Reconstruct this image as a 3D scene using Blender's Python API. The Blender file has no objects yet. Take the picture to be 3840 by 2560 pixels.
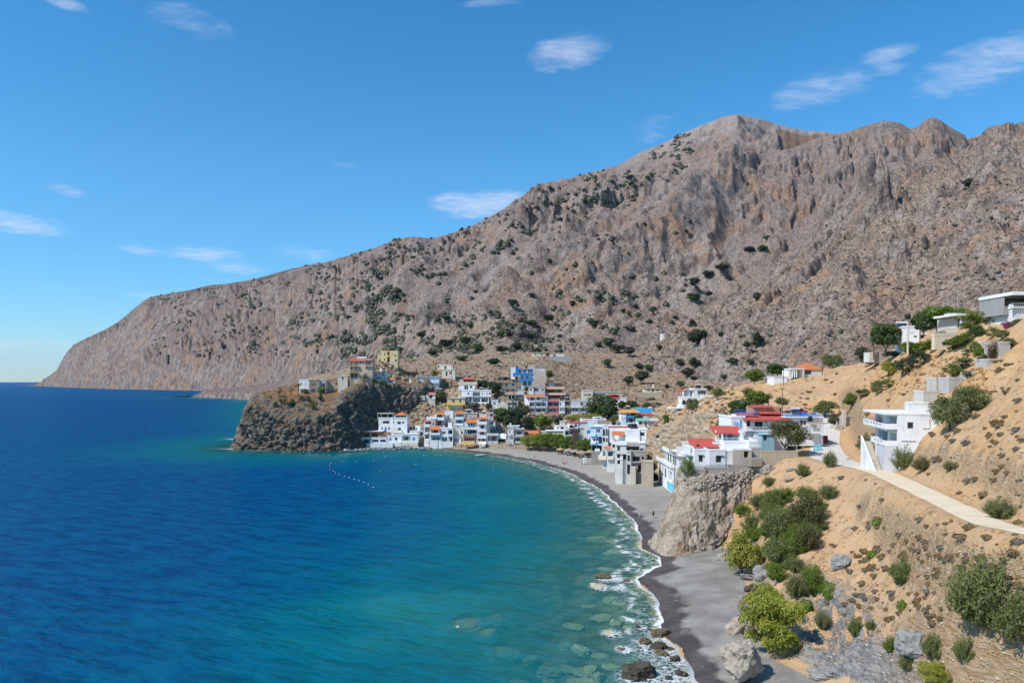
import bpy, bmesh, math, random
import numpy as np
from mathutils import Vector, Matrix

# ------------------------------------------------------------------ camera, sky, sun, exposure
F, CX, CY, H = 2773.0, 1920.0, 1429.0, 31.0      # focal length in photo pixels, principal column, horizon row, eye height (m)
sc = bpy.context.scene
COL = sc.collection
cam_d = bpy.data.cameras.new('camera')
cam = bpy.data.objects.new('camera', cam_d)
COL.objects.link(cam)
cam.location = (0, 0, H)
cam.rotation_euler = (math.pi / 2, 0, 0)
cam_d.sensor_width = 36.0
cam_d.lens = 36.0 * F / 3840.0
cam_d.shift_y = (CY - 1280.0) / 3840.0
cam_d.clip_start = 1.0
cam_d.clip_end = 90000.0
sc.camera = cam

SUN_EL = math.radians(48.0)
SUN_AZ = math.radians(-121.0)                       # measured from +Y towards +X: the sun stands to the left, a little behind the camera
SUN_DIR = Vector((math.sin(SUN_AZ) * math.cos(SUN_EL), math.cos(SUN_AZ) * math.cos(SUN_EL), math.sin(SUN_EL)))
sun_d = bpy.data.lights.new('sun', 'SUN')
sun_d.energy = 4.4
sun_d.angle = math.radians(0.5)
sun_d.color = (1.0, 0.94, 0.85)
sun = bpy.data.objects.new('sun', sun_d)
COL.objects.link(sun)
sun.location = (-60, -30, 120)
sun.rotation_euler = SUN_DIR.to_track_quat('Z', 'Y').to_euler()

sc.view_settings.view_transform = 'Standard'
sc.view_settings.look = 'None'
sc.view_settings.exposure = 0.12
sc.view_settings.gamma = 1.0
sc.view_settings.use_curve_mapping = False
sc.render.engine = 'CYCLES'
sc.cycles.use_denoising = True
sc.cycles.max_bounces = 6
sc.cycles.diffuse_bounces = 2
sc.cycles.glossy_bounces = 2
sc.cycles.transmission_bounces = 3
sc.cycles.transparent_max_bounces = 12
sc.cycles.volume_bounces = 0
sc.cycles.caustics_reflective = False
sc.cycles.caustics_refractive = False


class G:
    """A small helper for node trees."""
    def __init__(self, tree):
        self.t = tree
        self.t.nodes.clear()

    def n(self, typ, ins=None, **props):
        nd = self.t.nodes.new(typ)
        for k, v in props.items():
            setattr(nd, k, v)
        for k, v in (ins or {}).items():
            self.set(nd.inputs[k], v)
        return nd

    def set(self, sock, v):
        if isinstance(v, bpy.types.NodeSocket):
            self.t.links.new(v, sock)
        else:
            if sock.type == 'RGBA' and len(v) == 3:
                v = (v[0], v[1], v[2], 1.0)
            sock.default_value = v

    def math(self, op, a, b=0.0, c=0.0, clamp=False):
        nd = self.n('ShaderNodeMath', {0: a, 1: b, 2: c}, operation=op)
        nd.use_clamp = clamp
        return nd.outputs[0]

    def vmath(self, op, a, b=(0, 0, 0)):
        nd = self.n('ShaderNodeVectorMath', {0: a, 1: b}, operation=op)
        return nd.outputs['Value'] if op in ('LENGTH', 'DOT_PRODUCT', 'DISTANCE') else nd.outputs[0]

    def mix(self, f, a, b, blend='MIX'):
        nd = self.n('ShaderNodeMix', data_type='RGBA', blend_type=blend)
        nd.clamp_factor = True
        self.set(nd.inputs[0], f)
        self.set(nd.inputs[6], a)
        self.set(nd.inputs[7], b)
        return nd.outputs[2]

    def ramp(self, f, lo, hi, a=0.0, b=1.0, smooth=True):
        nd = self.n('ShaderNodeMapRange', {0: f, 1: lo, 2: hi, 3: a, 4: b})
        nd.interpolation_type = 'SMOOTHSTEP' if smooth else 'LINEAR'
        nd.clamp = True
        return nd.outputs[0]

    def noise(self, vec, scale, detail=3.0, rough=0.55, dist=0.0):
        nd = self.n('ShaderNodeTexNoise', {'Vector': vec, 'Scale': scale, 'Detail': detail, 'Roughness': rough, 'Distortion': dist})
        return nd.outputs[0]

    def voro(self, vec, scale, feature='F1', out='Distance', rnd=1.0):
        nd = self.n('ShaderNodeTexVoronoi', {'Vector': vec, 'Scale': scale, 'Randomness': rnd}, feature=feature)
        return nd.outputs[out]

    def attr(self, name):
        return self.n('ShaderNodeAttribute', attribute_name=name).outputs['Fac']

    def pos(self):
        return self.n('ShaderNodeNewGeometry').outputs['Position']


world = bpy.data.worlds.new('World')
sc.world = world
world.use_nodes = True
world.cycles.sampling_method = 'MANUAL'
world.cycles.sample_map_resolution = 256
g = G(world.node_tree)
sky = g.n('ShaderNodeTexSky', sky_type='NISHITA')
sky.sun_disc = False
sky.sun_elevation = SUN_EL
sky.sun_rotation = SUN_AZ
sky.altitude = 0.0
sky.air_density = 1.0
sky.dust_density = 0.1
sky.ozone_density = 2.6
vec = g.n('ShaderNodeTexCoord').outputs['Generated']
vec = g.vmath('NORMALIZE', vec)
sep = g.n('ShaderNodeSeparateXYZ', {0: vec})
# the sky is mapped to a flat cloud deck: u = x/z, v = y/z stretch the wisps as real high clouds do
zz = g.math('MAXIMUM', sep.outputs[2], 0.02)
inv = g.math('DIVIDE', 1.0, g.math('ADD', zz, 0.12))
deck = g.n('ShaderNodeCombineXYZ', {0: g.math('MULTIPLY', g.math('MULTIPLY', sep.outputs[0], inv), .75), 1: g.math('MULTIPLY', g.math('MULTIPLY', sep.outputs[1], inv), 1.5), 2: 0.0}).outputs[0]
warp = g.n('ShaderNodeTexNoise', {'Vector': deck, 'Scale': 2.5, 'Detail': 3.0})
wsc = g.n('ShaderNodeVectorMath', {0: g.vmath('SUBTRACT', warp.outputs[1], (0.5, 0.5, 0.5)), 'Scale': 0.25}, operation='SCALE')
deckw = g.vmath('ADD', deck, wsc.outputs[0])
wisp = g.noise(deckw, 5.0, 6.0, 0.62)
wisp2 = g.noise(deckw, 16.0, 5.0, 0.65)
wsum = g.math('ADD', g.math('MULTIPLY', wisp, 0.6), g.math('MULTIPLY', wisp2, 0.4))
cloud = None
# (photo column, photo row, half width, half height, strength) of the thin clouds, turned into directions
WISPS = [(2135, 190, 180, 80, .75), (1845, 5, 150, 32, .60), (1815, 760, 260, 66, .85), (1670, 745, 60, 28, .75), (3680, 250, 290, 110, .70),
         (3130, 320, 260, 80, .55), (3320, 205, 130, 36, .5), (2450, 480, 110, 62, .5), (60, 835, 210, 48, .85), (250, 710, 80, 30, .6), (530, 935, 110, 26, .6),
         (760, 955, 200, 42, .7), (870, 1000, 150, 28, .55), (1150, 950, 140, 36, .5), (720, 90, 180, 72, .38), (250, 15, 90, 26, .55), (1310, 625, 80, 24, .4),
         (540, 1105, 90, 18, .45), (100, 1300, 330, 50, .5)]
for (px, py, hw, hh, st) in WISPS:
    d = Vector(((px - CX) / F, 1.0, -(py - CY) / F)); L = d.length
    d.normalize()
    rx = Vector((0, 0, 1)).cross(d).normalized() * -1.0
    uz = rx.cross(d).normalized()
    if uz.z < 0: uz = -uz
    dx = g.math('MULTIPLY', g.vmath('DOT_PRODUCT', vec, tuple(rx)), F * L / hw)
    dz = g.math('MULTIPLY', g.vmath('DOT_PRODUCT', vec, tuple(uz)), F * L / hh)
    dd = g.math('SUBTRACT', dz, g.math('MULTIPLY', dx, 0.35 if px > 1500 else -0.3))
    r2 = g.math('ADD', g.math('MULTIPLY', dx, dx), g.math('MULTIPLY', dd, dd))
    m = g.math('MULTIPLY', g.math('SUBTRACT', 1.0, r2, clamp=True), st)
    m = g.math('MULTIPLY', m, g.math('GREATER_THAN', g.vmath('DOT_PRODUCT', vec, tuple(d)), 0.0))
    cloud = m if cloud is None else g.math('MAXIMUM', cloud, m)
# the same thin veil elsewhere in the sky
wide = g.math('MULTIPLY', g.ramp(g.noise(deck, 1.1, 4.0, 0.6), 0.62, 0.85), 0.25)
cloud = g.math('MAXIMUM', cloud, wide)
cfac = g.math('ADD', g.math('MULTIPLY', cloud, 0.74), g.math('MULTIPLY', g.math('SUBTRACT', wsum, 0.5), 2.3))
cfac = g.math('MULTIPLY', g.ramp(cfac, 0.0, 1.1), g.ramp(cloud, 0.0, 0.22))
hs = g.n('ShaderNodeHueSaturation', {'Hue': 0.494, 'Saturation': 1.28, 'Value': 1.02, 'Color': g.mix(1.0, sky.outputs[0], g.mix(g.ramp(sep.outputs[2], 0.0, 0.28), (0.62, 0.80, 1.0), (0.90, 0.99, 1.06)), 'MULTIPLY')})
skyc = g.mix(g.math('MULTIPLY', cfac, 0.58), hs.outputs[0], (5.6, 5.8, 6.6))
bg = g.n('ShaderNodeBackground', {'Color': skyc, 'Strength': 0.15})
out = g.n('ShaderNodeOutputWorld', {0: bg.outputs[0]})


# ------------------------------------------------------------------ maths helpers
_rs = np.random.RandomState(7)
_PERM = np.concatenate([_rs.permutation(256)] * 3).astype(np.int32)
_GR = _rs.normal(size=(256, 3)); _GR /= np.linalg.norm(_GR, axis=1)[:, None]
_GR = _GR.astype(np.float32)


def pnoise(x, y, z=0.0):
    x = np.asarray(x, dtype=np.float32); y = np.asarray(y, dtype=np.float32); z = np.broadcast_to(np.asarray(z, dtype=np.float32), x.shape)
    xi = np.floor(x); yi = np.floor(y); zi = np.floor(z)
    xf, yf, zf = x - xi, y - yi, z - zi
    xi = xi.astype(np.int32) & 255; yi = yi.astype(np.int32) & 255; zi = zi.astype(np.int32) & 255
    u = xf * xf * xf * (xf * (xf * 6 - 15) + 10); v = yf * yf * yf * (yf * (yf * 6 - 15) + 10); w = zf * zf * zf * (zf * (zf * 6 - 15) + 10)
    r = 0.0
    for i in (0, 1):
        a = _PERM[xi + i]; wx = u if i else 1 - u
        for j in (0, 1):
            b = _PERM[a + yi + j]; wy = v if j else 1 - v
            for k in (0, 1):
                gg = _GR[_PERM[b + zi + k]]
                wz = w if k else 1 - w
                r = r + wx * wy * wz * (gg[..., 0] * (xf - i) + gg[..., 1] * (yf - j) + gg[..., 2] * (zf - k))
    return r * 1.6


def fbm(x, y, z=0.0, oct=4, gain=0.5, lac=2.03):
    a, s, r = 1.0, 1.0, 0.0
    for o in range(oct):
        r = r + a * pnoise(x * s + 17.3 * o, y * s - 9.1 * o, np.asarray(z) * s + 3.7 * o)
        a *= gain; s *= lac
    return r


def ridged(x, y, z=0.0, oct=4, gain=0.5, lac=2.03):
    a, s, r = 1.0, 1.0, 0.0
    for o in range(oct):
        r = r + a * (1.0 - 2.0 * np.abs(pnoise(x * s + 31.3 * o, y * s + 5.1 * o, np.asarray(z) * s - 8.7 * o)))
        a *= gain; s *= lac
    return r


def sstep(x, a, b):
    t = np.clip((x - a) / (b - a), 0, 1)
    return t * t * (3 - 2 * t)


def W(px, py, d):
    """World point that the photo shows at (px, py) when it stands d metres ahead."""
    return Vector(((px - CX) / F * d, d, H - (py - CY) / F * d))


def at_z(px, py, z=0.0):
    """World point at height z that the photo shows at (px, py)."""
    return W(px, py, (H - z) * F / (py - CY))


def grid_mesh(name, P, attrs=None, smooth=False, closed_u=False):
    """P: (nu, nv, 3) array -> mesh of quads."""
    nu, nv = P.shape[:2]
    idx = np.arange(nu * nv).reshape(nu, nv)
    if closed_u:
        idx = np.concatenate([idx, idx[:1]], 0)
    a = idx[:-1, :-1].ravel(); b = idx[1:, :-1].ravel(); c = idx[1:, 1:].ravel(); d = idx[:-1, 1:].ravel()
    q = np.stack([a, b, c, d], 1).astype(np.int32)
    me = bpy.data.meshes.new(name)
    me.vertices.add(nu * nv)
    me.vertices.foreach_set('co', P.reshape(-1).astype(np.float32))
    nf = len(q)
    me.loops.add(nf * 4)
    me.loops.foreach_set('vertex_index', q.ravel())
    me.polygons.add(nf)
    me.polygons.foreach_set('loop_start', np.arange(0, nf * 4, 4, dtype=np.int32))
    me.polygons.foreach_set('loop_total', np.full(nf, 4, dtype=np.int32))
    if smooth:
        me.polygons.foreach_set('use_smooth', np.ones(nf, dtype=bool))
    for k, v in (attrs or {}).items():
        at = me.attributes.new(k, 'FLOAT', 'POINT')
        at.data.foreach_set('value', np.asarray(v, dtype=np.float32).ravel())
    me.update()
    me.validate()
    return me


def link(name, data, material=None, parent=None):
    o = bpy.data.objects.new(name, data)
    COL.objects.link(o)
    if material is not None and data is not None:
        data.materials.clear()
        data.materials.append(material)
    if parent is not None:
        o.parent = parent
    return o


def setting(o, kind='structure'):
    o['kind'] = kind
    return o


def tag(o, label, cat, group=None):
    o['label'] = label
    o['category'] = cat
    if group:
        o['group'] = group
    return o


def pip(poly, x, y):
    inside = np.zeros(x.shape, bool)
    n = len(poly)
    for i in range(n):
        x0, y0 = poly[i]; x1, y1 = poly[(i + 1) % n]
        c = ((y0 > y) != (y1 > y)) & (x < (x1 - x0) * (y - y0) / (y1 - y0 + 1e-12) + x0)
        inside ^= c
    return inside


def dist_poly(pts, x, y, closed=False):
    best = np.full(x.shape, 1e12)
    m = len(pts) if closed else len(pts) - 1
    for i in range(m):
        ax, ay = pts[i]; bx, by = pts[(i + 1) % len(pts)]
        dx, dy = bx - ax, by - ay
        t = np.clip(((x - ax) * dx + (y - ay) * dy) / (dx * dx + dy * dy + 1e-9), 0, 1)
        best = np.minimum(best, (x - ax - t * dx) ** 2 + (y - ay - t * dy) ** 2)
    return np.sqrt(best)


def smooth_line(pts, n):
    """Catmull-Rom through pts, n samples."""
    p = np.asarray(pts, dtype=float)
    m = len(p)
    t = np.linspace(0, m - 1, n)
    i = np.clip(t.astype(int), 0, m - 2)
    f = (t - i)[:, None]
    p0 = p[np.clip(i - 1, 0, m - 1)]; p1 = p[i]; p2 = p[i + 1]; p3 = p[np.clip(i + 2, 0, m - 1)]
    return 0.5 * (2 * p1 + (p2 - p0) * f + (2 * p0 - 5 * p1 + 4 * p2 - p3) * f ** 2 + (3 * p1 - p0 - 3 * p2 + p3) * f ** 3)


def material(name):
    m = bpy.data.materials.new(name)
    m.use_nodes = True
    return m, G(m.node_tree)


def finish(g, color, rough=0.9, bump=None, strength=0.5, dist=0.1, spec=0.2, metal=0.0, **extra):
    ins = {'Base Color': color, 'Roughness': rough, 'Specular IOR Level': spec, 'Metallic': metal}
    ins.update(extra)
    b = g.n('ShaderNodeBsdfPrincipled', ins)
    if bump is not None:
        bn = g.n('ShaderNodeBump', {'Height': bump, 'Strength': strength, 'Distance': dist})
        g.t.links.new(bn.outputs[0], b.inputs['Normal'])
    g.n('ShaderNodeOutputMaterial', {0: b.outputs[0]})
    return b

# ------------------------------------------------------------------ the lie of the land
SHORE = [(40, -60), (26, 20), (20, 50), (18.8, 77), (19.8, 86), (18.4, 91), (20, 98.7), (20.6, 108.7), (19.6, 116), (24.6, 124.4), (26.2, 131), (24.2, 137),
         (25.2, 143), (27.0, 159), (26.8, 182), (25.2, 214), (20.4, 248), (8, 286), (-7, 311), (-19, 325), (-35, 341), (-50, 347), (-66, 346),
         (-76, 330), (-93, 328), (-110, 333), (-125, 338), (-130, 360), (-128, 420), (-120, 470), (-170, 560), (-300, 900), (-430, 1250), (-700, 1500)]
LAND = SHORE + [(-700, 9000), (9000, 9000), (9000, -60)]
BACK = [(45, 30), (34, 60), (30.6, 72), (28.2, 79), (28.6, 88), (31, 98), (34, 108), (36, 116), (37.8, 124), (38, 131), (34, 138), (32, 146), (35.5, 156), (40, 166), (45.5, 178), (49, 190), (47.5, 205), (45, 225),
        (42, 245), (40.5, 262), (36, 282), (33, 297), (20, 309), (3, 321), (-14, 331), (-27, 338), (-40, 343)]
BEACH = [p for p in SHORE[:22]] + BACK[::-1]

# ground control points: column of the photo, then (distance, height) pairs
def zz_(py, d):
    return H - (py - CY) / F * d
Z_ = zz_
CTRL = {
    850: [(340, -9), (420, -9), (560, -9)],
    1000: [(340, -7), (390, 3), (440, 6), (520, 2), (600, 4)],
    1150: [(345, -3), (365, 14), (400, 24), (450, 28), (520, 30), (600, 32)],
    1300: [(325, -4), (340, -2), (350, 2), (358, 4), (368, 18), (378, 26), (400, 29.4), (440, 33), (500, 36), (600, 38)],
    1400: [(330, -3), (343, .8), (352, 2.2), (361, 5), (370, 20), (380, 28.5), (392, 32), (410, 40.5), (450, 43.5), (520, 45), (620, 47)],
    1500: [(330, -3), (343, .9), (352, 2.4), (360, 5), (368, 12), (376, 22), (386, 27), (398, 30.5), (412, 36), (440, 40), (520, 45), (620, 47)],
    1600: [(330, -3), (343, 1), (350, 2.5), (357, 4.5), (366, 12), (378, 20.5), (392, 26.3), (405, 31.2), (425, 37.7), (460, 42.4), (520, 46), (620, 49)],
    1750: [(320, -1), (328, .4), (339, 1.7), (350, 4.0), (360, 8.8), (372, 15.2), (385, 20), (398, 25), (415, 31.8), (440, 38), (470, 42.7), (530, 48), (620, 51)],
    1900: [(300, -1), (312, .4), (328, 1.8), (345, 3), (360, 8.4), (375, 12.8), (390, 17.8), (405, 26), (425, 31.9), (455, 39), (500, 45), (540, 50), (620, 54)],
    2050: [(270, -1), (280, .6), (310, 2), (330, 2.8), (352, 4), (368, 9), (385, 13.2), (400, 20), (415, 25), (440, 30.8), (470, 37.6), (520, 46.5), (600, 54)],
    2200: [(235, .5), (262, 2), (290, 2.6), (330, 3.2), (350, 5.5), (370, 10.6), (390, 15.4), (410, 20.5), (430, 23), (460, 27.5), (500, 36), (540, 45), (620, 56)],
    2350: [(180, .8), (205, 2), (240, 2.4), (262, 4), (285, 8), (305, 12.5), (330, 15), (370, 18.9), (420, 22.5), (470, 26.6), (520, 36.4), (560, 48), (640, 60)],
    2450: [(140, 1), (170, 1.8), (200, 2.4), (220, 3.2), (240, 7), (260, 12.5), (285, 15), (320, 17), (370, 18.6), (425, 20.2), (440, 24.2), (470, 28), (520, 37), (600, 55)],
    2560: [(110, 2), (130, 2.2), (145, 5.4), (155, 6), (170, 2.6), (192, 2.4), (206, 5), (220, 10), (236, 14.5), (252, 18.5), (272, 22), (300, 23.8), (340, 24.6), (400, 25.6), (470, 30), (540, 42)],
    2650: [(95, 1.8), (118, 2.0), (131, 2.6), (137, 5), (141, 9.0), (146, 12.6), (155, 13.4), (170, 13.8), (188, 15), (203, 18), (220, 20.4), (250, 23.7), (290, 25), (340, 26), (420, 28), (520, 42)],
    2800: [(90, 1.8), (104, 2.2), (112, 2.6), (119, 3.2), (128, 5.2), (136, 7.0), (140, 8.6), (146, 13.4), (152, 14.2), (165, 14.6), (182, 15.5), (200, 21.5), (225, 25.2), (260, 28.4), (300, 29), (380, 28), (480, 40)],
    2950: [(70, 1.2), (82, 1.8), (88, 2.4), (95, 4.4), (105, 6.3), (115, 8.6), (128, 11.6), (139, 15.1), (150, 15.6), (165, 15.6), (180, 17.0), (195, 22), (215, 27), (240, 31), (262, 32), (300, 30), (360, 28), (450, 38)],
    3100: [(60, 1.5), (70, 2.0), (80, 3.0), (88, 4.9), (96, 7.1), (106, 9.9), (116, 13), (128, 15.4), (140, 16.5), (158, 18.3), (175, 20.8), (190, 24), (210, 28.6), (230, 32.6), (252, 34.2), (300, 32), (360, 32), (450, 44)],
    3300: [(52, 4.5), (62, 5.7), (68, 6.0), (76, 7.1), (85, 9.5), (95, 11.8), (104, 14.5), (112, 16.4), (118, 17.1), (124, 17.8), (132, 20.6), (142, 24.2), (155, 27), (172, 31), (190, 35), (205, 37.4), (230, 38), (270, 34), (340, 30), (450, 30)],
    3500: [(45, 9), (52, 9.8), (58, 10), (66, 11.5), (75, 13.4), (84, 15.8), (90, 16.9), (95, 17.4), (101, 19.6), (108, 21.4), (118, 24), (130, 28), (145, 33.3), (160, 38.2), (175, 42.5), (195, 43.5), (230, 40), (300, 34), (450, 30)],
    3700: [(40, 12), (46, 12.2), (52, 12.8), (59, 14.2), (66, 16), (71, 17.5), (75, 18), (80, 19.4), (88, 21.4), (97, 24.3), (108, 28.2), (120, 32.7), (132, 37.6), (142, 42), (155, 44.5), (172, 44.5), (230, 38), (300, 34), (450, 30)],
    3840: [(36, 13.6), (42, 13.9), (48, 14.5), (55, 16.1), (60, 17.8), (64, 18.4), (68, 19), (73, 20.8), (80, 22.6), (88, 25.6), (97, 29.2), (107, 32.9), (118, 37.3), (128, 41), (140, 43), (156, 43.5), (200, 38), (300, 34), (450, 30)],
    4150: [(36, 15.5), (42, 16), (50, 17.6), (56, 18.8), (61, 20), (70, 23), (80, 27), (95, 34), (115, 42), (135, 45), (200, 38), (300, 34), (450, 30)],
}
# house platforms that the slope runs through: column, distance, height
PLATFORMS = [
    (1454, 405, 41.2), (1417, 376, 31.7), (1382, 355, 7.3), (1472, 351, 6.6), (1328, 343, 0.6), (1480, 344, 0.8), (1537, 343, 2.6), (1564, 350, 4.9),
    (1606, 346, 3.9), (1632, 341, 1.8), (1676, 341, 1.8), (1649, 353, 9.8), (1684, 357, 10.5), (1723, 352, 9.4), (1765, 361, 12.3), (1847, 336, 1.9),
    (1994, 340, 4.9), (1848, 348, 9.4), (1671, 405, 32.6), (1752, 385, 26.2), (1785, 375, 20), (1710, 371, 16.7), (1615, 374, 21.7), (1907, 392, 24.4),
    (1963, 388, 28.6), (2020, 401, 30.3), (2013, 381, 24.5), (1923, 381, 21.3), (1888, 366, 16.9), (2018, 372, 14.5), (2077, 374, 14.5), (2080, 384, 22.6),
    (2158, 373, 14.1), (2259, 392, 20.6), (2432, 432, 20.4), (2036, 505, 47.9), (2423, 313, 17.4), (2726, 143, 14.4), (3415, 172, 39.2), (3601, 148, 40.9),
    (3547, 144, 37.7), (3313, 182, 36.2), (3535, 124, 28.8), (3489, 122, 28.2),
]
_cu, _cv, _cz = [], [], []
for _px, _l in CTRL.items():
    for _d, _z in _l:
        _cu.append(_px / 150.0); _cv.append(math.log(_d) * 9.0); _cz.append(_z)
_cu, _cv, _cz = map(np.array, (_cu, _cv, _cz))


def _kern(r):
    return r ** 1.4


_n = len(_cu)
_A = np.zeros((_n + 3, _n + 3))
_A[:_n, :_n] = -_kern(np.hypot(_cu[:, None] - _cu[None], _cv[:, None] - _cv[None]))
_A[:_n, :_n] -= np.eye(_n) * 0.02
_A[:_n, _n] = 1; _A[:_n, _n + 1] = _cu; _A[:_n, _n + 2] = _cv
_A[_n:, :_n] = _A[:_n, _n:].T
_sol = np.linalg.solve(_A, np.concatenate([_cz, [0, 0, 0]]))


def rbf(px, d):
    u = (np.asarray(px) / 150.0).ravel(); v = (np.log(np.asarray(d)) * 9.0).ravel()
    out = np.empty(len(u))
    for i in range(0, len(u), 20000):
        r = np.hypot(u[i:i + 20000, None] - _cu[None], v[i:i + 20000, None] - _cv[None])
        out[i:i + 20000] = -(_kern(r) @ _sol[:_n]) + _sol[_n] + _sol[_n + 1] * u[i:i + 20000] + _sol[_n + 2] * v[i:i + 20000]
    return out.reshape(np.shape(px))


_pp = np.array(PLATFORMS, dtype=float)
_pxw = (_pp[:, 0] - CX) / F * _pp[:, 1]
_pdl = np.clip(_pp[:, 2] - .3 - rbf(_pp[:, 0], _pp[:, 1] + 1.0), -6, 6.5)


def platforms(x, y):
    """How much the slope is raised or cut around the houses."""
    num = np.zeros(x.shape); den = np.zeros(x.shape)
    for a, c, dl in zip(_pxw, _pp[:, 1] + 2.0, _pdl):
        r2 = ((x - a) / 9.0) ** 2 + ((y - c) / 8.0) ** 2
        m = r2 < 9
        w = np.exp(-r2[m])
        num[m] += w * dl; den[m] += w
    return num / np.maximum(den, .9)


ROAD = [(4300, 52, 19.3), (4150, 55.5, 18.9), (3980, 59, 18.6), (3840, 63, 18.35), (3700, 71, 17.55), (3500, 90, 17.0), (3300, 115, 16.9), (3190, 129, 16.6), (3110, 141, 16.6),
        (3098, 155, 17.8), (3112, 168, 19.6), (3108, 180, 21.4), (3085, 196, 23.4)]
ROAD_W = [1.7, 1.7, 1.7, 1.7, 1.7, 1.8, 2.0, 2.6, 3.6, 2.6, 2.1, 1.9, 1.8]
_rl = [((p - CX) / F * d, d, z) for p, d, z in ROAD]
ROADL = smooth_line(_rl, 160)
ROADW = np.interp(np.linspace(0, len(ROAD) - 1, 160), range(len(ROAD)), ROAD_W)
# level yards cut into the slope: x, y, radius x, radius y, height
PADS = []


def shore_s(x, y):
    s = dist_poly(SHORE, x, y)
    return np.where(pip(LAND, x, y), s, -s)


def ground_z(px, d, detail=True):
    px = np.asarray(px, dtype=float); d = np.asarray(d, dtype=float)
    x = (px - CX) / F * d
    y = d
    s = shore_s(x, y)
    wob = 0.9 * pnoise(x / 7.0, y / 9.0, 4.0) + 0.5 * pnoise(x / 2.6, y / 3.2, 9.0)
    s = s + wob * sstep(np.abs(s), 60, 10) * (y < 335)
    z = rbf(px, d) + platforms(x, y)
    if detail:
        land = sstep(s, 4, 14)
        gx, gy = 0.82, 0.57
        A = x * gx + y * gy; B = x * gy - y * gx
        near = sstep(d, 240, 120)
        z = z + land * (0.55 * fbm(x / 11, y / 11, 1.0, 4) + near * (0.42 * (ridged(B / 5.0, A / 14.0, 0.0, 4) - 0.4)) + 0.10 * fbm(x / 1.3, y / 1.3, 7.0, 3))
        z = z + land * (1 - near) * (0.9 * (ridged(x / 13, y / 13, 3.0, 4) - .5))
        # broken grey schist at the foot of the near slope
        rk = sstep(px, 2900, 3060) * sstep(px, 3750, 3350) * sstep(z, 9.0, 6.0) * sstep(z, 1.6, 3.0) * (d < 100)
        z = z + rk * (0.75 * (ridged((x + y * .3) / 3.2, (y - .3 * x) / 6.5, z / 2.2, 4, .55) - .45) + .5 * np.floor(2.2 * fbm(x / 4, y / 4, 2., 3)) / 2.2)
    # road bench
    dr = np.full(x.shape, 1e9); zr = np.zeros(x.shape); wr = np.zeros(x.shape)
    m = (x > 25) & (y < 230)
    if m.any():
        xx, yy = x[m], y[m]
        bd = np.full(xx.shape, 1e9); bz = np.zeros(xx.shape); bw = np.zeros(xx.shape)
        for i in range(0, 159):
            a, b = ROADL[i], ROADL[i + 1]
            dx, dy = b[0] - a[0], b[1] - a[1]
            t = np.clip(((xx - a[0]) * dx + (yy - a[1]) * dy) / (dx * dx + dy * dy + 1e-9), 0, 1)
            q = np.hypot(xx - a[0] - t * dx, yy - a[1] - t * dy)
            k = q < bd
            bd = np.where(k, q, bd); bz = np.where(k, a[2] + t * (b[2] - a[2]), bz); bw = np.where(k, ROADW[i], bw)
        dr[m] = bd; zr[m] = bz; wr[m] = bw
    wgt = 1 - sstep(dr - wr, 0.2, 5.0)
    z = z * (1 - wgt) + (zr - 0.05) * wgt
    for (cx, cy, rx, ry, pz) in PADS:
        e = np.maximum(np.abs(x - cx) / rx, np.abs(y - cy) / ry)
        k = 1 - sstep(e, 1.0, 1.35)
        z = z * (1 - k) + pz * k
    # beach and sea bed
    inb = pip(BEACH, x, y)
    e = np.where(inb, 0.0, dist_poly(BEACH, x, y, True))
    zb = 2.3 * (1 - np.exp(-np.maximum(s, 0) / 15.0)) + 0.03 * pnoise(x / 2.2, y / 2.2) + 0.06 * pnoise(x / 7, y / 9) * sstep(s, 2, 8)
    k = 1 - sstep(e, 0.0, 5.0)
    k = k * (s > 0)
    z = z * (1 - k) + zb * k
    bed = -0.085 * np.maximum(-s, 0) - 0.9 * sstep(-s, 10, 30)
    z = np.where(s <= 0, bed, z)
    return z, s, inb & (s > -0.5), x, y


def split_grid(P, mask, attrs):
    """Faces of the grid P (nu,nv,3) where mask (per face) holds -> mesh with only the vertices used."""
    nu, nv = P.shape[:2]
    idx = np.arange(nu * nv).reshape(nu, nv)
    q = np.stack([idx[:-1, :-1], idx[1:, :-1], idx[1:, 1:], idx[:-1, 1:]], -1)[mask]
    used, inv = np.unique(q.ravel(), return_inverse=True)
    inv = inv.astype(np.int32)
    me = bpy.data.meshes.new('sheet')
    me.vertices.add(len(used))
    me.vertices.foreach_set('co', P.reshape(-1, 3)[used].astype(np.float32).ravel())
    nf = len(q)
    me.loops.add(nf * 4); me.loops.foreach_set('vertex_index', inv.ravel())
    me.polygons.add(nf)
    me.polygons.foreach_set('loop_start', np.arange(0, nf * 4, 4, dtype=np.int32))
    me.polygons.foreach_set('loop_total', np.full(nf, 4, dtype=np.int32))
    me.polygons.foreach_set('use_smooth', np.ones(nf, dtype=bool))
    for k, v in attrs.items():
        a = me.attributes.new(k, 'FLOAT', 'POINT')
        a.data.foreach_set('value', np.asarray(v, dtype=np.float32).ravel()[used])
    me.update()
    return me


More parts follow.
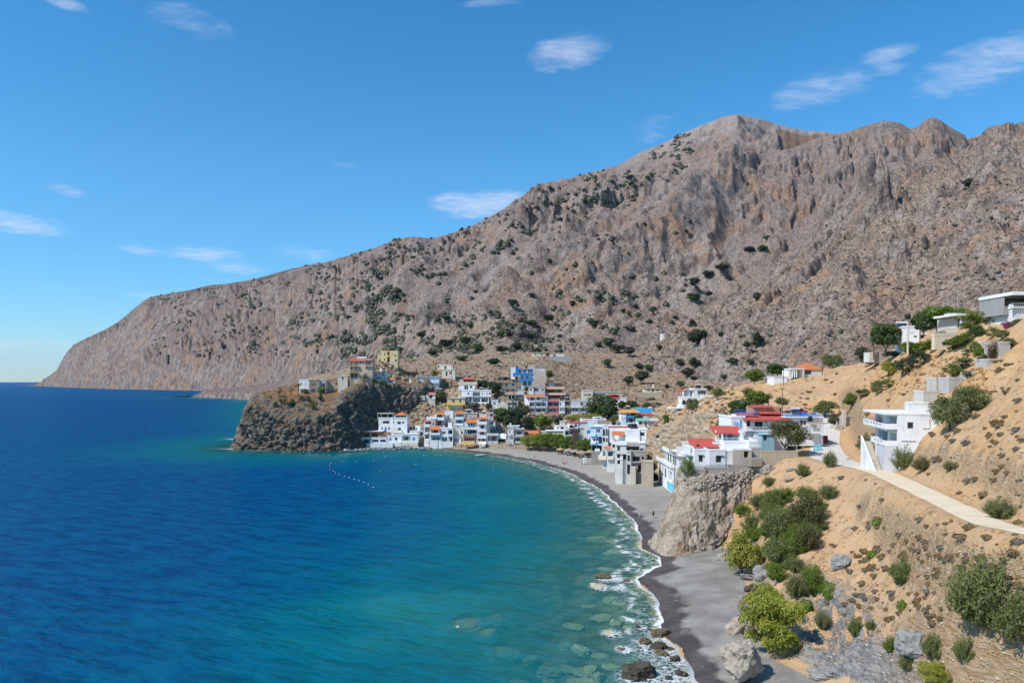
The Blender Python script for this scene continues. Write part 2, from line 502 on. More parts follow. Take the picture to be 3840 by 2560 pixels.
# ---- materials of the land
def mat_hill():
    m, g = material('dry_hillside_soil')
    P = g.pos()
    geo = g.n('ShaderNodeNewGeometry')
    nz = g.n('ShaderNodeSeparateXYZ', {0: geo.outputs['Normal']}).outputs[2]
    town = g.attr('town')
    rock = g.attr('rock')
    big = g.noise(P, 0.045, 4.0, 0.6)
    mid = g.noise(P, 0.35, 4.0, 0.6)
    fine = g.noise(P, 2.2, 4.0, 0.65)
    soil = g.mix(g.ramp(big, 0.35, 0.65), (0.50, 0.31, 0.155), (0.48, 0.325, 0.19))
    soil = g.mix(g.ramp(mid, 0.45, 0.75, 0, .65), soil, (0.38, 0.20, 0.08))
    soil = g.mix(g.ramp(fine, 0.52, 0.75, 0, .6), soil, (0.53, 0.365, 0.20))
    # stones in the soil
    vd = g.voro(P, 1.9)
    vc = g.voro(P, 1.9, out='Color')
    pick = g.n('ShaderNodeSeparateColor', {0: vc}).outputs[0]
    st = g.math('MULTIPLY', g.ramp(vd, 0.30, 0.16), g.ramp(g.math('ADD', pick, g.math('MULTIPLY', mid, .6)), 0.98, 1.08))
    soil = g.mix(st, soil, (0.52, 0.46, 0.38))
    # low scrub, brown and grey
    sd = g.voro(P, 0.95)
    spick = g.n('ShaderNodeSeparateColor', {0: g.voro(P, 0.95, out='Color')})
    cover = g.ramp(g.noise(P, 0.11, 3.0, .6), 0.42, 0.62)
    scr = g.math('MULTIPLY', g.ramp(sd, 0.48, 0.30), g.ramp(g.math('ADD', spick.outputs[1], g.math('MULTIPLY', cover, .35)), 0.92, 1.0))
    scr = g.math('MULTIPLY', scr, g.ramp(town, 0.2, 1.0, 0.45, 1.0))
    soil = g.mix(scr, soil, g.mix(spick.outputs[2], (0.17, 0.11, 0.055), (0.20, 0.165, 0.13)))
    # village slope: greyer rock and scrub
    rk = g.mix(g.ramp(g.noise(P, 0.5, 5.0, .65), 0.35, 0.65), (0.155, 0.122, 0.092), (0.30, 0.242, 0.185))
    tcol = g.mix(g.ramp(g.noise(P, 0.16, 4.0, .6), 0.45, 0.65, 0, .8), rk, (0.34, 0.215, 0.125))
    tcol = g.mix(g.math('MULTIPLY', scr, .8), tcol, (0.13, 0.105, 0.06))
    col = g.mix(g.math('MULTIPLY', town, .85), soil, tcol)
    # bare rock where it is steep or where the schist shows
    wv = g.n('ShaderNodeTexNoise', {'Vector': g.vmath('MULTIPLY', P, (0.9, 0.9, 3.2)), 'Scale': 1.1, 'Detail': 6.0, 'Roughness': .65}).outputs[0]
    rockc = g.mix(g.ramp(wv, 0.35, 0.65), (0.15, 0.15, 0.15), (0.36, 0.345, 0.325))
    rockc2 = g.mix(g.ramp(wv, 0.35, 0.65), (0.36, 0.235, 0.13), (0.52, 0.375, 0.235))
    rockc2 = g.mix(rock, rockc2, rockc)
    steep = g.math('MAXIMUM', g.ramp(nz, 0.66, 0.42), g.math('MULTIPLY', rock, g.ramp(g.math('ADD', g.noise(P, .45, 4., .6), g.math('MULTIPLY', g.math('SUBTRACT', 0.85, nz), .9)), 0.44, 0.58)))
    col = g.mix(steep, col, rockc2)
    h = g.math('ADD', g.math('MULTIPLY', fine, .5), g.math('ADD', g.math('MULTIPLY', st, .4), g.math('ADD', g.math('MULTIPLY', scr, 1.0), g.math('MULTIPLY', g.math('MULTIPLY', wv, steep), 2.0))))
    finish(g, col, 0.95, h, 0.9, 0.35, spec=0.1)
    return m


def mat_sand():
    m, g = material('dark_grey_sand')
    P = g.pos()
    s = g.attr('shore')
    n1 = g.noise(P, 0.22, 4.0, .6)
    n2 = g.noise(P, 5.0, 4.0, .75)
    n3 = g.noise(P, 1.1, 4.0, .65)
    dry = g.mix(g.ramp(n1, .35, .65), (0.195, 0.180, 0.158), (0.300, 0.280, 0.248))
    dry = g.mix(g.ramp(n2, .5, .72, 0, .5), dry, (0.43, 0.40, 0.355))
    far = g.ramp(g.n('ShaderNodeSeparateXYZ', {0: P}).outputs[1], 140, 240)
    dry = g.mix(far, dry, g.mix(g.ramp(n3, .4, .6), (0.285, 0.26, 0.222), (0.34, 0.312, 0.27)))
    wet = g.mix(g.ramp(n1, .4, .6), (0.068, 0.055, 0.05), (0.105, 0.085, 0.072))
    edge = g.math('ADD', s, g.math('ADD', g.math('MULTIPLY', g.math('SUBTRACT', n1, .5), 5.0), g.math('MULTIPLY', g.math('SUBTRACT', n3, .5), 1.2)))
    wf = g.ramp(edge, 3.6, 2.2)
    col = g.mix(wf, dry, wet)
    rough = g.math('SUBTRACT', 0.95, g.math('MULTIPLY', wf, .4))
    h = g.math('ADD', n2, g.math('MULTIPLY', n3, .6))
    finish(g, col, rough, h, 0.5, 0.06, spec=0.25)
    return m


def mat_bed():
    m, g = material('sea_bed_stones')
    P = g.pos()
    n = g.noise(P, 0.33, 5.0, .65)
    col = g.mix(g.ramp(n, .40, .62), (0.10, 0.12, 0.10), (0.30, 0.27, 0.19))
    finish(g, col, .9, n, .6, .4)
    return m


M_HILL, M_SAND, M_BED = mat_hill(), mat_sand(), mat_bed()

NPX, ND = 640, 660
gpx = np.linspace(880, 4330, NPX)
gd = np.exp(np.linspace(math.log(37), math.log(600), ND))
GPX, GD = np.meshgrid(gpx, gd, indexing='ij')
GZ, GS, GB, GX, GY = ground_z(GPX, GD)
# inland strip behind the last houses sinks below the mountain sheet
PG = np.stack([GX, GY, GZ], -1)
fb = GB[:-1, :-1] | GB[1:, 1:]
fs = (GS[:-1, :-1] < -1.0) & (GS[1:, 1:] < -1.0) & (GS[:-1, 1:] < -1.0) & (GS[1:, :-1] < -1.0)
deep = (GS[:-1, :-1] < -75) | (GY[:-1, :-1] > 420) | (GX[:-1, :-1] < -70)
far_left = (GX[:-1, :-1] < -66) & (GY[:-1, :-1] < 352)
TOWN = sstep(GY, 215, 300) * sstep(GX, 75, 45)
TOWN = np.maximum(TOWN, sstep(GY, 290, 330))
ROCK = sstep(GPX, 2880, 3050) * sstep(GPX, 3600, 3250) * sstep(GZ, 8.5, 5.5) * (GD < 100)
ROCK = np.maximum(ROCK, .7 * sstep(GZ, 4.5, 3.0) * (GD < 130) * (GPX > 2600))
setting(link('hillside', split_grid(PG, ~fb & ~fs & ~far_left, {'town': TOWN, 'rock': ROCK}), M_HILL))
setting(link('beach', split_grid(PG, fb & ~fs, {'shore': GS}), M_SAND))
setting(link('sea_bed', split_grid(PG, fs & ~fb & ~deep, {'shore': GS}), M_BED))


def ground_at(x, y):
    """Height of the ground sheet under (x, y), read back from the built grid."""
    px = x / y * F + CX
    i = (px - gpx[0]) / (gpx[1] - gpx[0]); j = (math.log(y) - math.log(37)) / (math.log(600) - math.log(37)) * (ND - 1)
    i = min(max(i, 0), NPX - 1.001); j = min(max(j, 0), ND - 1.001)
    a, b = int(i), int(j); u, v = i - a, j - b
    return float(GZ[a, b] * (1 - u) * (1 - v) + GZ[a + 1, b] * u * (1 - v) + GZ[a, b + 1] * (1 - u) * v + GZ[a + 1, b + 1] * u * v)


def hit(px, py, dmin=38.0, dmax=590.0):
    """First point of the near ground that the photo shows at (px, py)."""
    i = (px - gpx[0]) / (gpx[1] - gpx[0]); i = min(max(i, 0), NPX - 1.001); a = int(i); u = i - a
    zc = GZ[a] * (1 - u) + GZ[a + 1] * u
    el = H - (py - CY) / F * gd
    k = np.nonzero((zc >= el) & (gd >= dmin) & (gd <= dmax))[0]
    if len(k) == 0:
        return None
    j = k[0]
    d = gd[j]
    if j > 0:
        e0, e1 = el[j - 1] - zc[j - 1], el[j] - zc[j]
        f = e0 / (e0 - e1) if e0 != e1 else 0
        d = gd[j - 1] + (gd[j] - gd[j - 1]) * min(max(f, 0), 1)
    return Vector(((px - CX) / F * d, d, H - (py - CY) / F * d))


# ---- the road
def mat_road():
    m, g = material('dusty_road')
    P = g.pos()
    n = g.noise(P, .5, 4., .6); n2 = g.noise(P, 6., 3., .6)
    far = g.ramp(g.n('ShaderNodeSeparateXYZ', {0: P}).outputs[1], 112, 128)
    col = g.mix(g.ramp(n, .35, .65), (0.66, 0.55, 0.37), (0.72, 0.61, 0.45))
    col = g.mix(far, col, g.mix(g.ramp(n, .4, .6), (0.54, 0.51, 0.46), (0.60, 0.57, 0.52)))
    col = g.mix(g.ramp(n2, .55, .75, 0, .35), col, (0.46, 0.37, 0.26))
    finish(g, col, .95, n2, .4, .05, spec=.1)
    return m


M_ROAD = mat_road()
tg = np.gradient(ROADL[:, :2], axis=0)
tg /= np.linalg.norm(tg, axis=1)[:, None]
nr = np.stack([-tg[:, 1], tg[:, 0]], 1)
cols = np.linspace(-1, 1, 7)
PR = np.zeros((160, 7, 3))
for k, c in enumerate(cols):
    edge = ROADW + .18 * pnoise(np.arange(160) * .37, np.full(160, 3.0 + (c > 0)))
    PR[:, k, :2] = ROADL[:, :2] + nr * (c * edge)[:, None]
    PR[:, k, 2] = ROADL[:, 2] + 0.03 * (1 - c * c) - (0.03 if abs(c) == 1 else 0)
setting(link('road', grid_mesh('road', PR, smooth=True), M_ROAD))

# ------------------------------------------------------------------ mountains
SKY1 = [(-300, 1460), (60, 1450), (134, 1443), (212, 1388), (245, 1326), (278, 1290), (327, 1265), (392, 1236), (441, 1208), (490, 1167), (539, 1127), (563, 1113), (653, 1097), (718, 1086),
        (784, 1069), (850, 1064), (963, 1045), (1045, 1020), (1143, 996), (1241, 980), (1339, 947), (1404, 931), (1502, 895), (1551, 890), (1616, 895), (1698, 873), (1780, 841), (1861, 800),
        (1943, 751), (2025, 710), (2122, 673), (2220, 645), (2318, 620), (2400, 571), (2482, 539), (2563, 498), (2645, 465), (2710, 438), (2759, 428), (2792, 433), (2841, 444), (2939, 473),
        (3020, 490), (3086, 493), (3160, 503), (3250, 540), (3400, 545), (3560, 540), (3640, 518), (3690, 499), (3760, 500), (3900, 490), (4400, 470)]
SKY2 = [(2700, 700), (2780, 640), (2850, 580), (2900, 568), (2960, 558), (3010, 541), (3060, 520), (3100, 506), (3150, 500), (3200, 487), (3265, 465), (3314, 454), (3355, 457), (3380, 464), (3412, 484), (3445, 474),
        (3465, 452), (3478, 445), (3502, 439), (3535, 457), (3576, 485), (3617, 506), (3630, 530), (3650, 600), (3700, 700), (4400, 900)]
SKY3 = [(2150, 1420), (2250, 1385), (2350, 1335), (2420, 1290), (2520, 1235), (2640, 1175), (2760, 1100), (2870, 1020), (3000, 900), (3080, 830), (3150, 765), (3220, 700), (3290, 635), (3330, 612), (3370, 606),
        (3500, 600), (3580, 582), (3640, 545), (3680, 505), (3700, 482), (3740, 469), (3772, 474), (3840, 459), (4000, 440), (4400, 400)]
SKY4 = [(700, 1500), (722, 1487), (745, 1478), (770, 1466), (830, 1458), (900, 1452), (1000, 1441), (1100, 1424), (1200, 1402), (1300, 1392), (1420, 1388), (1560, 1400), (1700, 1420)]


def tab(px, t):
    t = np.asarray(t, dtype=float)
    return np.interp(px, t[:, 0], t[:, 1])


MPX, MD = 900, 640
mpx = np.linspace(-60, 4330, MPX)
md = np.exp(np.linspace(math.log(330), math.log(5400), MD))
QX, QD = np.meshgrid(mpx, md, indexing='ij')
X = (QX - CX) / F * QD
Y = QD
fa, fb_ = (-0.42, -0.91), (0.91, -0.42)
A = X * fa[0] + Y * fa[1]
B = X * fb_[0] + Y * fb_[1]
n_big = fbm(X / 260, Y / 260, 0.0, 4)
n_rib = ridged(B / 95, A / 620, 1.0, 5, .52)
n_rib2 = ridged(B / 34, A / 130, 5.0, 4, .55)
n_fine = fbm(X / 16, Y / 16, 2.0, 4, .55)
n_knob = ridged(X / 26, Y / 26, 8.0, 4, .55)
n_mask = fbm(X / 420, Y / 420, 11.0, 3) + .5 * fbm(X / 150, Y / 150, 3.0, 2)
n_spur = ridged(B / 330 + .3 * n_big, A / 1100, 14.0, 3, .45)
n_iso = fbm(X / 62, Y / 62, 21.0, 4, .55)


def fix_sky(z, px_sky, t, lo=0.35):
    """Raise or lower a layer so that its skyline meets the drawn one."""
    el = np.where((t > lo) & (t < 1.25), (z - H) / QD, -9)
    cur = el.max(1)
    want = (CY - tab(mpx, px_sky)) / F
    dlt = (want - cur)[:, None] * QD
    return z + dlt * sstep(t, 0.0, 1.0)


def steps(t, ks, wid, rnd):
    z = 0.0
    for tk, amp, w in ks:
        q = t + rnd
        z = z + amp * (sstep(q, tk - w, tk + w) - sstep(q, tk - wid, tk + wid))
    return z


# main range
b1 = tab(QX, [(-60, 5200), (100, 4800), (134, 4700), (250, 3600), (410, 2960), (720, 2450), (1000, 2000), (1200, 1350), (1400, 900), (1600, 660), (1900, 580), (2300, 600), (2600, 640), (3000, 780), (3400, 900), (4400, 900)])
zb1 = tab(QX, [(-60, -30), (100, -20), (134, -6), (700, -6), (760, 0), (1000, 12), (1200, 30), (1400, 44), (1600, 47), (1900, 52), (2300, 56), (2600, 58), (3000, 70), (4400, 120)])
D1 = tab(QX, [(-60, 5300), (134, 4800), (250, 4150), (410, 3700), (600, 3450), (1000, 2900), (1500, 2250), (2000, 1760), (2400, 1620), (2790, 1560), (3200, 1640), (4400, 1700)])
zr1 = H + (CY - tab(QX, SKY1)) / F * D1
t1 = (QD - b1) / (D1 - b1)
z1 = np.where(t1 < 0, zb1 + (QD - b1) * .42 - 4 * sstep(-t1, 0, .02), np.where(t1 < 1, zb1 + (zr1 - zb1) * np.clip(t1, 0, 1) ** 1.08, zr1 - (QD - D1) * 0.45))
sea_cl = sstep(t1, 0, .012) * 26 * sstep(QX, 1250, 900) * sstep(QX, 120, 260)
z1 = z1 + sea_cl * sstep(t1, 1.0, .2)
env = sstep(t1, 0.0, .12) * (1 - .75 * sstep(t1, .80, 1.0)) * np.clip((zr1 - zb1) / 420, .25, 1.2)
right = sstep(QX, 1500, 2100)
cl_mask = sstep(n_mask, -.15, .40)
rnd = 0.10 * n_big + 0.018 * n_rib + 0.008 * n_rib2 + 0.045 * n_iso
cl = steps(t1, [(.30, 20, .012), (.42, 30, .012), (.53, 36, .013), (.64, 40, .014), (.76, 32, .014), (.87, 16, .012)], .06, rnd) * right
cl = cl + steps(t1, [(.06, 34, .008), (.16, 40, .009), (.28, 44, .010), (.44, 46, .010), (.60, 44, .010), (.76, 44, .010), (.88, 26, .009)], .055, rnd * 1.1) * (1 - right)
z1 = z1 + env * (40 * (n_spur - .5) + 9 * (n_rib - .4) + 3.0 * (n_rib2 - .4) * (.3 + cl_mask) + 6 * n_iso * cl_mask) + cl * (.10 + .35 * (1 - right) + 1.05 * cl_mask) * sstep(t1, 1.02, .9) * sstep(t1, 0., .06)
z1 = z1 + env * (1.8 * n_fine * (.5 + cl_mask) + 3.4 * (n_knob - .4) * (0.15 + cl_mask))
GULLY = [([(2500, 930), (2350, 1060), (2200, 1180), (2050, 1300)], 15, 26), ([(2840, 760), (2720, 860), (2590, 985), (2450, 1130)], 22, 34), ([(2120, 740), (1960, 900), (1820, 1040), (1680, 1190)], 24, 34), ([(1820, 860), (1640, 1000), (1480, 1130), (1330, 1260)], 26, 40),
         ([(1400, 960), (1230, 1080), (1060, 1200), (940, 1330)], 28, 46), ([(1050, 1050), (880, 1160), (730, 1280), (620, 1400)], 28, 55), ([(2600, 620), (2480, 710), (2330, 820), (2180, 940)], 20, 32), ([(800, 1090), (640, 1200), (500, 1320), (420, 1410)], 26, 60), ([(2330, 650), (2200, 760), (2080, 880), (1930, 1010)], 18, 30)]
SCREE = np.zeros(z1.shape)
for pts, dep, wid in GULLY:
    wl = []
    for (px, py) in smooth_line(pts, 10):
        a_ = int(np.clip((px - mpx[0]) / (mpx[1] - mpx[0]), 0, MPX - 1))
        k_ = np.nonzero(z1[a_] >= H - (py - CY) / F * md)[0]
        if len(k_): wl.append((X[a_, k_[0]], Y[a_, k_[0]]))
    q_ = dist_poly(wl, X, Y) + 10 * n_iso
    z1 = z1 - dep * np.exp(-(q_ / wid) ** 2) + .55 * dep * np.exp(-((q_ - 2.1 * wid) / wid) ** 2)
    SCREE = np.maximum(SCREE, np.exp(-(q_ / (.8 * wid)) ** 2))
z1 = fix_sky(z1, SKY1, t1)

# crags on the right
b2 = tab(QX, [(2500, 1000), (2800, 1010), (3200, 1030), (4400, 1050)])
D2 = tab(QX, [(2500, 1250), (2800, 1230), (3200, 1260), (3480, 1240), (3650, 1300), (4400, 1350)])
zr2 = H + (CY - tab(QX, SKY2)) / F * D2
t2 = (QD - b2) / (D2 - b2)
zb2 = zr2 * .60
z2 = np.where(t2 < 1, zb2 + (zr2 - zb2) * np.clip(t2, -2, 1), zr2 - (QD - D2) * 0.9)
env2 = sstep(t2, -.3, .2) * (1 - .6 * sstep(t2, .85, 1.0))
cl2 = steps(t2, [(.18, 24, .05), (.45, 32, .05), (.78, 30, .05)], .16, .16 * n_rib + .14 * n_rib2 + .28 * n_iso - .18)
z2 = z2 + env2 * (5 * (n_rib2 - .4) + 9 * (n_rib - .4) + 10 * n_iso + 2.4 * n_fine) + cl2
z2 = fix_sky(z2, SKY2, t2, .3)
z2 = np.where((QX > 2560) & (QX < 3760), z2, -50)

# near spur on the right
b3 = tab(QX, [(2150, 540), (2400, 510), (2560, 470), (2750, 370), (3100, 300), (4400, 300)])
zb3 = tab(QX, [(2150, 34), (2400, 30), (2560, 24), (2700, 18), (3000, 18), (3300, 24), (3600, 34), (4400, 60)])
D3 = tab(QX, [(2150, 580), (2400, 640), (2640, 740), (3000, 880), (3290, 1010), (3500, 1040), (3700, 990), (3840, 950), (4400, 900)])
zr3 = H + (CY - tab(QX, SKY3)) / F * D3
t3 = (QD - b3) / (D3 - b3)
z3 = np.where(t3 < 0, zb3 + (QD - b3) * .42, np.where(t3 < 1, zb3 + (zr3 - zb3) * np.clip(t3, 0, 1), zr3 - (QD - D3) * 0.62))
env3 = sstep(t3, 0, .2) * (1 - .8 * sstep(t3, .80, 1.0))
strata = steps(t3, [(.30, 7, .006), (.52, 12, .006), (.70, 9, .006)], .05, .09 * n_big + .012 * n_rib2)
z3 = z3 + env3 * (6 * n_big + 12 * (n_spur - .5) + 8.0 * (n_rib - .4) + 2.4 * (n_rib2 - .4) + 1.5 * n_fine + 2.6 * np.maximum(n_knob - .75, 0) * 3) + strata * (.3 + cl_mask) * sstep(t3, 1, .9)
z3 = fix_sky(z3, SKY3, t3)
z3 = np.where(QX > 2120, z3 - 60 * sstep(QX, 2330, 2130), -80)

# low coastal terrace beyond the village
b4 = tab(QX, [(690, 1600), (735, 1480), (930, 1215), (1100, 1050), (1300, 800), (1500, 640), (1700, 600)])
D4 = b4 + tab(QX, [(690, 60), (735, 130), (930, 260), (1300, 180), (1700, 120)])
zr4 = H + (CY - tab(QX, SKY4)) / F * D4
t4 = (QD - b4) / (D4 - b4)
z4 = np.where(t4 < 1, -5 + (zr4 + 5) * (.62 * sstep(t4 + .06 * n_rib2, 0.0, .16) + .38 * np.clip(t4, 0, 1)), zr4 - (QD - D4) * .05)
z4 = np.where(t4 < 0, -5 + t4 * 40, z4) + sstep(t4, 0, .1) * (1.6 * n_fine + 2.0 * (n_knob - .4))
z4 = np.where((QX > 700) & (QX < 1700), z4, -50)

Zm = np.maximum.reduce([z1, z2, z3, z4])
which = np.argmax(np.stack([z1, z2, z3, z4]), 0)
# crags on the near spur that stand out of the scree: (column, row, distance, width, height)
for (px, py, d, wd, ht) in [(3260, 760, 860, 24, 26), (3100, 850, 800, 14, 14), (3310, 980, 640, 15, 24), (3390, 960, 650, 8, 12), (3440, 850, 720, 18, 14), (3560, 860, 700, 12, 8), (2950, 740, 900, 16, 18),
                            (3780, 770, 760, 12, 8), (3650, 1040, 560, 8, 7), (3720, 1090, 540, 9, 9)]:
    cx_, cy_ = (px - CX) / F * d, d
    e = np.hypot((X - cx_) / wd, (Y - cy_) / (wd * .8)) + .28 * n_rib2
    Zm = Zm + ht * sstep(e, 1.0, .62) * (1 + .25 * n_knob)
# keep the sheet under the near ground where both exist
PM = np.stack([X, Y, Zm], -1)
gx_, gy_ = np.gradient(Zm, axis=0), np.gradient(Zm, axis=1)


def mat_mountain():
    m, g = material('limestone_mountain')
    P = g.pos()
    geo = g.n('ShaderNodeNewGeometry')
    nz = g.n('ShaderNodeSeparateXYZ', {0: geo.outputs['Normal']}).outputs[2]
    near = g.attr('near')
    plateau = g.attr('plateau')
    green = g.attr('green')
    pale = g.attr('pale')
    big = g.noise(P, 0.0045, 5.0, .6)
    mid = g.noise(P, 0.03, 5.0, .62)
    fine = g.noise(P, 0.22, 5.0, .68)
    scree = g.mix(g.ramp(big, .38, .62), (0.325, 0.242, 0.206), (0.280, 0.222, 0.200))
    scree = g.mix(g.ramp(mid, .50, .74, 0, .6), scree, (0.275, 0.190, 0.142))
    scree = g.mix(g.ramp(mid, .45, .28, 0, .6), scree, (0.345, 0.300, 0.270))
    scree = g.mix(g.math('MULTIPLY', near, .75), scree, g.mix(g.ramp(mid, .35, .65), (0.365, 0.280, 0.205), (0.315, 0.244, 0.188)))
    scree = g.mix(g.math('MULTIPLY', pale, .7), scree, (0.42, 0.385, 0.36))
    # scree runs down the fall line in bands
    sp = g.n('ShaderNodeSeparateXYZ', {0: P})
    fa_ = g.math('ADD', g.math('MULTIPLY', sp.outputs[0], -.42), g.math('MULTIPLY', sp.outputs[1], -.91)); fb2 = g.math('ADD', g.math('MULTIPLY', sp.outputs[0], .91), g.math('MULTIPLY', sp.outputs[1], -.42))
    run = g.noise(g.n('ShaderNodeCombineXYZ', {0: g.math('MULTIPLY', fb2, .016), 1: g.math('MULTIPLY', fa_, .0014), 2: 0.0}).outputs[0], 1.0, 5., .62)
    scree = g.mix(g.ramp(run, .50, .64, 0, .75), scree, (0.278, 0.178, 0.132))
    scree = g.mix(g.ramp(run, .46, .34, 0, .65), scree, (0.330, 0.288, 0.262))
    scree = g.mix(g.math('MULTIPLY', g.attr('red'), .6), scree, g.mix(g.ramp(mid, .4, .6), (0.205, 0.142, 0.128), (0.222, 0.170, 0.156)))
    # low scrub as dots
    d1 = g.voro(P, 0.30)
    d1c = g.n('ShaderNodeSeparateColor', {0: g.voro(P, 0.30, out='Color')}).outputs[0]
    d2 = g.voro(P, 0.62)
    dots = g.math('MULTIPLY', g.ramp(d1, .58, .34), g.ramp(g.math('ADD', d1c, g.math('MULTIPLY', fine, .7)), .62, .85))
    dots2 = g.math('MULTIPLY', g.ramp(d2, .52, .30), g.ramp(fine, .40, .58))
    dots = g.math('MAXIMUM', g.math('MULTIPLY', dots, .8), g.math('MULTIPLY', dots2, .8))
    scree = g.mix(g.math('MULTIPLY', dots, g.ramp(pale, 0, 1, .8, .4)), scree, (0.135, 0.106, 0.080))
    # bare cliffs with rusty streaks
    sv = g.n('ShaderNodeTexNoise', {'Vector': g.vmath('MULTIPLY', P, (1, 1, .6)), 'Scale': .07, 'Detail': 6., 'Roughness': .66}).outputs[0]
    cliff = g.mix(g.ramp(sv, .36, .62), (0.135, 0.108, 0.096), (0.340, 0.280, 0.240))
    rust = g.math('MULTIPLY', g.ramp(g.noise(P, 0.011, 4., .6), .48, .62), g.ramp(sv, .36, .56))
    cliff = g.mix(g.math('MULTIPLY', rust, .85), cliff, (0.350, 0.215, 0.135))
    st = g.ramp(g.math('ADD', nz, g.math('MULTIPLY', g.math('SUBTRACT', fine, .5), .25)), .76, .60)
    col = g.mix(st, scree, cliff)
    col = g.mix(g.math('MULTIPLY', g.ramp(g.math('ADD', plateau, g.math('MULTIPLY', g.math('SUBTRACT', mid, .5), 1.2)), .35, .65), .85), col, (0.235, 0.130, 0.078))
    # holm oak scrub far up, dark green clumps
    gd_ = g.voro(P, .085)
    gm = g.math('MULTIPLY', g.ramp(gd_, .55, .36), g.ramp(g.math('ADD', g.math('MULTIPLY', g.noise(P, .02, 4., .65), .8), green), .78, .95))
    col = g.mix(g.math('MULTIPLY', gm, .9), col, (0.050, 0.062, 0.030))
    h = g.math('ADD', g.math('MULTIPLY', fine, 1.0), g.math('ADD', g.math('MULTIPLY', dots, .5), g.math('MULTIPLY', sv, 2.0)))
    finish(g, col, .96, h, .9, 2.6, spec=.08)
    return m


M_MT = mat_mountain()
NEAR = ((which == 2) * sstep(QD, 1000, 500) + (which != 2) * sstep(QD, 1100, 650)) * (QX > 1300)
PLAT = (which == 0) * sstep(t1, .72, .84) * sstep(t1, 1.0, .93) * sstep(QX, 2840, 2980)
GREEN = np.clip(.40 * sstep(t1, .70, .98) * sstep(QX, 2750, 2200) + .22 * (QX < 1500) * sstep(t1, .35, .6) + .30 * (QD < 1050) * (QX < 2150) * (t1 < .25), 0, .5) * (which != 2) + .02
PALE = (which == 0) * sstep(QX, 2100, 2650) * sstep(t1 + .12 * n_iso, .66, .90)
PALE = np.maximum(PALE, .55 * SCREE * (which == 0))
setting(link('mountain', grid_mesh('mountain', PM, {'near': NEAR, 'plateau': PLAT, 'green': GREEN, 'pale': PALE, 'red': sstep(QX, 1700, 700)}, smooth=False), M_MT))


def far_hit(px, py, dmin=330.0):
    """First point of the mountain sheet that the photo shows at (px, py)."""
    i = (px - mpx[0]) / (mpx[1] - mpx[0]); a = int(min(max(i, 0), MPX - 2)); u = i - a
    zc = Zm[a] * (1 - u) + Zm[a + 1] * u
    el = H - (py - CY) / F * md
    k = np.nonzero((zc >= el) & (md >= dmin))[0]
    if len(k) == 0:
        return None
    d = md[k[0]]
    return Vector(((px - CX) / F * d, d, H - (py - CY) / F * d))


# ------------------------------------------------------------------ rock masses that are too steep for a height sheet
def loft(base, top, centre, nu, nw, nc, amp, sc_, seed=0.0, bulge=0.0, strat=(1, 1, 1)):
    """base, top: matching lists of (x,y,z); centre: (x,y,z) list the cap closes to."""
    b = smooth_line(list(base) + [base[0]], nu + 1)[:-1]
    t = smooth_line(list(top) + [top[0]], nu + 1)[:-1]
    c = smooth_line(list(centre) + [centre[0]], nu + 1)[:-1]
    rows = []
    for k in range(nw):
        f = k / (nw - 1)
        p = b * (1 - f) + t * f
        mid = (b + t) / 2 - np.mean(b, 0)
        mid[:, 2] = 0
        mid /= np.linalg.norm(mid, axis=1)[:, None] + 1e-9
        p = p + mid * bulge * math.sin(math.pi * f)
        rows.append(p)
    for k in range(1, nc + 1):
        f = k / nc
        rows.append(t * (1 - f) + c * f)
    mid = np.mean(c, 0)
    for f in (.25, .5, .75, 1.0):
        rows.append(c * (1 - f) + mid * f)
    P = np.stack(rows, 1)
    Pc = np.concatenate([P[-1:], P, P[:1]], 0)
    du = (Pc[2:] - Pc[:-2])
    dv = np.gradient(P, axis=1)
    N = np.cross(du, dv)
    N /= np.linalg.norm(N, axis=2)[:, :, None] + 1e-9
    x, y, z = P[..., 0] * strat[0], P[..., 1] * strat[1], P[..., 2] * strat[2]
    n = ridged(x / sc_ + seed, y / sc_, z / sc_, 3, .5) - .3
    n = n * .8 + .9 * fbm(x / (sc_ * 2.6) + seed, y / (sc_ * 2.6), z / (sc_ * 2.6), 2)
    n = n + .46 * (ridged(x / (sc_ * .36), y / (sc_ * .36), z / (sc_ * .36) + seed, 4, .6) - .3)
    f = np.ones(P.shape[1])
    f[nw:nw + nc] = np.linspace(.75, .25, nc); f[nw + nc:] = .12; f[-1] = 0
    P = P + N * (n * amp * f[None, :])[..., None]
    return P


def mat_rock(name, dark, light, soil, scale=.35, soil_lo=.62, soil_hi=.82, rust=(.42, .30, .18), rust_amt=.4, band=(1, 1, 2.5)):
    m, g = material(name)
    P = g.pos()
    nz = g.n('ShaderNodeSeparateXYZ', {0: g.n('ShaderNodeNewGeometry').outputs['Normal']}).outputs[2]
    v = g.vmath('MULTIPLY', P, band)
    a = g.noise(v, scale, 6., .66)
    b = g.noise(v, scale * 5, 5., .66)
    c = g.ramp(g.math('ADD', g.math('MULTIPLY', a, .65), g.math('MULTIPLY', b, .45)), .38, .70)
    col = g.mix(c, dark, light)
    col = g.mix(g.math('MULTIPLY', g.ramp(g.noise(P, scale * .35, 3., .6), .50, .66), rust_amt), col, rust)
    col = g.mix(g.ramp(g.math('ADD', nz, g.math('MULTIPLY', g.math('SUBTRACT', b, .5), .3)), soil_lo, soil_hi), col, soil)
    finish(g, col, .95, g.math('ADD', a, g.math('MULTIPLY', b, .5)), .9, .5, spec=.15)
    return m


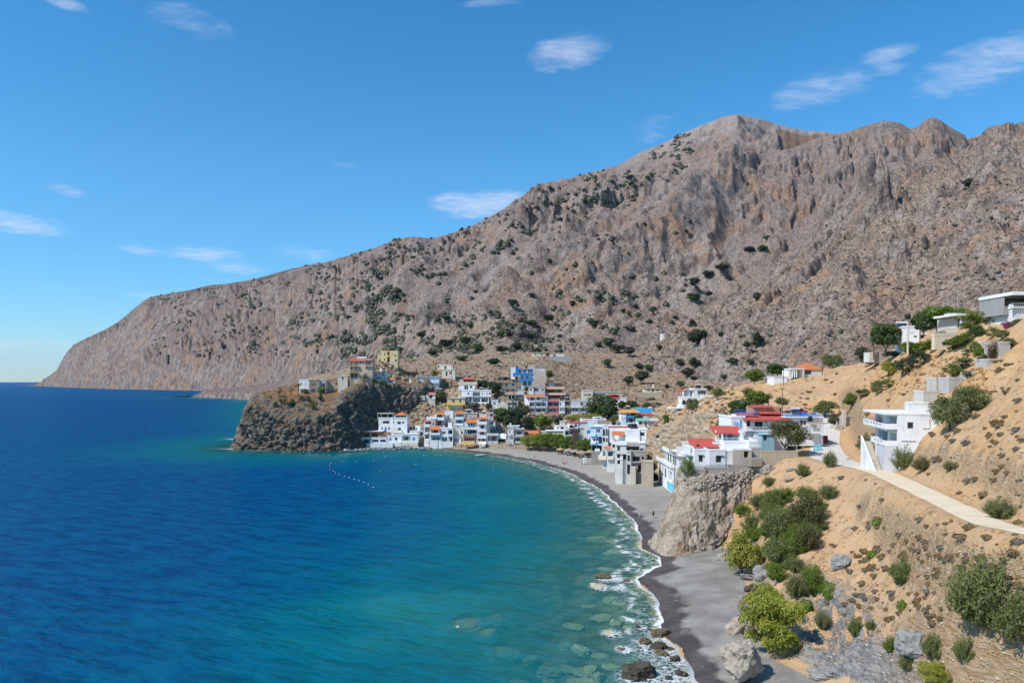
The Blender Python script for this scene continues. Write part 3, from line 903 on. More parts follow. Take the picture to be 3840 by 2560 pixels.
M_DARKROCK = mat_rock('dark_green_grey_rock', (0.030, 0.029, 0.026), (0.215, 0.200, 0.165), (0.26, 0.125, 0.055), soil_lo=.82, soil_hi=.93, rust=(.17, .13, .07), rust_amt=.6)  # dark tone matches the cliff's shaded parts, painted in as noise patches
M_BUFF = mat_rock('buff_layered_rock', (0.19, 0.14, 0.095), (0.49, 0.41, 0.31), (0.47, 0.34, 0.2), scale=.5, soil_lo=.85, soil_hi=.97, rust=(.40, .27, .15), rust_amt=.45, band=(1, 1, 2.2))
M_BLUFF = mat_rock('weathered_sea_bluff', (0.17, 0.125, 0.088), (0.47, 0.40, 0.32), (0.45, 0.33, 0.21), scale=.45, soil_lo=.86, soil_hi=.98, rust=(.33, .21, .115), rust_amt=.6, band=(1.2, 1.2, 1.0))

hb = [(-126, 338, -2), (-118, 334, -2), (-108, 332, -2), (-98, 328, -2), (-88, 327, -2), (-79, 327, -2), (-73, 338, -1), (-69, 350, 0), (-61, 360, 2), (-51, 367, 4), (-44, 374, 10), (-46, 395, 20), (-70, 430, 15), (-108, 440, -2), (-131, 420, -2), (-134, 390, -2), (-133, 360, -2)]
ht = [(-122, 343, 17.5), (-116, 340, 16.2), (-107, 338, 13.5), (-97, 335, 12), (-88, 335, 12.5), (-81, 339, 17), (-76, 349, 26), (-71, 361, 28), (-62, 370, 27.5), (-53, 375, 26.5), (-45, 381, 27), (-48, 396, 30), (-71, 420, 31), (-104, 428, 30), (-122, 410, 27), (-125, 388, 25), (-125, 362, 22)]
hc = [(-108, 362, 23.0), (-105, 361, 23.2), (-100, 361, 23.2), (-95, 361, 23.4), (-90, 362, 23.8), (-86, 364, 25), (-82, 368, 27.5), (-78, 374, 28.2), (-73, 380, 28.4), (-68, 386, 28.8), (-64, 392, 29.4), (-66, 400, 30), (-78, 404, 30), (-95, 404, 29), (-105, 396, 27), (-110, 386, 26), (-111, 370, 24.5)]
PH = loft(hb, ht, hc, 520, 84, 46, 2.3, 7.0, 3.0, .6)
setting(link('headland', grid_mesh('headland', PH, smooth=False, closed_u=True), M_DARKROCK))

# the pale bluff on the beach under the villa
def ctr(*l):
    return [tuple(W(*p)) for p in l]


bb = [at_z(2444, 2052, -.3), at_z(2476, 2080, -.3), at_z(2520, 2096, -.3), at_z(2575, 2098, -.3), at_z(2630, 2082, .2), W(2690, 2040, 133.5), W(2745, 1985, 135), W(2800, 1920, 137), W(2850, 1850, 140.5), Vector((48, 146, 11)), Vector((47, 155, 10)), Vector((40, 158, 6)), Vector((35.4, 153, 1)), Vector((32.4, 147, -.3)), Vector((29.0, 143, -.3))]
bt = [Vector(q) for q in ((33.2, 141.8, 11.8), (33.8, 139.6, 12.3), (35.0, 138.7, 12.6), (36.4, 138.6, 12.8), (38.4, 138.9, 13.0), (40.6, 139.6, 13.2), (43, 140.6, 13.5), (45.4, 141.8, 13.8), (47.4, 143.5, 14.0), (48.4, 147, 14.0), (47, 153.5, 14.0), (41, 157, 13.5), (35.6, 154, 12.8), (34.6, 149.5, 12.3), (33.6, 145.5, 11.9))]
bc = [Vector((40 + .8 * math.cos(q), 148 + .5 * math.sin(q), 13.5)) for q in np.linspace(math.pi * 1.2, math.pi * 3.2, 15, endpoint=False)]
PB = loft([tuple(v) for v in bb], [tuple(v) for v in bt], [tuple(v) for v in bc], 340, 80, 16, .60, 4.2, 8.0, .25, (1.1, 1.1, .85))
bl = link('rock_bluff', grid_mesh('rock_bluff', PB, smooth=False, closed_u=True), M_BLUFF)
tag(bl, 'tall pale rock bluff rising from the sand below the walled villa', 'rock')

# the rock outcrop behind the villa and the folded rock above the waterfront houses
def outcrop(name, label, pts, nu, nw, amp, scl, mat, seed, zc, drop=3.0, back=14.0, band=(1, 1, 1.8)):
    """pts: (px, py_base, py_top, d) along the face, left to right."""
    b, t, c = [], [], []
    for (px, pb, pt, d) in pts:
        b.append(tuple(W(px, pb, d) - Vector((0, 1.5, 7.0)))); v = W(px, pt, d + drop); t.append(tuple(v))
    nb = len(pts)
    cx_ = sum(q[0] for q in t) / nb; cy_ = sum(q[1] for q in t) / nb + back * .5
    for (px, pb, pt, d) in pts[::-1]:
        v = W(px, pt, d + drop)
        t.append((v.x * .96 + cx_ * .04, v.y + back, v.z + zc)); b.append((v.x, v.y + back + 2, v.z - 8))
    for q in t:
        c.append((cx_ + (q[0] - cx_) * .25, cy_ + (q[1] - cy_) * .1, (q[2] * .5 + .5 * (sum(r[2] for r in t) / len(t)))))
    o = link(name, grid_mesh(name, loft(b, t, c, nu, nw, 12, amp, scl, seed, .5, band), closed_u=True), mat)
    tag(o, label, 'rock')
    return o


outcrop('rock_outcrop', 'large grey rock outcrop above the beach behind the red-roofed villa',
        [(2436, 1672, 1662, 226), (2456, 1686, 1640, 220), (2490, 1690, 1610, 216), (2530, 1692, 1586, 213), (2570, 1690, 1564, 212), (2610, 1690, 1558, 210), (2650, 1680, 1560, 206), (2700, 1660, 1562, 204), (2750, 1640, 1562, 204)],
        320, 60, .85, 4.5, M_BUFF, 2.0, -1.5, 7.0, 10.0, (1, 1, 1.6))
outcrop('rock_outcrop', 'folded buff rock face above the white waterfront houses beside the dark headland',
        [(1512, 1612, 1540, 368), (1535, 1622, 1520, 366), (1570, 1615, 1507, 366), (1610, 1590, 1510, 367), (1650, 1570, 1518, 368), (1680, 1545, 1520, 369)],
        300, 56, 1.0, 4.0, M_BUFF, 6.0, 1.0, 8.0, 14.0, (1, 1, 1.6))

# ------------------------------------------------------------------ the sea
def mat_sea():
    m, g = material('clear_sea_water')
    P = g.pos()
    dep = g.attr('depth')
    sh = g.attr('shore')
    surf = g.math('MULTIPLY', g.attr('surf'), g.ramp(g.noise(P, .045, 3., .6), .34, .60, .35, 1.0))
    far = g.attr('far')
    n = g.noise(P, .06, 4., .6)
    n2 = g.noise(P, .22, 5., .65)
    # colour of the water body: green over the shallows, deep blue further out
    dd = g.math('ADD', dep, g.math('MULTIPLY', g.math('SUBTRACT', n, .5), g.math('MULTIPLY', g.ramp(dep, 0, 9), 9.0)))
    c = g.mix(g.ramp(dd, .3, 3.0), (0.012, 0.180, 0.172), (0.001, 0.130, 0.150))
    c = g.mix(g.ramp(dd, 2.4, 6.0), c, (0.0002, 0.080, 0.148))
    c = g.mix(g.ramp(dd, 5.2, 10.0), c, (0.0001, 0.047, 0.142))
    c = g.mix(g.math('MULTIPLY', far, .8), c, (0.0001, 0.064, 0.185))
    c = g.mix(g.math('MULTIPLY', g.ramp(n2, .5, .72), g.ramp(dep, 9, 2, 0, .5)), c, (0.012, 0.150, 0.125))
    # ripples
    wv = g.vmath('MULTIPLY', P, (.75, 1.25, 1))
    rot = g.n('ShaderNodeVectorRotate', {'Vector': P, 'Angle': math.radians(24)}, rotation_type='Z_AXIS').outputs[0]
    rv = g.vmath('MULTIPLY', rot, (.30, 1.0, 1.0))
    w1 = g.noise(rv, .42, 3., .55, .3)
    w2 = g.noise(rv, 1.5, 3., .6, .2)
    w3 = g.noise(P, 4.2, 2., .55)
    hgt = g.math('ADD', g.math('MULTIPLY', w1, .9), g.math('ADD', g.math('MULTIPLY', w2, .36), g.math('MULTIPLY', w3, .10)))
    bn = g.n('ShaderNodeBump', {'Height': hgt, 'Strength': .7, 'Distance': 1.2})
    # ripple light and shade painted into the water colour: paler crests, darker troughs
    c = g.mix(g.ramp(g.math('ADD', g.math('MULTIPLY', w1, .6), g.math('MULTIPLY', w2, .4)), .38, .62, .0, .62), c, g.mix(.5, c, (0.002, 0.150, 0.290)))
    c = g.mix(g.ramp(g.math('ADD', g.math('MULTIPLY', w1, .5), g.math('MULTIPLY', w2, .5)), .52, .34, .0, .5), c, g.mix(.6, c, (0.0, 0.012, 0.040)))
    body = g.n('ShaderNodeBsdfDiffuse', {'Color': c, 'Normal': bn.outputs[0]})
    clear = g.n('ShaderNodeBsdfTransparent', {'Color': (.70, .90, .82)})
    tr = g.math('MULTIPLY', g.math('POWER', 2.718, g.math('MULTIPLY', g.attr('clear'), -.62)), .95)
    under = g.n('ShaderNodeMixShader', {0: tr, 1: body.outputs[0], 2: clear.outputs[0]})
    gl = g.n('ShaderNodeBsdfGlossy', {'Color': (.7, .88, 1), 'Roughness': .12, 'Normal': bn.outputs[0]})
    fr = g.n('ShaderNodeFresnel', {'IOR': 1.33, 'Normal': bn.outputs[0]}).outputs[0]
    fr = g.math('MINIMUM', g.math('MULTIPLY', fr, .25), .07)
    water = g.n('ShaderNodeMixShader', {0: fr, 1: under.outputs[0], 2: gl.outputs[0]})
    # foam: broken sheets at the edge, lace further out
    wp = g.n('ShaderNodeTexNoise', {'Vector': P, 'Scale': .55, 'Detail': 3.}).outputs[1]
    pw = g.n('ShaderNodeVectorMath', {0: wp, 'Scale': 2.2}, operation='SCALE').outputs[0]
    pp = g.vmath('ADD', P, pw)
    lace1 = g.ramp(g.voro(pp, .55, 'DISTANCE_TO_EDGE'), .10, .015)
    lace2 = g.ramp(g.voro(pp, 1.35, 'DISTANCE_TO_EDGE'), .13, .02)
    fn = g.noise(P, .40, 5., .65)
    lace = g.math('MAXIMUM', g.math('MULTIPLY', lace1, g.ramp(fn, .42, .55)), g.math('MULTIPLY', lace2, g.ramp(fn, .48, .60)))
    band = g.math('MULTIPLY', g.ramp(g.math('ADD', sh, g.math('MULTIPLY', g.math('SUBTRACT', fn, .5), 5.)), 6.5, 1.5), surf)
    solid = g.math('MULTIPLY', g.ramp(g.math('ADD', sh, g.math('MULTIPLY', g.math('SUBTRACT', g.noise(P, .9, 4., .6), .5), 2.2)), .75, .30), surf)
    roll = g.math('ADD', sh, g.math('MULTIPLY', g.math('SUBTRACT', g.noise(P, .13, 3., .6), .5), 7.0))
    line = g.math('MULTIPLY', g.math('MULTIPLY', g.ramp(roll, 3.0, 3.6), g.ramp(roll, 5.0, 3.9)), g.math('MULTIPLY', g.ramp(fn, .44, .58), surf))
    foam = g.math('MAXIMUM', g.math('MAXIMUM', solid, g.math('MULTIPLY', line, .85)), g.math('MULTIPLY', g.math('MULTIPLY', lace, band), .6))
    rocks = g.attr('foam')
    foam = g.math('MAXIMUM', foam, g.math('MULTIPLY', rocks, g.math('MAXIMUM', g.math('MULTIPLY', lace2, .9), g.ramp(g.math('ADD', g.noise(P, 1.6, 5., .65), g.math('MULTIPLY', rocks, .18)), .60, .72))))
    fd = g.n('ShaderNodeBsdfDiffuse', {'Color': (.80, .81, .82)})
    allw = g.n('ShaderNodeMixShader', {0: g.math('MINIMUM', foam, .94), 1: water.outputs[0], 2: fd.outputs[0]})
    g.n('ShaderNodeOutputMaterial', {0: allw.outputs[0]})
    return m


M_SEA = mat_sea()
SEA_ROCKS = []          # (x, y, reach) of rocks that break the water, filled below and used for the foam around them


def sea_rock_spot(px, py, reach):
    v = at_z(px, py)
    SEA_ROCKS.append((v.x, v.y, reach))
    return v


# photo position, half width in photo pixels, height above water (m), colour index, label
BOULDERS = [
    (2396, 2545, 56, 1.5, 0, 'big dark wet boulder standing in the surf at the bottom of the picture', 3.2),
    (2262, 2168, 28, .75, 1, 'brown wet rock breaking the surface farthest from the near beach', 2.2),
    (2350, 2178, 13, .35, 1, 'small flat dark rock in the shallows beside the larger brown one', 1.2),
    (2245, 2200, 34, .12, 2, 'pale rock awash just below the lone brown sea rock', 2.0),
    (2310, 2205, 24, .10, 2, 'low tan rock awash near the brown sea rock', 1.6),
    (2285, 2375, 34, .14, 2, 'broad pale rock awash alone off the near beach', 1.6),
    (2478, 2385, 36, .7, 1, 'long brown rock ridge lying where waves meet the wet sand', 2.5),
    (2420, 2412, 24, .5, 1, 'brown weedy rock left of the rock ridge in the surf', 2.0),
    (2470, 2432, 28, .65, 0, 'black wet rock in foam in front of the rock ridge', 2.2),
    (2484, 2455, 26, .45, 1, 'low brown rock close to the sand below the black wet one', 1.6),
    (2330, 2435, 16, .35, 1, 'small brown rock alone in the green shallows', 1.4),
    (2400, 2430, 12, .3, 1, 'tiny dark rock between the surf rocks', 1.2),
    (2532, 2478, 18, .5, 0, 'rounded green-black rock in the foam near the big boulder', 1.6),
    (2556, 2532, 22, .45, 0, 'dark barnacled rock at the edge of the foam beside the big boulder', 1.8),
    (2510, 2546, 14, .35, 0, 'little black rock in the foam at the bottom edge', 1.4),
    (2393, 2352, 11, .3, 0, 'small dark rock in the surf above the rock ridge', 1.0),
    (2440, 2362, 14, .3, 0, 'low black stone on the swash line above the rock ridge', 1.0),
    (2515, 2434, 20, .25, 0, 'flat dark rock tip on the wet sand', .8),
]
SPOTS = [sea_rock_spot(b[0], b[1], b[6]) for b in BOULDERS]

SUNKEN = [(1745, 2330, 60, 0), (1822, 2362, 34, 0), (2240, 2010, 24, 0), (2320, 2060, 30, 0), (2345, 2305, 24, 0), (2255, 2300, 30, 0), (2180, 2420, 26, 0), (2200, 2500, 34, 0), (2060, 2490, 28, 1), (1885, 2420, 40, 1), (2150, 2330, 24, 0), (2330, 2250, 24, 0), (2310, 2325, 20, 0), (2205, 2545, 30, 0), (2060, 2540, 26, 1), (2290, 2235, 22, 0), (2250, 2440, 20, 0),
          (2130, 2480, 26, 1), (1960, 2550, 40, 1), (2300, 2020, 22, 0), (2340, 1995, 20, 0), (2370, 2110, 22, 0), (2270, 2120, 18, 0), (2210, 2250, 18, 1), (2120, 2400, 18, 1), (1860, 2300, 30, 1), (2380, 2280, 18, 0), (2360, 2340, 18, 0), (1990, 2440, 22, 1), (2290, 2480, 22, 0), (2240, 2520, 20, 0), (2150, 2545, 24, 0)]
SPX, SD = 520, 520
spx = np.linspace(-900, 3300, SPX)
sd_ = np.concatenate([np.exp(np.linspace(math.log(40), math.log(380), 330, endpoint=False)), np.exp(np.linspace(math.log(380), math.log(26000), 190))])
SX_, SDm = np.meshgrid(spx, sd_, indexing='ij')
wx = (SX_ - CX) / F * SDm
wy = SDm
ss = -shore_s(wx, wy)
wob = 0.9 * pnoise(wx / 7.0, wy / 9.0, 4.0) + 0.5 * pnoise(wx / 2.6, wy / 3.2, 9.0)
ss = ss - wob * sstep(np.abs(ss), 60, 10) * (wy < 335)
sdist = np.maximum(ss, 0)
depth = .085 * sdist + .9 * sstep(sdist, 10, 30) + 1.5 * sstep(sdist, 30, 70)
depth = np.minimum(depth, 13)
clear = depth.copy()
# lighter banks over the bay floor
for (px, py, rx, ry, am) in [(1480, 2260, 13, 7, 3.2), (1700, 2320, 9, 9, 2.5), (1550, 1850, 8, 5, 2.2), (2000, 2100, 8, 20, 1.3), (1300, 2420, 10, 5, 2.0), (1980, 2480, 8, 6, 1.6), (1870, 1880, 9, 6, 1.8), (900, 2330, 14, 7, 1.5)]:
    v = at_z(px, py)
    depth = depth - am * np.exp(-((wx - v.x) / rx) ** 2 - ((wy - v.y) / ry) ** 2) * (1 + .4 * pnoise(wx / 5, wy / 5))
for (px, py, hw, dp) in SUNKEN:
    v = at_z(px, py); rr = 1.15 * hw / F * v.y
    k = sstep(np.exp(-((wx - v.x) ** 2 + ((wy - v.y) / 1.5) ** 2) / (rr * rr)) + .30 * pnoise(wx / .9, wy / 1.1, hw), .12, .85)
    clear = clear * (1 - .72 * k) + (.38 + .7 * dp) * .72 * k
depth = np.maximum(depth, np.minimum(.085 * sdist * .6, .4))
surf = sstep(wy, 345, 250) * .9 + .1
surf = np.where((wx < -70), .35, surf) * (wy < 420) * (wx > -140)
foam = np.zeros(wx.shape)
for (rx, ry, rr) in SEA_ROCKS:
    q = np.hypot(wx - rx - .4, (wy - ry) * .8)
    foam = np.maximum(foam, .8 * sstep(q, rr * 1.15, rr * .45))
for (px, py, rx, ry) in [(2500, 2500, 3.2, 5.0), (2440, 2440, 2.5, 4.0)]:
    v = at_z(px, py)
    foam = np.maximum(foam, .62 * np.exp(-((wx - v.x) / rx) ** 2 - ((wy - v.y) / ry) ** 2))
for (px, py, rx, ry) in [(885, 1645, 5, 2.2), (870, 1682, 6, 2.2), (890, 1502, 14, 10), (990, 1688, 7, 2)]:
    v = at_z(px, py)
    foam = np.maximum(foam, .95 * np.exp(-((wx - v.x) / rx) ** 2 - ((wy - v.y) / ry) ** 2))
PS = np.stack([wx, wy, np.zeros_like(wx)], -1)
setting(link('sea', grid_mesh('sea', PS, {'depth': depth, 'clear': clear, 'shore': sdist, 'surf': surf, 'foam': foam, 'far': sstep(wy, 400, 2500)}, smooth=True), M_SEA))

# haze: one even volume round everything
def mat_haze():
    m, g = material('thin_sea_haze')
    v = g.n('ShaderNodeVolumePrincipled', {'Color': (.62, .76, 1.0), 'Density': HAZE, 'Anisotropy': .15})
    g.n('ShaderNodeOutputMaterial', {1: v.outputs[0]})
    return m


HAZE = 1.7e-5


def box_mesh(name, x0, x1, y0, y1, z0, z1):
    me = bpy.data.meshes.new(name)
    v = [(x, y, z) for z in (z0, z1) for y in (y0, y1) for x in (x0, x1)]
    me.from_pydata(v, [], [(0, 2, 3, 1), (4, 5, 7, 6), (0, 1, 5, 4), (1, 3, 7, 5), (3, 2, 6, 7), (2, 0, 4, 6)])
    return me


setting(link('haze', box_mesh('haze', -29000, 29000, -200, 27500, -60, 1000), mat_haze()), 'stuff')

# ------------------------------------------------------------------ building kit
_MATS = {}


def plain(name, col, rough=.8, spec=.3, metal=0.0, var=.10, scale=.8):
    """Painted or plastered surface with faint staining."""
    key = (name,) + tuple(col)
    if key in _MATS:
        return _MATS[key]
    m, g = material(name)
    P = g.pos()
    n = g.noise(g.vmath('MULTIPLY', P, (1, 1, .45)), scale, 5., .65)
    n2 = g.noise(P, scale * 7, 3., .6)
    dk = tuple(c * (1 - 2.4 * var) for c in col)
    c = g.mix(g.ramp(n, .46, .74), col, dk)
    c = g.mix(g.ramp(n2, .5, .8, 0, .35), c, tuple(c_ * .86 for c_ in col))
    finish(g, c, rough, n2, .25, .03, spec=spec, metal=metal)
    _MATS[key] = m
    return m


WHITE = (.80, .80, .79); OFFW = (.70, .69, .66); CREAM = (.74, .67, .54); CONC = (.40, .375, .34); GREY = (.50, .49, .47); TAN = (.56, .44, .33); BEIGE = (.60, .54, .46)
YEL = (.78, .55, .17); YEL2 = (.74, .58, .30); BLUE = (.015, .20, .56); LBLUE = (.42, .60, .76); TURQ = (.16, .60, .70); ORANGE = (.66, .21, .08); RED = (.58, .115, .095); PINK = (.56, .17, .175)
BROWN = (.20, .115, .07); DBROWN = (.10, .06, .045); PEACH = (.68, .47, .34); PALEP = (.62, .42, .40); BRICK = (.50, .26, .155); RBROWN = (.26, .065, .05); DGREY = (.16, .155, .15); STONE = (.43, .36, .27)
TEALG = (.20, .42, .36); LTEAL = (.56, .74, .74)
_PLAIN_NAME = {}


def pm(col, kind='plaster'):
    return plain('%s_paint' % kind, col)


def mat_glass():
    m, g = material('dark_window_glass')
    P = g.pos()
    n = g.noise(P, 1.6, 2., .5)
    c = g.mix(g.ramp(n, .45, .6), (.012, .018, .025), (.05, .06, .07))
    finish(g, c, .12, spec=.6)
    return m


def mat_tiles(col, name):
    m, g = material(name)
    P = g.pos()
    n = g.noise(P, 1.2, 4., .65)
    w = g.n('ShaderNodeTexWave', {'Vector': P, 'Scale': 1.7, 'Distortion': .6, 'Detail': 1.}, wave_type='BANDS', bands_direction='X').outputs[1]
    c = g.mix(g.ramp(n, .35, .7), col, tuple(c_ * .72 for c_ in col))
    c = g.mix(g.math('MULTIPLY', w, .18), c, tuple(c_ * .5 for c_ in col))
    finish(g, c, .85, w, .5, .06, spec=.2)
    return m


M_GLASS = mat_glass()
M_TILE = mat_tiles(ORANGE, 'terracotta_roof_tiles')
M_TILER = mat_tiles(RED, 'red_sheet_roof')
M_TILEP = mat_tiles((.60, .25, .22), 'faded_pink_roof')
M_TILEO = mat_tiles((.74, .36, .12), 'pale_orange_roof')


class MB:
    """Collects boxes and quads into one mesh."""
    def __init__(self):
        self.v = []; self.f = []

    def box(self, x0, x1, y0, y1, z0, z1):
        n = len(self.v)
        self.v += [(x, y, z) for z in (z0, z1) for y in (y0, y1) for x in (x0, x1)]
        self.f += [tuple(n + i for i in q) for q in ((0, 2, 3, 1), (4, 5, 7, 6), (0, 1, 5, 4), (1, 3, 7, 5), (3, 2, 6, 7), (2, 0, 4, 6))]
        return self

    def quad(self, a, b, c, d):
        n = len(self.v)
        self.v += [tuple(a), tuple(b), tuple(c), tuple(d)]
        self.f.append((n, n + 1, n + 2, n + 3))
        return self

    def tri(self, a, b, c):
        n = len(self.v)
        self.v += [tuple(a), tuple(b), tuple(c)]
        self.f.append((n, n + 1, n + 2))
        return self

    def bar(self, a, b, r, n=6, r2=None):
        a, b = Vector(a), Vector(b)
        ax = (b - a).normalized()
        s = ax.cross(Vector((0, 0, 1)) if abs(ax.z) < .9 else Vector((1, 0, 0))).normalized()
        t = ax.cross(s)
        k = len(self.v)
        r2 = r if r2 is None else r2
        for i in range(n):
            q = 2 * math.pi * i / n
            o = s * math.cos(q) + t * math.sin(q)
            self.v += [tuple(a + o * r), tuple(b + o * r2)]
        for i in range(n):
            j = (i + 1) % n
            self.f.append((k + 2 * i, k + 2 * j, k + 2 * j + 1, k + 2 * i + 1))
        self.f.append(tuple(k + 2 * i for i in range(n))[::-1])
        self.f.append(tuple(k + 2 * i + 1 for i in range(n)))
        return self

    def lathe(self, prof, n=16, c=(0, 0, 0)):
        k = len(self.v)
        m = len(prof)
        for i in range(n):
            q = 2 * math.pi * i / n
            for r, z in prof:
                self.v.append((c[0] + r * math.cos(q), c[1] + r * math.sin(q), c[2] + z))
        for i in range(n):
            j = (i + 1) % n
            for h in range(m - 1):
                self.f.append((k + i * m + h, k + j * m + h, k + j * m + h + 1, k + i * m + h + 1))
        return self

    def prism(self, pts, y0, y1):
        """Polygon in x,z extruded along y."""
        k = len(self.v); m = len(pts)
        self.v += [(x, y0, z) for x, z in pts] + [(x, y1, z) for x, z in pts]
        self.f.append(tuple(range(k, k + m)))
        self.f.append(tuple(range(k + 2 * m - 1, k + m - 1, -1)))
        for i in range(m):
            j = (i + 1) % m
            self.f.append((k + i, k + m + i, k + m + j, k + j))
        return self

    def build(self, name, mat, parent=None, smooth=False):
        me = bpy.data.meshes.new(name)
        me.from_pydata(self.v, [], self.f)
        if smooth:
            me.polygons.foreach_set('use_smooth', np.ones(len(me.polygons), dtype=bool))
        me.update()
        return link(name, me, mat, parent)


def empty(name, loc, rz=0.0):
    o = bpy.data.objects.new(name, None)
    COL.objects.link(o)
    o.location = loc
    o.rotation_euler = (0, 0, rz)
    o.empty_display_size = .5
    return o


ZOOM = {'1': (860, 1280, 3.2671), '2': (1500, 1300, 3.7333), '3': (2050, 1250, 3.485), '4': (2050, 1500, 4.1255), '5': (2550, 1420, 3.36), '6': (2900, 1100, 2.2404),
        'A': (1500, 1520, 6.9176), 'B': (1820, 1500, 7.1267), 'C': (2320, 1600, 6.032), 'D': (2040, 1560, 7.35), 'E': (3300, 1080, 3.9204), 'F': (3220, 1500, 5.6), 'P': (0, 0, 1.0)}


def zpx(T, x, y):
    ox, oy, s = ZOOM[T]
    return ox + x / s, oy + y / s


FRAMES = {'w': WHITE, 'n': BROWN, 'b': BLUE, 'd': DGREY}


class House:
    """A building: all measures are taken off the photo in the units of one enlargement (T), or in metres (T = None)."""
    def __init__(self, name, label, T, d, cx, yb, yaw=0.0, cat='house', org=None, found=3.0, group=None):
        self.yaw = math.radians(yaw)
        self.found = found
        if T is None:
            self.k = 1.0; self.ku = 1.0; self.cx = 0.0; self.yb = 0.0; self.metric = True
            loc = Vector(org)
        else:
            px, py = zpx(T, cx, yb)
            loc = W(px, py, d)
            self.k = d / F / ZOOM[T][2]
            self.ku = self.k / max(.3, math.cos(self.yaw))
            self.cx, self.yb, self.metric = cx, yb, False
        self.o = empty(name, loc, self.yaw)
        tag(self.o, label, cat, group)
        self.o['kind'] = 'thing'
        self.rng = random.Random(label)

    def u(self, x):
        return x if self.metric else (x - self.cx) * self.ku

    def v(self, y):
        return y if self.metric else (self.yb - y) * self.k

    def _glaze(self, kind, mp, a0, a1, v0, v1):
        """Window, door or shutter in an opening; mp maps (along, out, up) to local space."""
        o = self.o
        def mk(mb, name, mat, parent=None):
            mb.v = [mp(*p) for p in mb.v]
            return mb.build(name, mat, parent or o)
        t = kind[0]
        w, h = a1 - a0, v1 - v0
        fr = FRAMES.get(kind[1:2], WHITE)
        if t in 'wd':
            f = min(.09, w * .12)
            mb = MB()
            mb.box(a0, a0 + f, -.13, -.07, v0, v1).box(a1 - f, a1, -.13, -.07, v0, v1).box(a0 + f, a1 - f, -.13, -.07, v1 - f, v1)
            if t == 'w': mb.box(a0 + f, a1 - f, -.13, -.07, v0, v0 + f)
            nm = max(0, int(round(w / .85)) - 1)
            for i in range(nm):
                c = a0 + w * (i + 1) / (nm + 1)
                mb.box(c - f * .5, c + f * .5, -.125, -.075, v0 + f, v1 - f)
            p = mk(mb, 'window' if t == 'w' else 'door', pm(fr, 'frame'))
            mk(MB().box(a0 + f * .5, a1 - f * .5, -.115, -.095, v0 + (f * .5 if t == 'w' else 0), v1 - f * .5), 'pane', M_GLASS, p)
        elif t == 's':
            col = {'n': BROWN, 'r': RBROWN, 'b': BLUE, 'c': (.66, .56, .36), 'w': OFFW, 'g': (.30, .31, .31), 't': TURQ}[kind[1]]
            p = MB()
            n = max(1, int(round(w / .7)))
            for i in range(n):
                p.box(a0 + w * i / n + .012, a0 + w * (i + 1) / n - .012, -.10, -.05, v0, v1)
            mk(p, 'shutter', pm(col, 'shutter'))

    def _wall(self, mb, W_, z0, z1, holes, mp, deepcol=None):
        """One wall plane from 0..W_ and z0..z1 with openings, mp maps (along, out, up)."""
        us = sorted(set([0.0, W_] + [min(max(c, 0), W_) for h in holes for c in (h[1], h[3])]))
        vs = sorted(set([z0, z1] + [min(max(c, z0), z1) for h in holes for c in (h[2], h[4])]))
        for i in range(len(us) - 1):
            for j in range(len(vs) - 1):
                a0, a1, v0, v1 = us[i], us[i + 1], vs[j], vs[j + 1]
                if a1 - a0 < 1e-4 or v1 - v0 < 1e-4: continue
                ca, cv = (a0 + a1) / 2, (v0 + v1) / 2
                if any(h[1] < ca < h[3] and h[2] < cv < h[4] for h in holes): continue
                mb.quad(mp(a0, 0, v0), mp(a1, 0, v0), mp(a1, 0, v1), mp(a0, 0, v1))
        for (k, a0, v0, a1, v1) in holes:
            a0, a1, v0, v1 = max(a0, .02), min(a1, W_ - .02), max(v0, z0), min(v1, z1 - .02)
            dp = {'l': 1.5, 'o': 3.2}.get(k[0], .2)
            mb.quad(mp(a0, 0, v0), mp(a0, 0, v1), mp(a0, -dp, v1), mp(a0, -dp, v0))
            mb.quad(mp(a1, 0, v0), mp(a1, -dp, v0), mp(a1, -dp, v1), mp(a1, 0, v1))
            mb.quad(mp(a0, 0, v1), mp(a1, 0, v1), mp(a1, -dp, v1), mp(a0, -dp, v1))
            mb.quad(mp(a0, 0, v0), mp(a0, -dp, v0), mp(a1, -dp, v0), mp(a1, 0, v0))
            mb.quad(mp(a0, -dp, v0), mp(a1, -dp, v0), mp(a1, -dp, v1), mp(a0, -dp, v1))
            if k[0] == 'l':
                w = a1 - a0
                n = max(1, int(w / 3.2))
                for i in range(n):
                    c = a0 + w * (i + .5) / n + self.rng.uniform(-.1, .1) * w / n
                    hw = min(.9, w / n * .36)
                    if v1 - v0 > .9:
                        self._glaze('d' + (k[1:2] or 'w'), lambda a, y, z: mp(a, y - dp + .16, z), c - hw, c + hw, v0 + .02, min(v1 - .25, v0 + 2.15))
            elif k[0] in 'wds':
                self._glaze(k, mp, a0, a1, v0, v1)

    def vol(self, xl, yt, xr, yb, col, off=0.0, dep=8.0, holes=(), left=(), right=(), roof=(.15, .18, None), mat=None, found=None, name='wall'):
        x0, x1 = self.u(xl), self.u(xr)
        z0, z1 = self.v(yb), self.v(yt)
        fd = self.found if found is None else found
        mb = MB()
        H0 = []
        for h in holes:
            H0.append((h[0], self.u(h[1]) - x0, self.v(h[4]), self.u(h[3]) - x0, self.v(h[2])))
        self._wall(mb, x1 - x0, z0 - fd, z1, H0, lambda a, y, z: (x0 + a, off - y, z))
        HL = [(h[0], dep * h[1], self.v(h[4]), dep * h[3], self.v(h[2])) for h in left]
        self._wall(mb, dep, z0 - fd, z1, HL, lambda a, y, z: (x0 - y, off + dep - a, z))
        HR = [(h[0], dep * h[1], self.v(h[4]), dep * h[3], self.v(h[2])) for h in right]
        self._wall(mb, dep, z0 - fd, z1, HR, lambda a, y, z: (x1 + y, off + a, z))
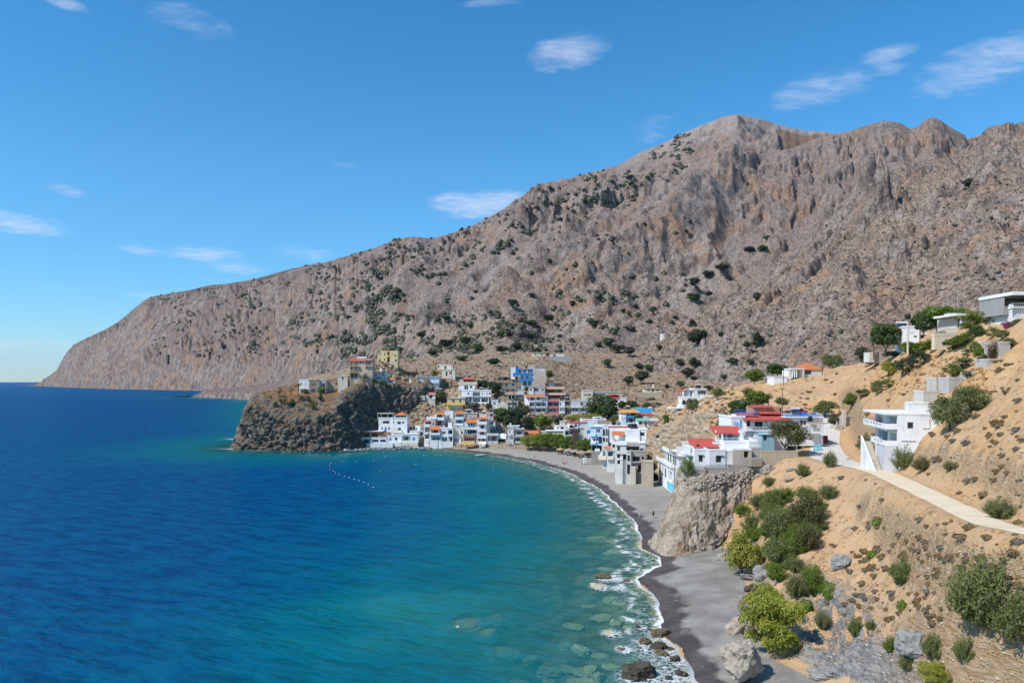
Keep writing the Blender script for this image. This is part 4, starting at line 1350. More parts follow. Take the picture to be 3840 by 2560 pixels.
        mb.quad((x1, off + dep, z0 - fd), (x0, off + dep, z0 - fd), (x0, off + dep, z1), (x1, off + dep, z1))
        mb.quad((x0, off, z1), (x1, off, z1), (x1, off + dep, z1), (x0, off + dep, z1))
        w = mb.build(name, mat or pm(col), self.o)
        if roof:
            ov, th, rc = roof
            r = MB().box(x0 - ov, x1 + ov, off - ov, off + dep + ov, z1 + .004, z1 + th)
            # low upstand round the flat roof
            if ov < .3:
                q = .16
                r.box(x0 - ov, x1 + ov, off - ov, off - ov + q, z1 + th, z1 + th + .28).box(x0 - ov, x0 - ov + q, off - ov + q, off + dep + ov, z1 + th, z1 + th + .28).box(x1 + ov - q, x1 + ov, off - ov + q, off + dep + ov, z1 + th, z1 + th + .28)
            r.build('roof', pm(rc or tuple(min(.82, c * 1.05) for c in col)), self.o)
        return w

    def bal(self, x0, y0, x1, y1, col, off=0.0, out=1.2, kind='solid', slab=None):
        a0, a1, zt, zb = self.u(x0), self.u(x1), self.v(y0), self.v(y1)
        b = MB().box(a0, a1, off - out, off - .002, zb - .08, zb + .10).build('balcony', pm(slab or col), self.o)
        m = MB()
        yo = off - out
        if kind == 'solid':
            m.box(a0, a1, yo, yo + .12, zb + .1, zt).box(a0, a0 + .12, yo + .12, off - .002, zb + .1, zt).box(a1 - .12, a1, yo + .12, off - .002, zb + .1, zt)
            m.build('parapet', pm(col), b)
        else:
            n = max(3, int((a1 - a0) / .28))
            for i in range(n + 1):
                c = a0 + (a1 - a0) * i / n
                m.box(c - .018, c + .018, yo, yo + .04, zb + .1, zt - .04)
            m.box(a0, a1, yo - .005, yo + .05, zt - .04, zt + .02)
            m.box(a0, a0 + .05, yo + .05, off - .002, zt - .04, zt + .02).box(a1 - .05, a1, yo + .05, off - .002, zt - .04, zt + .02)
            m.build('railing', pm(col, 'metal'), b)
        return b

    def tile(self, x0, y0, x1, y1, off=0.0, out=.9, back=2.2, mat=None, th=.14, name='roof'):
        """Lean-to roof: lower edge at y1 in front, upper edge at y0 behind."""
        a0, a1, zt, zb = self.u(x0), self.u(x1), self.v(y0), self.v(y1)
        yf, yb = off - out, off + back
        m = MB()
        m.v = [(a0, yf, zb - th), (a1, yf, zb - th), (a1, yb, zt - th), (a0, yb, zt - th), (a0, yf, zb), (a1, yf, zb), (a1, yb, zt), (a0, yb, zt)]
        m.f = [(0, 3, 2, 1), (4, 5, 6, 7), (0, 1, 5, 4), (1, 2, 6, 5), (2, 3, 7, 6), (3, 0, 4, 7)]
        return m.build(name, mat or M_TILE, self.o)

    def hip(self, x0, y0, x1, y1, off=0.0, dep=8.0, ov=.4, mat=None, ridge=.45):
        a0, a1, zt, zb = self.u(x0) - ov, self.u(x1) + ov, self.v(y0), self.v(y1)
        f, b = off - ov, off + dep + ov
        c = (f + b) / 2; w = a1 - a0
        r0, r1 = a0 + w * ridge, a1 - w * ridge
        m = MB()
        m.v = [(a0, f, zb), (a1, f, zb), (a1, b, zb), (a0, b, zb), (r0, c, zt), (r1, c, zt), (a0, f, zb - .14), (a1, f, zb - .14), (a1, b, zb - .14), (a0, b, zb - .14)]
        m.f = [(0, 1, 5, 4), (1, 2, 5), (2, 3, 4, 5), (3, 0, 4), (6, 7, 1, 0), (7, 8, 2, 1), (8, 9, 3, 2), (9, 6, 0, 3), (9, 8, 7, 6)]
        return m.build('roof', mat or M_TILE, self.o)

    def gable(self, x0, y0, x1, y1, off=0.0, dep=6.0, ov=.3, mat=None, wall=None):
        """Gable roof with the ridge running front to back, and its gable wall."""
        a0, a1, zt, zb = self.u(x0), self.u(x1), self.v(y0), self.v(y1)
        c = (a0 + a1) / 2
        m = MB().prism([(a0 - ov, zb - .1), (c, zt), (a1 + ov, zb - .1), (a1 + ov, zb + .06), (c, zt + .18), (a0 - ov, zb + .06)], off - ov, off + dep)
        m.build('roof', mat or M_TILE, self.o)
        if wall:
            MB().prism([(a0, zb - .2), (a1, zb - .2), (c, zt - .05)], off, off + dep - .1).build('gable_wall', pm(wall), self.o)

    def box(self, x0, y0, x1, y1, col, off=0.0, dep=1.0, name='block', mat=None):
        return MB().box(self.u(x0), self.u(x1), off, off + dep, self.v(y1), self.v(y0)).build(name, mat or pm(col), self.o)

    def posts(self, xs, y0, y1, col, off=0.0, r=.12, name='column'):
        for x in xs:
            MB().box(self.u(x) - r, self.u(x) + r, off - r, off + r, self.v(y1), self.v(y0)).build(name, pm(col), self.o)

    def tank(self, x, y, r=.55, h=1.1, col=(.02, .02, .022), off=2.0, name='water_tank'):
        z = self.v(y); a = self.u(x)
        MB().lathe([(0, 0), (r, 0), (r, h * .85), (r * .8, h), (r * .3, h * 1.06), (0, h * 1.06)], 14, (a, off, z)).build(name, pm(col, 'tank'), self.o, True)

    def solar(self, x, y, off=2.5, w=1.5, flip=1):
        z = self.v(y); a = self.u(x)
        p = MB().quad((a - w / 2, off - .8, z + .1), (a + w / 2, off - .8, z + .1), (a + w / 2, off + .4, z + 1.25), (a - w / 2, off + .4, z + 1.25)).build('solar_panel', M_GLASS, self.o)
        MB().bar((a - w * .55, off + .55, z + 1.4), (a + w * .55, off + .55, z + 1.4), .26, 10).build('heater_tank', pm((.62, .62, .62), 'metal'), p)
        MB().bar((a - w * .4, off + .5, z), (a - w * .4, off + .5, z + 1.3), .03).bar((a + w * .4, off + .5, z), (a + w * .4, off + .5, z + 1.3), .03).build('stand', pm(GREY, 'metal'), p)

    def stairs(self, x0, y0, x1, y1, col, off=-1.2, w=1.1, n=12):
        """A flight seen from the side, from (x0,y0) up or down to (x1,y1)."""
        a0, a1, z0, z1 = self.u(x0), self.u(x1), self.v(y0), self.v(y1)
        m = MB()
        for i in range(n):
            f0, f1 = i / n, (i + 1) / n
            za, zb = z0 + (z1 - z0) * f0, z0 + (z1 - z0) * f1
            l, r = sorted((a0 + (a1 - a0) * f0, a0 + (a1 - a0) * f1))
            m.box(l, r, off, off + w, min(z0, z1) - 1.0, max(za, zb))
        m.build('stairs', pm(col), self.o)

# ------------------------------------------------------------------ the village
def sign_bits(h, x0, y0, x1, y1, off, strokes, col):
    m = MB()
    for (a, b, c, d) in strokes:
        xa, xb = x0 + (x1 - x0) * a, x0 + (x1 - x0) * c
        ya, yb = y0 + (y1 - y0) * b, y0 + (y1 - y0) * d
        m.box(h.u(xa), h.u(xb), off - .03, off, h.v(max(ya, yb)), h.v(min(ya, yb)))
    m.build('lettering', pm(col, 'sign'), h.o)


# -- on the headland and above it
h = House('headland_house', 'flat-roofed house on the headland, white on one side and dark grey on the other', '1', 368, 1018, 640, found=9.0)
h.vol(857, 475, 975, 640, WHITE, 0, 8, [('sc', 873, 508, 903, 543), ('sc', 925, 508, 953, 543), ('l', 868, 582, 965, 636)])
h.vol(977, 480, 1108, 640, (.27, .25, .23), -.4, 8, [('sn', 1003, 508, 1060, 545), ('wd', 1003, 582, 1060, 626)])
h.vol(1110, 480, 1180, 640, GREY, 0, 8, [('l', 1120, 508, 1174, 566), ('l', 1118, 590, 1174, 636)])
h.box(972, 458, 982, 472, WHITE, 3, .6, 'chimney'); h.tank(1060, 474, .5, .6, off=4)
h = House('red_roofed_house', 'tall tan house with a red roof and balconies above the dark cliff', '1', 366, 1590, 480, found=9.0)
h.vol(1575, 225, 1752, 478, TAN, 0, 8, [('wn', 1593, 238, 1622, 262), ('wn', 1590, 315, 1610, 342), ('l', 1668, 240, 1740, 292), ('wn', 1672, 315, 1690, 342)], roof=(.1, .1, None))
h.vol(1478, 240, 1573, 478, TAN, .3, 8, [('dn', 1480, 245, 1508, 293), ('dn', 1540, 243, 1564, 293), ('wn', 1480, 314, 1504, 345), ('dn', 1540, 316, 1562, 368), ('o', 1485, 395, 1520, 440), ('o', 1530, 395, 1560, 440)], roof=None)
h.bal(1425, 268, 1578, 300, PEACH, .3, 1.6, 'rail'); h.bal(1425, 344, 1578, 376, PEACH, .3, 1.6, 'rail'); h.bal(1660, 268, 1752, 300, PEACH, 0, 1.0, 'rail')
h.tile(1475, 203, 1660, 240, -.2, .4, 3.0, M_TILER); h.tile(1668, 208, 1756, 232, -.2, .4, 3.0, M_TILER)
h.box(1545, 182, 1660, 203, WHITE, 3.2, .3, 'roof_rail'); h.posts([1435, 1455], 305, 478, PEACH, -1.1)
h.vol(1330, 430, 1450, 478, BEIGE, 0, 5, [('o', 1380, 418 + 14, 1398, 470)])
h = House('yellow_house', 'yellow two-storey cubic house standing alone on the hill top', '1', 405, 1940, 258)
h.vol(1857, 122, 1932, 258, YEL2, 0, 7, [('wn', 1897, 142, 1912, 167), ('wn', 1897, 207, 1912, 232)], roof=(.05, .1, None))
h.vol(1934, 122, 1964, 258, YEL, .7, 6, [('l', 1936, 128, 1962, 172), ('l', 1936, 200, 1962, 254)], roof=(.05, .1, None))
h.vol(1966, 122, 2063, 258, YEL2, 0, 7, [('wn', 1990, 145, 1999, 167), ('wn', 2017, 155, 2028, 184), ('wn', 2038, 160, 2049, 188), ('wn', 2030, 216, 2050, 250)], roof=(.05, .1, None))
h.vol(1815, 170, 1855, 258, YEL2, .2, 6, [('dr', 1848, 208, 1854, 254)], roof=(.05, .1, None))
h.bal(1930, 170, 1968, 186, YEL, .6, .9); h.box(1985, 250, 2070, 285, BEIGE, -3.0, .3, 'yard_wall')
h = House('white_bungalow', 'long white bungalow with a pale blue roof edge behind the date palm', '1', 376, 1820, 470)
h.vol(1700, 372, 1922, 470, WHITE, 0, 7, [('dd', 1743, 395, 1762, 440), ('wd', 1776, 398, 1802, 420), ('wd', 1872, 390, 1892, 420), ('wd', 1790, 438, 1872, 450)], roof=(.9, .16, (.62, .72, .80)))
h.tile(1635, 366, 1702, 378, 0, .6, 3, M_TILER); h.box(1918, 385, 1935, 470, WHITE, -1, 5, 'side_wall'); h.box(1833, 322, 1848, 366, WHITE, 3, .7, 'chimney')
h = House('cliff_hut', 'small white hut with an orange roof on the brink of the dark cliff', '1', 371, 1972, 555, found=9.0)
h.vol(1922, 470, 2024, 558, WHITE, 0, 3.5, [('wd', 1955, 478, 2010, 502)], roof=None); h.tile(1932, 442, 2028, 468, 0, .3, 3.8)
h = House('stone_annex', 'low ochre stone annex with a brown door on the headland neck', '1', 371, 1330, 622)
h.vol(1285, 548, 1380, 622, STONE, 0, 4, [('sn', 1296, 574, 1350, 618)]); h.vol(1190, 505, 1290, 622, STONE, 1.5, 4, roof=(.1, .1, None))
h = House('grey_house', 'unfinished grey house at the foot of the dark cliff', '1', 355, 1705, 1092)
h.vol(1582, 962, 1824, 1092, (.44, .40, .32), 0, 7, [('o', 1658, 990, 1700, 1028), ('o', 1730, 990, 1743, 1028)], roof=(.2, .2, None)); h.posts([1618, 1690, 1810], 1020, 1090, CONC, -1.0)
h = House('terrace_house', 'white waterfront house with blue shutters and an orange tiled roof terrace', '1', 351, 2000, 1116, found=9.0)
h.vol(1826, 942, 1998, 1116, WHITE, 0, 8, [('wd', 1880, 972, 1962, 1004), ('sb', 1860, 1048, 1882, 1081), ('sb', 1902, 1050, 1926, 1114), ('sb', 1945, 1048, 1968, 1081)])
h.vol(2000, 942, 2180, 1116, WHITE, -1.0, 9, [('wd', 2062, 978, 2106, 1011), ('wd', 2012, 975, 2023, 1002), ('wd', 2120, 978, 2146, 1002), ('wn', 2070, 1055, 2106, 1086)])
h.vol(2022, 898, 2178, 938, WHITE, -.6, 6, [('o', 2040, 905, 2170, 936)], roof=None, found=0); h.hip(2022, 868, 2178, 900, -.6, 6, .25)
h.box(1808, 878, 2012, 888, (.40, .41, .34), .3, 6, 'pergola'); h.posts([1815, 1860, 1940, 2005], 888, 940, (.46, .45, .38), .5); h.bal(1998, 1082, 2120, 1110, CREAM, -1.0, .9)
h.tank(1955, 938, .5, .8, off=3)
h = House('brick_restaurant', 'half-built brick restaurant with a white slab roof beside the boats', '1', 344, 1760, 1292)
h.vol(1565, 1104, 1850, 1180, BRICK, 1.0, 7, [('o', 1640, 1125, 1708, 1169), ('o', 1740, 1122, 1818, 1176)], roof=(.9, .2, OFFW), found=1)
h.vol(1852, 1125, 1938, 1180, BRICK, 1.4, 6, roof=(.05, .08, None), found=1)
h.vol(1615, 1182, 1936, 1292, WHITE, 0, 8, [('o', 1640, 1195, 1722, 1246), ('wb', 1755, 1200, 1828, 1231), ('wb', 1848, 1200, 1918, 1231)], roof=(.1, .12, None), found=2)
h.bal(1738, 1240, 2012, 1290, WHITE, -.02, 2.4)
h = House('fishing_shed', 'low dark shed with a white sea wall at the foot of the headland', '1', 343, 1530, 1290)
h.vol(1432, 1188, 1560, 1290, (.20, .19, .17), 1.5, 5, [('o', 1440, 1215, 1545, 1250)], roof=(.3, .12, CONC)); h.box(1445, 1252, 1615, 1292, WHITE, 0, .5, 'sea_wall')
h = House('seaside_cottage', 'small white cottage with blue shutters between the restaurant and the arched cottage', '1', 344, 2025, 1282)
h.vol(1942, 1158, 2110, 1282, WHITE, 0, 7, [('sb', 1962, 1182, 1986, 1214), ('wb', 2028, 1176, 2058, 1212)]); h.box(2010, 1226, 2112, 1284, WHITE, -1.2, 1.1, 'terrace_wall')
h = House('arched_cottage', 'white cottage with an arched door and arched blue shutter above a sloping sea wall', 'A', 343, 258, 960)
h.vol(48, 748, 470, 960, WHITE, 0, 7, [('l', 62, 788, 268, 905), ('sb', 335, 842, 386, 900)]); h.box(50, 960, 470, 1046, CREAM, -.35, 7, 'sea_wall')
MB().prism([(h.u(335), h.v(842)), (h.u(386), h.v(842)), (h.u(378), h.v(828)), (h.u(360), h.v(822)), (h.u(343), h.v(828))], -.06, -.005).build('shutter', pm(BLUE, 'shutter'), h.o)
h.posts([435], 728, 748, WHITE, .3)
h = House('flat_shed', 'flat-roofed white store with a blue door behind the arched cottage', 'A', 350, 440, 800)
h.vol(255, 660, 620, 800, OFFW, 0, 6, [('o', 470, 690, 600, 770)], roof=(.3, .14, OFFW)); h.vol(380, 545, 510, 650, WHITE, 2, 4, [('o', 390, 585, 430, 640)], found=0, roof=(.05, .1, None)); h.box(520, 590, 565, 640, BLUE, 1, .8, 'water_box')

# -- the waterfront row, from the arched cottage to the beach
h = House('narrow_house', 'narrow white three-storey house with a faded pink canopy beside the tavern', 'A', 346, 735, 872)
h.vol(632, 405, 842, 872, WHITE, 0, 7, [('l', 650, 412, 800, 482), ('on', 648, 572, 775, 690), ('o', 646, 742, 756, 860)], roof=None); h.bal(632, 482, 785, 545, WHITE, 0, .9)
h.tile(634, 375, 802, 410, 0, .6, 2.5, M_TILEP); h.vol(790, 370, 905, 480, BEIGE, 1.5, 5, [('wd', 815, 440, 832, 470)], found=0); h.bal(700, 600, 790, 690, OFFW, 0, .8, 'rail')
h.stairs(760, 1000, 640, 880, WHITE, -2.2, 1.2)
h = House('blue_tavern', 'white and light blue tavern with a red tiled roof over a blue veranda', 'A', 341, 915, 1012)
h.vol(770, 622, 1046, 752, WHITE, 0, 8, [('lb', 815, 630, 992, 718)], roof=None, found=0); h.tile(760, 540, 1050, 620, 0, 1.0, 5.0); h.bal(770, 702, 1046, 757, WHITE, 0, 1.2)
h.vol(785, 757, 1056, 912, LBLUE, 0, 8, [('o', 805, 768, 1022, 897)], roof=None, found=0); h.vol(770, 914, 1052, 1012, WHITE, -.6, 8, roof=(.02, .06, None), found=2)
h.box(808, 768, 1026, 838, (.50, .48, .40), -.25, .06, 'awning'); h.posts([830, 935], 842, 908, WHITE, -.3, .06)
h = House('white_house', 'white two-storey house with a brown window and open porch in the middle of the waterfront', 'A', 341, 1215, 1012)
h.vol(1058, 600, 1376, 940, WHITE, 0, 8, [('sn', 1100, 668, 1183, 733), ('lb', 1245, 634, 1362, 752), ('o', 1086, 820, 1226, 932), ('dn', 1290, 825, 1360, 938)], roof=(.1, .2, None), found=0)
h.vol(1056, 942, 1378, 1012, WHITE, -1.0, 9, roof=(.02, .05, None), found=2); h.bal(1238, 735, 1368, 792, WHITE, 0, .5); h.posts([1234, 1366], 640, 940, WHITE, -.35, .09)
h.vol(1230, 468, 1332, 590, WHITE, 3, 3, found=0, roof=(.05, .1, None)); h.tank(1195, 575, .5, 1.0, off=3.2); h.tank(1490, 585, .45, .9, off=4)
h = House('cream_house', 'blank cream gable house with slit windows next to the big tavern', 'A', 344, 1510, 1012)
h.vol(1380, 582, 1640, 1012, CREAM, 0, 7, [('wd', 1440, 665, 1456, 706), ('wd', 1487, 655, 1501, 700), ('wd', 1594, 672, 1632, 745)], roof=(.1, .14, OFFW)); h.vol(1404, 828, 1602, 1012, WHITE, -2.2, 2.1, [('o', 1412, 838, 1540, 940)], roof=(.2, .1, BEIGE)); h.posts([1460, 1510], 838, 1010, WHITE, -2.3, .05)
h = House('tavern', 'big waterfront tavern with a red-brown sign band and an orange-roofed upper terrace', 'A', 339, 1815, 992)
h.vol(1640, 618, 1990, 992, WHITE, 0, 9, [('l', 1664, 626, 1986, 746), ('o', 1652, 838, 1986, 988)], roof=(.1, .1, None)); h.box(1640, 560, 1992, 614, WHITE, -.5, .25, 'parapet')
h.box(1640, 752, 1986, 826, (.36, .115, .055), -.3, .28, 'sign_board')
sign_bits(h, 1640, 752, 1986, 826, -.3, [(.30, .22, .42, .30), (.30, .62, .42, .70), (.28, .30, .31, .62), (.41, .30, .44, .62), (.55, .2, .60, .28), (.595, .28, .61, .45), (.55, .45, .60, .52), (.595, .52, .61, .7), (.55, .7, .60, .78), (.63, .2, .645, .78), (.645, .45, .68, .52), (.668, .52, .683, .78), (.645, .7, .68, .78), (.70, .2, .74, .28), (.70, .28, .712, .5), (.70, .45, .74, .52), (.73, .52, .742, .72), (.70, .7, .742, .78)], OFFW)
h.posts([1660, 1715, 1770, 1830, 1885, 1935, 1980], 840, 988, WHITE, .25, .07, 'door_post'); h.box(1652, 838, 1986, 990, DGREY, .55, .05, 'glass_front', M_GLASS)
h.vol(1660, 445, 1952, 556, (.62, .70, .76), 2.0, 5, [('wb', 1760, 470, 1805, 545), ('wb', 1830, 460, 1872, 545), ('wb', 1890, 460, 1930, 545)], roof=None, found=0); h.tile(1700, 372, 1988, 440, 2.0, 1.6, 4.0)
h.box(1800, 650, 1984, 720, DGREY, 1.2, .1, 'window_band', M_GLASS)
h = House('white_tower_house', 'white four-storey house with red-brown shutters and stacked white balconies on the beach', 'A', 338, 2130, 1002)
h.vol(2000, 345, 2258, 1002, WHITE, 0, 8, [('l', 2090, 348, 2232, 412), ('sr', 2090, 512, 2183, 592), ('sr', 2080, 682, 2191, 746), ('sr', 2025, 860, 2079, 922), ('sr', 2120, 860, 2201, 922)], roof=None)
h.tile(2018, 302, 2270, 346, 0, 1.0, 3.0)
for (a, b) in ((410, 480), (598, 670), (766, 846)): h.bal(2000, a, 2257, b, WHITE, 0, 1.2)
h.vol(2050, 255, 2230, 300, WHITE, 3, 4, found=0); h.solar(2170, 252, 4.5); h.vol(2262, 240, 2330, 1002, BEIGE, 1.0, 7)
h = House('upper_white_house', 'white house with a small orange roof and turquoise alcove above the narrow house', 'A', 353, 1030, 522, found=9.0)
h.vol(907, 230, 1150, 522, WHITE, 0, 7, [('ln', 950, 236, 1094, 330), ('l', 915, 380, 1145, 515)], roof=None); h.tile(948, 173, 1150, 228, 0, .7, 3.0); h.bal(907, 305, 1148, 374, WHITE, 0, 1.0)
h.box(955, 300, 1092, 334, (.30, .44, .62), .05, .06, 'blue_panel'); h.vol(678, 312, 905, 520, WHITE, 1.5, 5, roof=(.05, .1, None))
h = House('blank_white_house', 'blank white cube house with two slit windows under the folded rock', 'A', 357, 1270, 470)
h.vol(1160, 150, 1380, 350, WHITE, 0, 6, [('wd', 1235, 225, 1253, 302), ('wd', 1265, 225, 1284, 302)], found=0, roof=(.1, .12, None)); h.vol(1150, 352, 1418, 472, BEIGE, -.4, 7, [('sr', 1225, 420, 1270, 466), ('sr', 1300, 424, 1346, 470)], roof=(.1, .1, None)); h.tank(1275, 350, .4, .7, off=-.1)
h = House('teal_balcony_house', 'house with a pale teal balcony and orange roof behind the big tavern', 'A', 352, 1540, 545)
h.vol(1422, 210, 1650, 545, WHITE, 0, 7, [('l', 1432, 236, 1646, 292), ('l', 1440, 380, 1645, 458)], roof=None); h.tile(1428, 163, 1640, 206, 0, .8, 3.2); h.bal(1420, 290, 1650, 352, LTEAL, 0, 1.1); h.bal(1420, 455, 1648, 520, (.64, .74, .82), 0, 1.1)
h = House('tan_house', 'tan flat house with small dark openings and solar panels behind the big tavern', 'A', 361, 1830, 362)
h.vol(1658, 200, 2000, 362, (.60, .53, .43), 0, 7, [('wb', 1705, 246, 1742, 312), ('o', 1810, 280, 1832, 328), ('o', 1895, 318, 1922, 357)], roof=(.3, .15, OFFW)); h.solar(1780, 192, 2.5, 2.2); h.tank(1930, 190, .5, .9, off=3)

# -- right part of the front
h = House('sign_tavern', 'low grey tavern with a long white sign beside the four-storey house', 'B', 336, 192, 1205)
h.vol(48, 942, 340, 1205, GREY, 0, 7, [('l', 62, 950, 334, 1092)], roof=(.2, .2, WHITE)); h.box(45, 885, 342, 942, WHITE, -.35, .2, 'sign_board')
sign_bits(h, 60, 897, 330, 932, -.35, [(i * .062 + .02, (.1 if i % 3 else .3), i * .062 + .055, .9) for i in range(14) if i not in (5, 9)], (.42, .43, .45))
h.box(48, 1095, 340, 1205, (.58, .57, .55), -1.4, 1.0, 'terrace_wall')
h = House('white_canopy_bar', 'open bar under a white sloping canopy between the sign tavern and grey apartments', 'B', 338, 450, 1165)
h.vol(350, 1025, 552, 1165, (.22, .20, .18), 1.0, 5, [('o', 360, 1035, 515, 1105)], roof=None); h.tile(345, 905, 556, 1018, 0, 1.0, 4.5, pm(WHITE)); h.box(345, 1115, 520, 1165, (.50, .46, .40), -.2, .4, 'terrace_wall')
h = House('grey_apartments', 'pale grey two-storey apartments with loggias standing at the back of the beach', 'B', 333, 815, 1205)
h.vol(742, 775, 1030, 1205, (.58, .58, .55), 0, 8, [('l', 762, 802, 1020, 968), ('l', 757, 985, 1012, 1148), ('o', 760, 1165, 1000, 1204)], roof=(.2, .18, OFFW)); h.bal(800, 910, 1028, 972, (.52, .53, .51), 0, .35); h.bal(802, 1090, 1014, 1150, (.52, .53, .51), 0, .35)
h.vol(595, 742, 740, 1205, OFFW, .3, 7, [('wd', 610, 745, 650, 778), ('wd', 640, 805, 658, 880)], roof=(.2, .15, None)); h.vol(610, 700, 900, 772, OFFW, 3, 4, found=0, roof=(.5, .14, OFFW)); h.box(640, 625, 698, 690, GREY, 4, 1.0, 'chimney'); h.bal(598, 890, 690, 945, WHITE, .3, .8)
h.stairs(545, 1010, 665, 1120, BEIGE, -1.4, 1.2)
h = House('tiled_cottage', 'cottage with a bright orange tiled roof and small gable behind the tamarisks', 'B', 340, 1240, 1010)
h.vol(1060, 905, 1440, 1010, (.55, .42, .34), 0, 6, roof=None); h.hip(1050, 820, 1446, 905, 0, 6, .3, None, .12); h.gable(1088, 885, 1352, 965, -1.2, 4.0, .35, None, BEIGE)
h = House('blue_door_house', 'little white house with a teal doorway and red roof edge above stone steps', 'B', 348, 200, 722)
h.vol(118, 555, 282, 722, WHITE, 0, 5, [('ob', 124, 590, 214, 712)], roof=(.3, .14, RED), found=0); h.vol(110, 724, 285, 885, STONE, -.2, 6, [('o', 112, 760, 140, 850)], roof=(.02, .05, None)); h.bal(116, 655, 218, 712, TURQ, 0, .25); h.vol(95, 345, 210, 500, GREY, 2.0, 5, [('o', 110, 375, 200, 435)])
h = House('ruined_house', 'roofless cream stone ruin with broken walls below the dark pines', 'B', 350, 440, 880, cat='ruin')
for (a, b, c, d, o_) in ((292, 615, 345, 790, 0), (350, 640, 400, 800, 1.2), (415, 612, 470, 830, .3), (520, 615, 592, 880, 0), (440, 700, 520, 860, 1.5), (350, 612, 592, 640, 2.8)): h.box(a, b, c, d + 60, (.62, .53, .40), o_, .45, 'wall')

# -- middle slope
h = House('blue_trim_villa', 'white villa with pale blue balcony and outside stairs above a stone wall', '2', 392, 392, 590)
h.vol(240, 418, 545, 590, WHITE, 0, 8, [('wn', 329, 446, 350, 476), ('wn', 383, 446, 403, 476), ('wn', 383, 530, 403, 563), ('wd', 244, 440, 260, 476), ('wd', 244, 530, 260, 562), ('wd', 320, 530, 340, 563), ('o', 540 - 8, 530, 543, 570)], roof=(.8, .16, (.66, .74, .80)))
h.bal(280, 482, 548, 506, (.55, .70, .86), 0, 1.4); h.box(205, 580, 595, 590, OFFW, -2.2, 2.2, 'terrace'); h.box(205, 590, 500, 690, STONE, -2.0, 2.0, 'retaining_wall'); h.stairs(232, 570, 135, 440, WHITE, -1.5, 1.3)
h = House('cream_terrace_house', 'cream two-storey house with a roof terrace at the top edge of the village', '2', 405, 640, 440)
h.vol(518, 255, 735, 322, CREAM, 1.5, 6, [('wd', 529, 265, 546, 300), ('wd', 618, 268, 646, 316)], found=0); h.vol(585, 324, 772, 440, CREAM, 0, 8, [('dd', 640, 345, 666, 406), ('wd', 692, 346, 722, 382)], roof=(.25, .12, None)); h.tile(500, 318, 582, 342, .5, .3, 3.0); h.box(730, 240, 742, 285, BRICK, 4, .8, 'chimney')
h = House('red_canopy_house', 'white house with a flat red canopy terrace between shrubs', '2', 385, 940, 610)
h.vol(822, 532, 1050, 612, WHITE, 0, 7, [('dw', 900, 535, 956, 596), ('ww', 978, 537, 1016, 584)], roof=None); h.vol(830, 455, 1046, 530, BEIGE, 1.5, 6, [('on', 885, 456, 1040, 492)], roof=None, found=0); h.tile(882, 430, 1048, 456, 1.0, .8, 3.0, M_TILER); h.bal(810, 490, 1082, 530, PEACH, 1.4, 1.6); h.solar(965, 428, 5)
h = House('modern_white_house', 'big modern white house with deep dark window openings on two floors', '2', 375, 1065, 785)
h.vol(862, 615, 1275, 700, WHITE, 0, 8, [('wd', 945, 638, 966, 668), ('o', 1018, 632, 1120, 690), ('wd', 1147, 640, 1161, 666), ('wd', 1209, 640, 1223, 666), ('wd', 1247, 640, 1269, 668)], roof=(.15, .2, None), found=0)
h.vol(958, 702, 1245, 785, WHITE, .5, 8, [('o', 966, 706, 1002, 770), ('o', 1015, 714, 1120, 772), ('o', 1140, 714, 1232, 772)], roof=None, found=0); h.vol(1030, 786, 1242, 930, WHITE, .2, 7, roof=None); h.vol(862, 702, 955, 785, OFFW, 1.5, 6, roof=None); h.solar(1130, 612, 4)
h = House('yellow_band_house', 'yellow house with an ochre balcony band above the waterfront', '2', 371, 785, 882)
h.vol(665, 716, 906, 784, (.72, .60, .36), 0, 7, [('sn', 731, 740, 769, 783), ('sn', 829, 740, 859, 776)], roof=(.5, .14, OFFW), found=0); h.bal(650, 776, 916, 808, YEL, 0, 1.4); h.vol(690, 808, 882, 884, (.70, .60, .38), .2, 6, roof=None); h.box(652, 806, 692, 880, YEL, -.6, .8, 'corner_pier'); h.tank(832, 712, .6, .8, WHITE, 3)
h = House('pink_roof_hut', 'tiny white hut with a pink roof and water tanks beside an olive tree', '2', 374, 430, 740)
h.vol(365, 668, 494, 742, OFFW, 0, 4, [('o', 414, 672, 452, 716)], roof=None); h.tile(378, 640, 496, 670, 0, .4, 4.0, M_TILEP); h.vol(402, 732, 495, 775, BEIGE, -2.5, 2.4, roof=(.1, .1, None)); h.tank(382, 668, .5, 1.0, off=-1.0)
h.box(150, 680, 355, 750, (.50, .46, .39), -1, 6, 'terrace_wall'); h.box(250, 640, 330, 678, (.06, .14, .09), 1, 2.5, 'shade_screen')
h = House('brown_apartments', 'three-storey apartment block with brown balcony bands and a wide flat roof', '2', 392, 1520, 655)
h.vol(1378, 418, 1648, 495, (.42, .31, .23), .4, 8, [('o', 1382, 432, 1402, 474), ('o', 1452, 430, 1506, 475), ('o', 1562, 430, 1606, 470)], roof=(1.3, .16, (.62, .55, .48)), found=0)
h.vol(1402, 497, 1646, 655, (.66, .58, .48), .4, 8, [('dn', 1474, 512, 1506, 564), ('wn', 1567, 512, 1599, 550), ('wn', 1489, 592, 1516, 628), ('wn', 1569, 592, 1596, 628), ('wn', 1415, 520, 1440, 550)], roof=None)
h.bal(1322, 468, 1672, 494, (.40, .27, .17), .4, 1.8); h.bal(1400, 548, 1682, 574, (.60, .50, .42), .4, 1.5, 'rail'); h.bal(1402, 628, 1682, 656, PEACH, .4, 1.5)
h = House('blue_house', 'bright blue and white house with glazed top floor', '2', 388, 1730, 545, found=9.0)
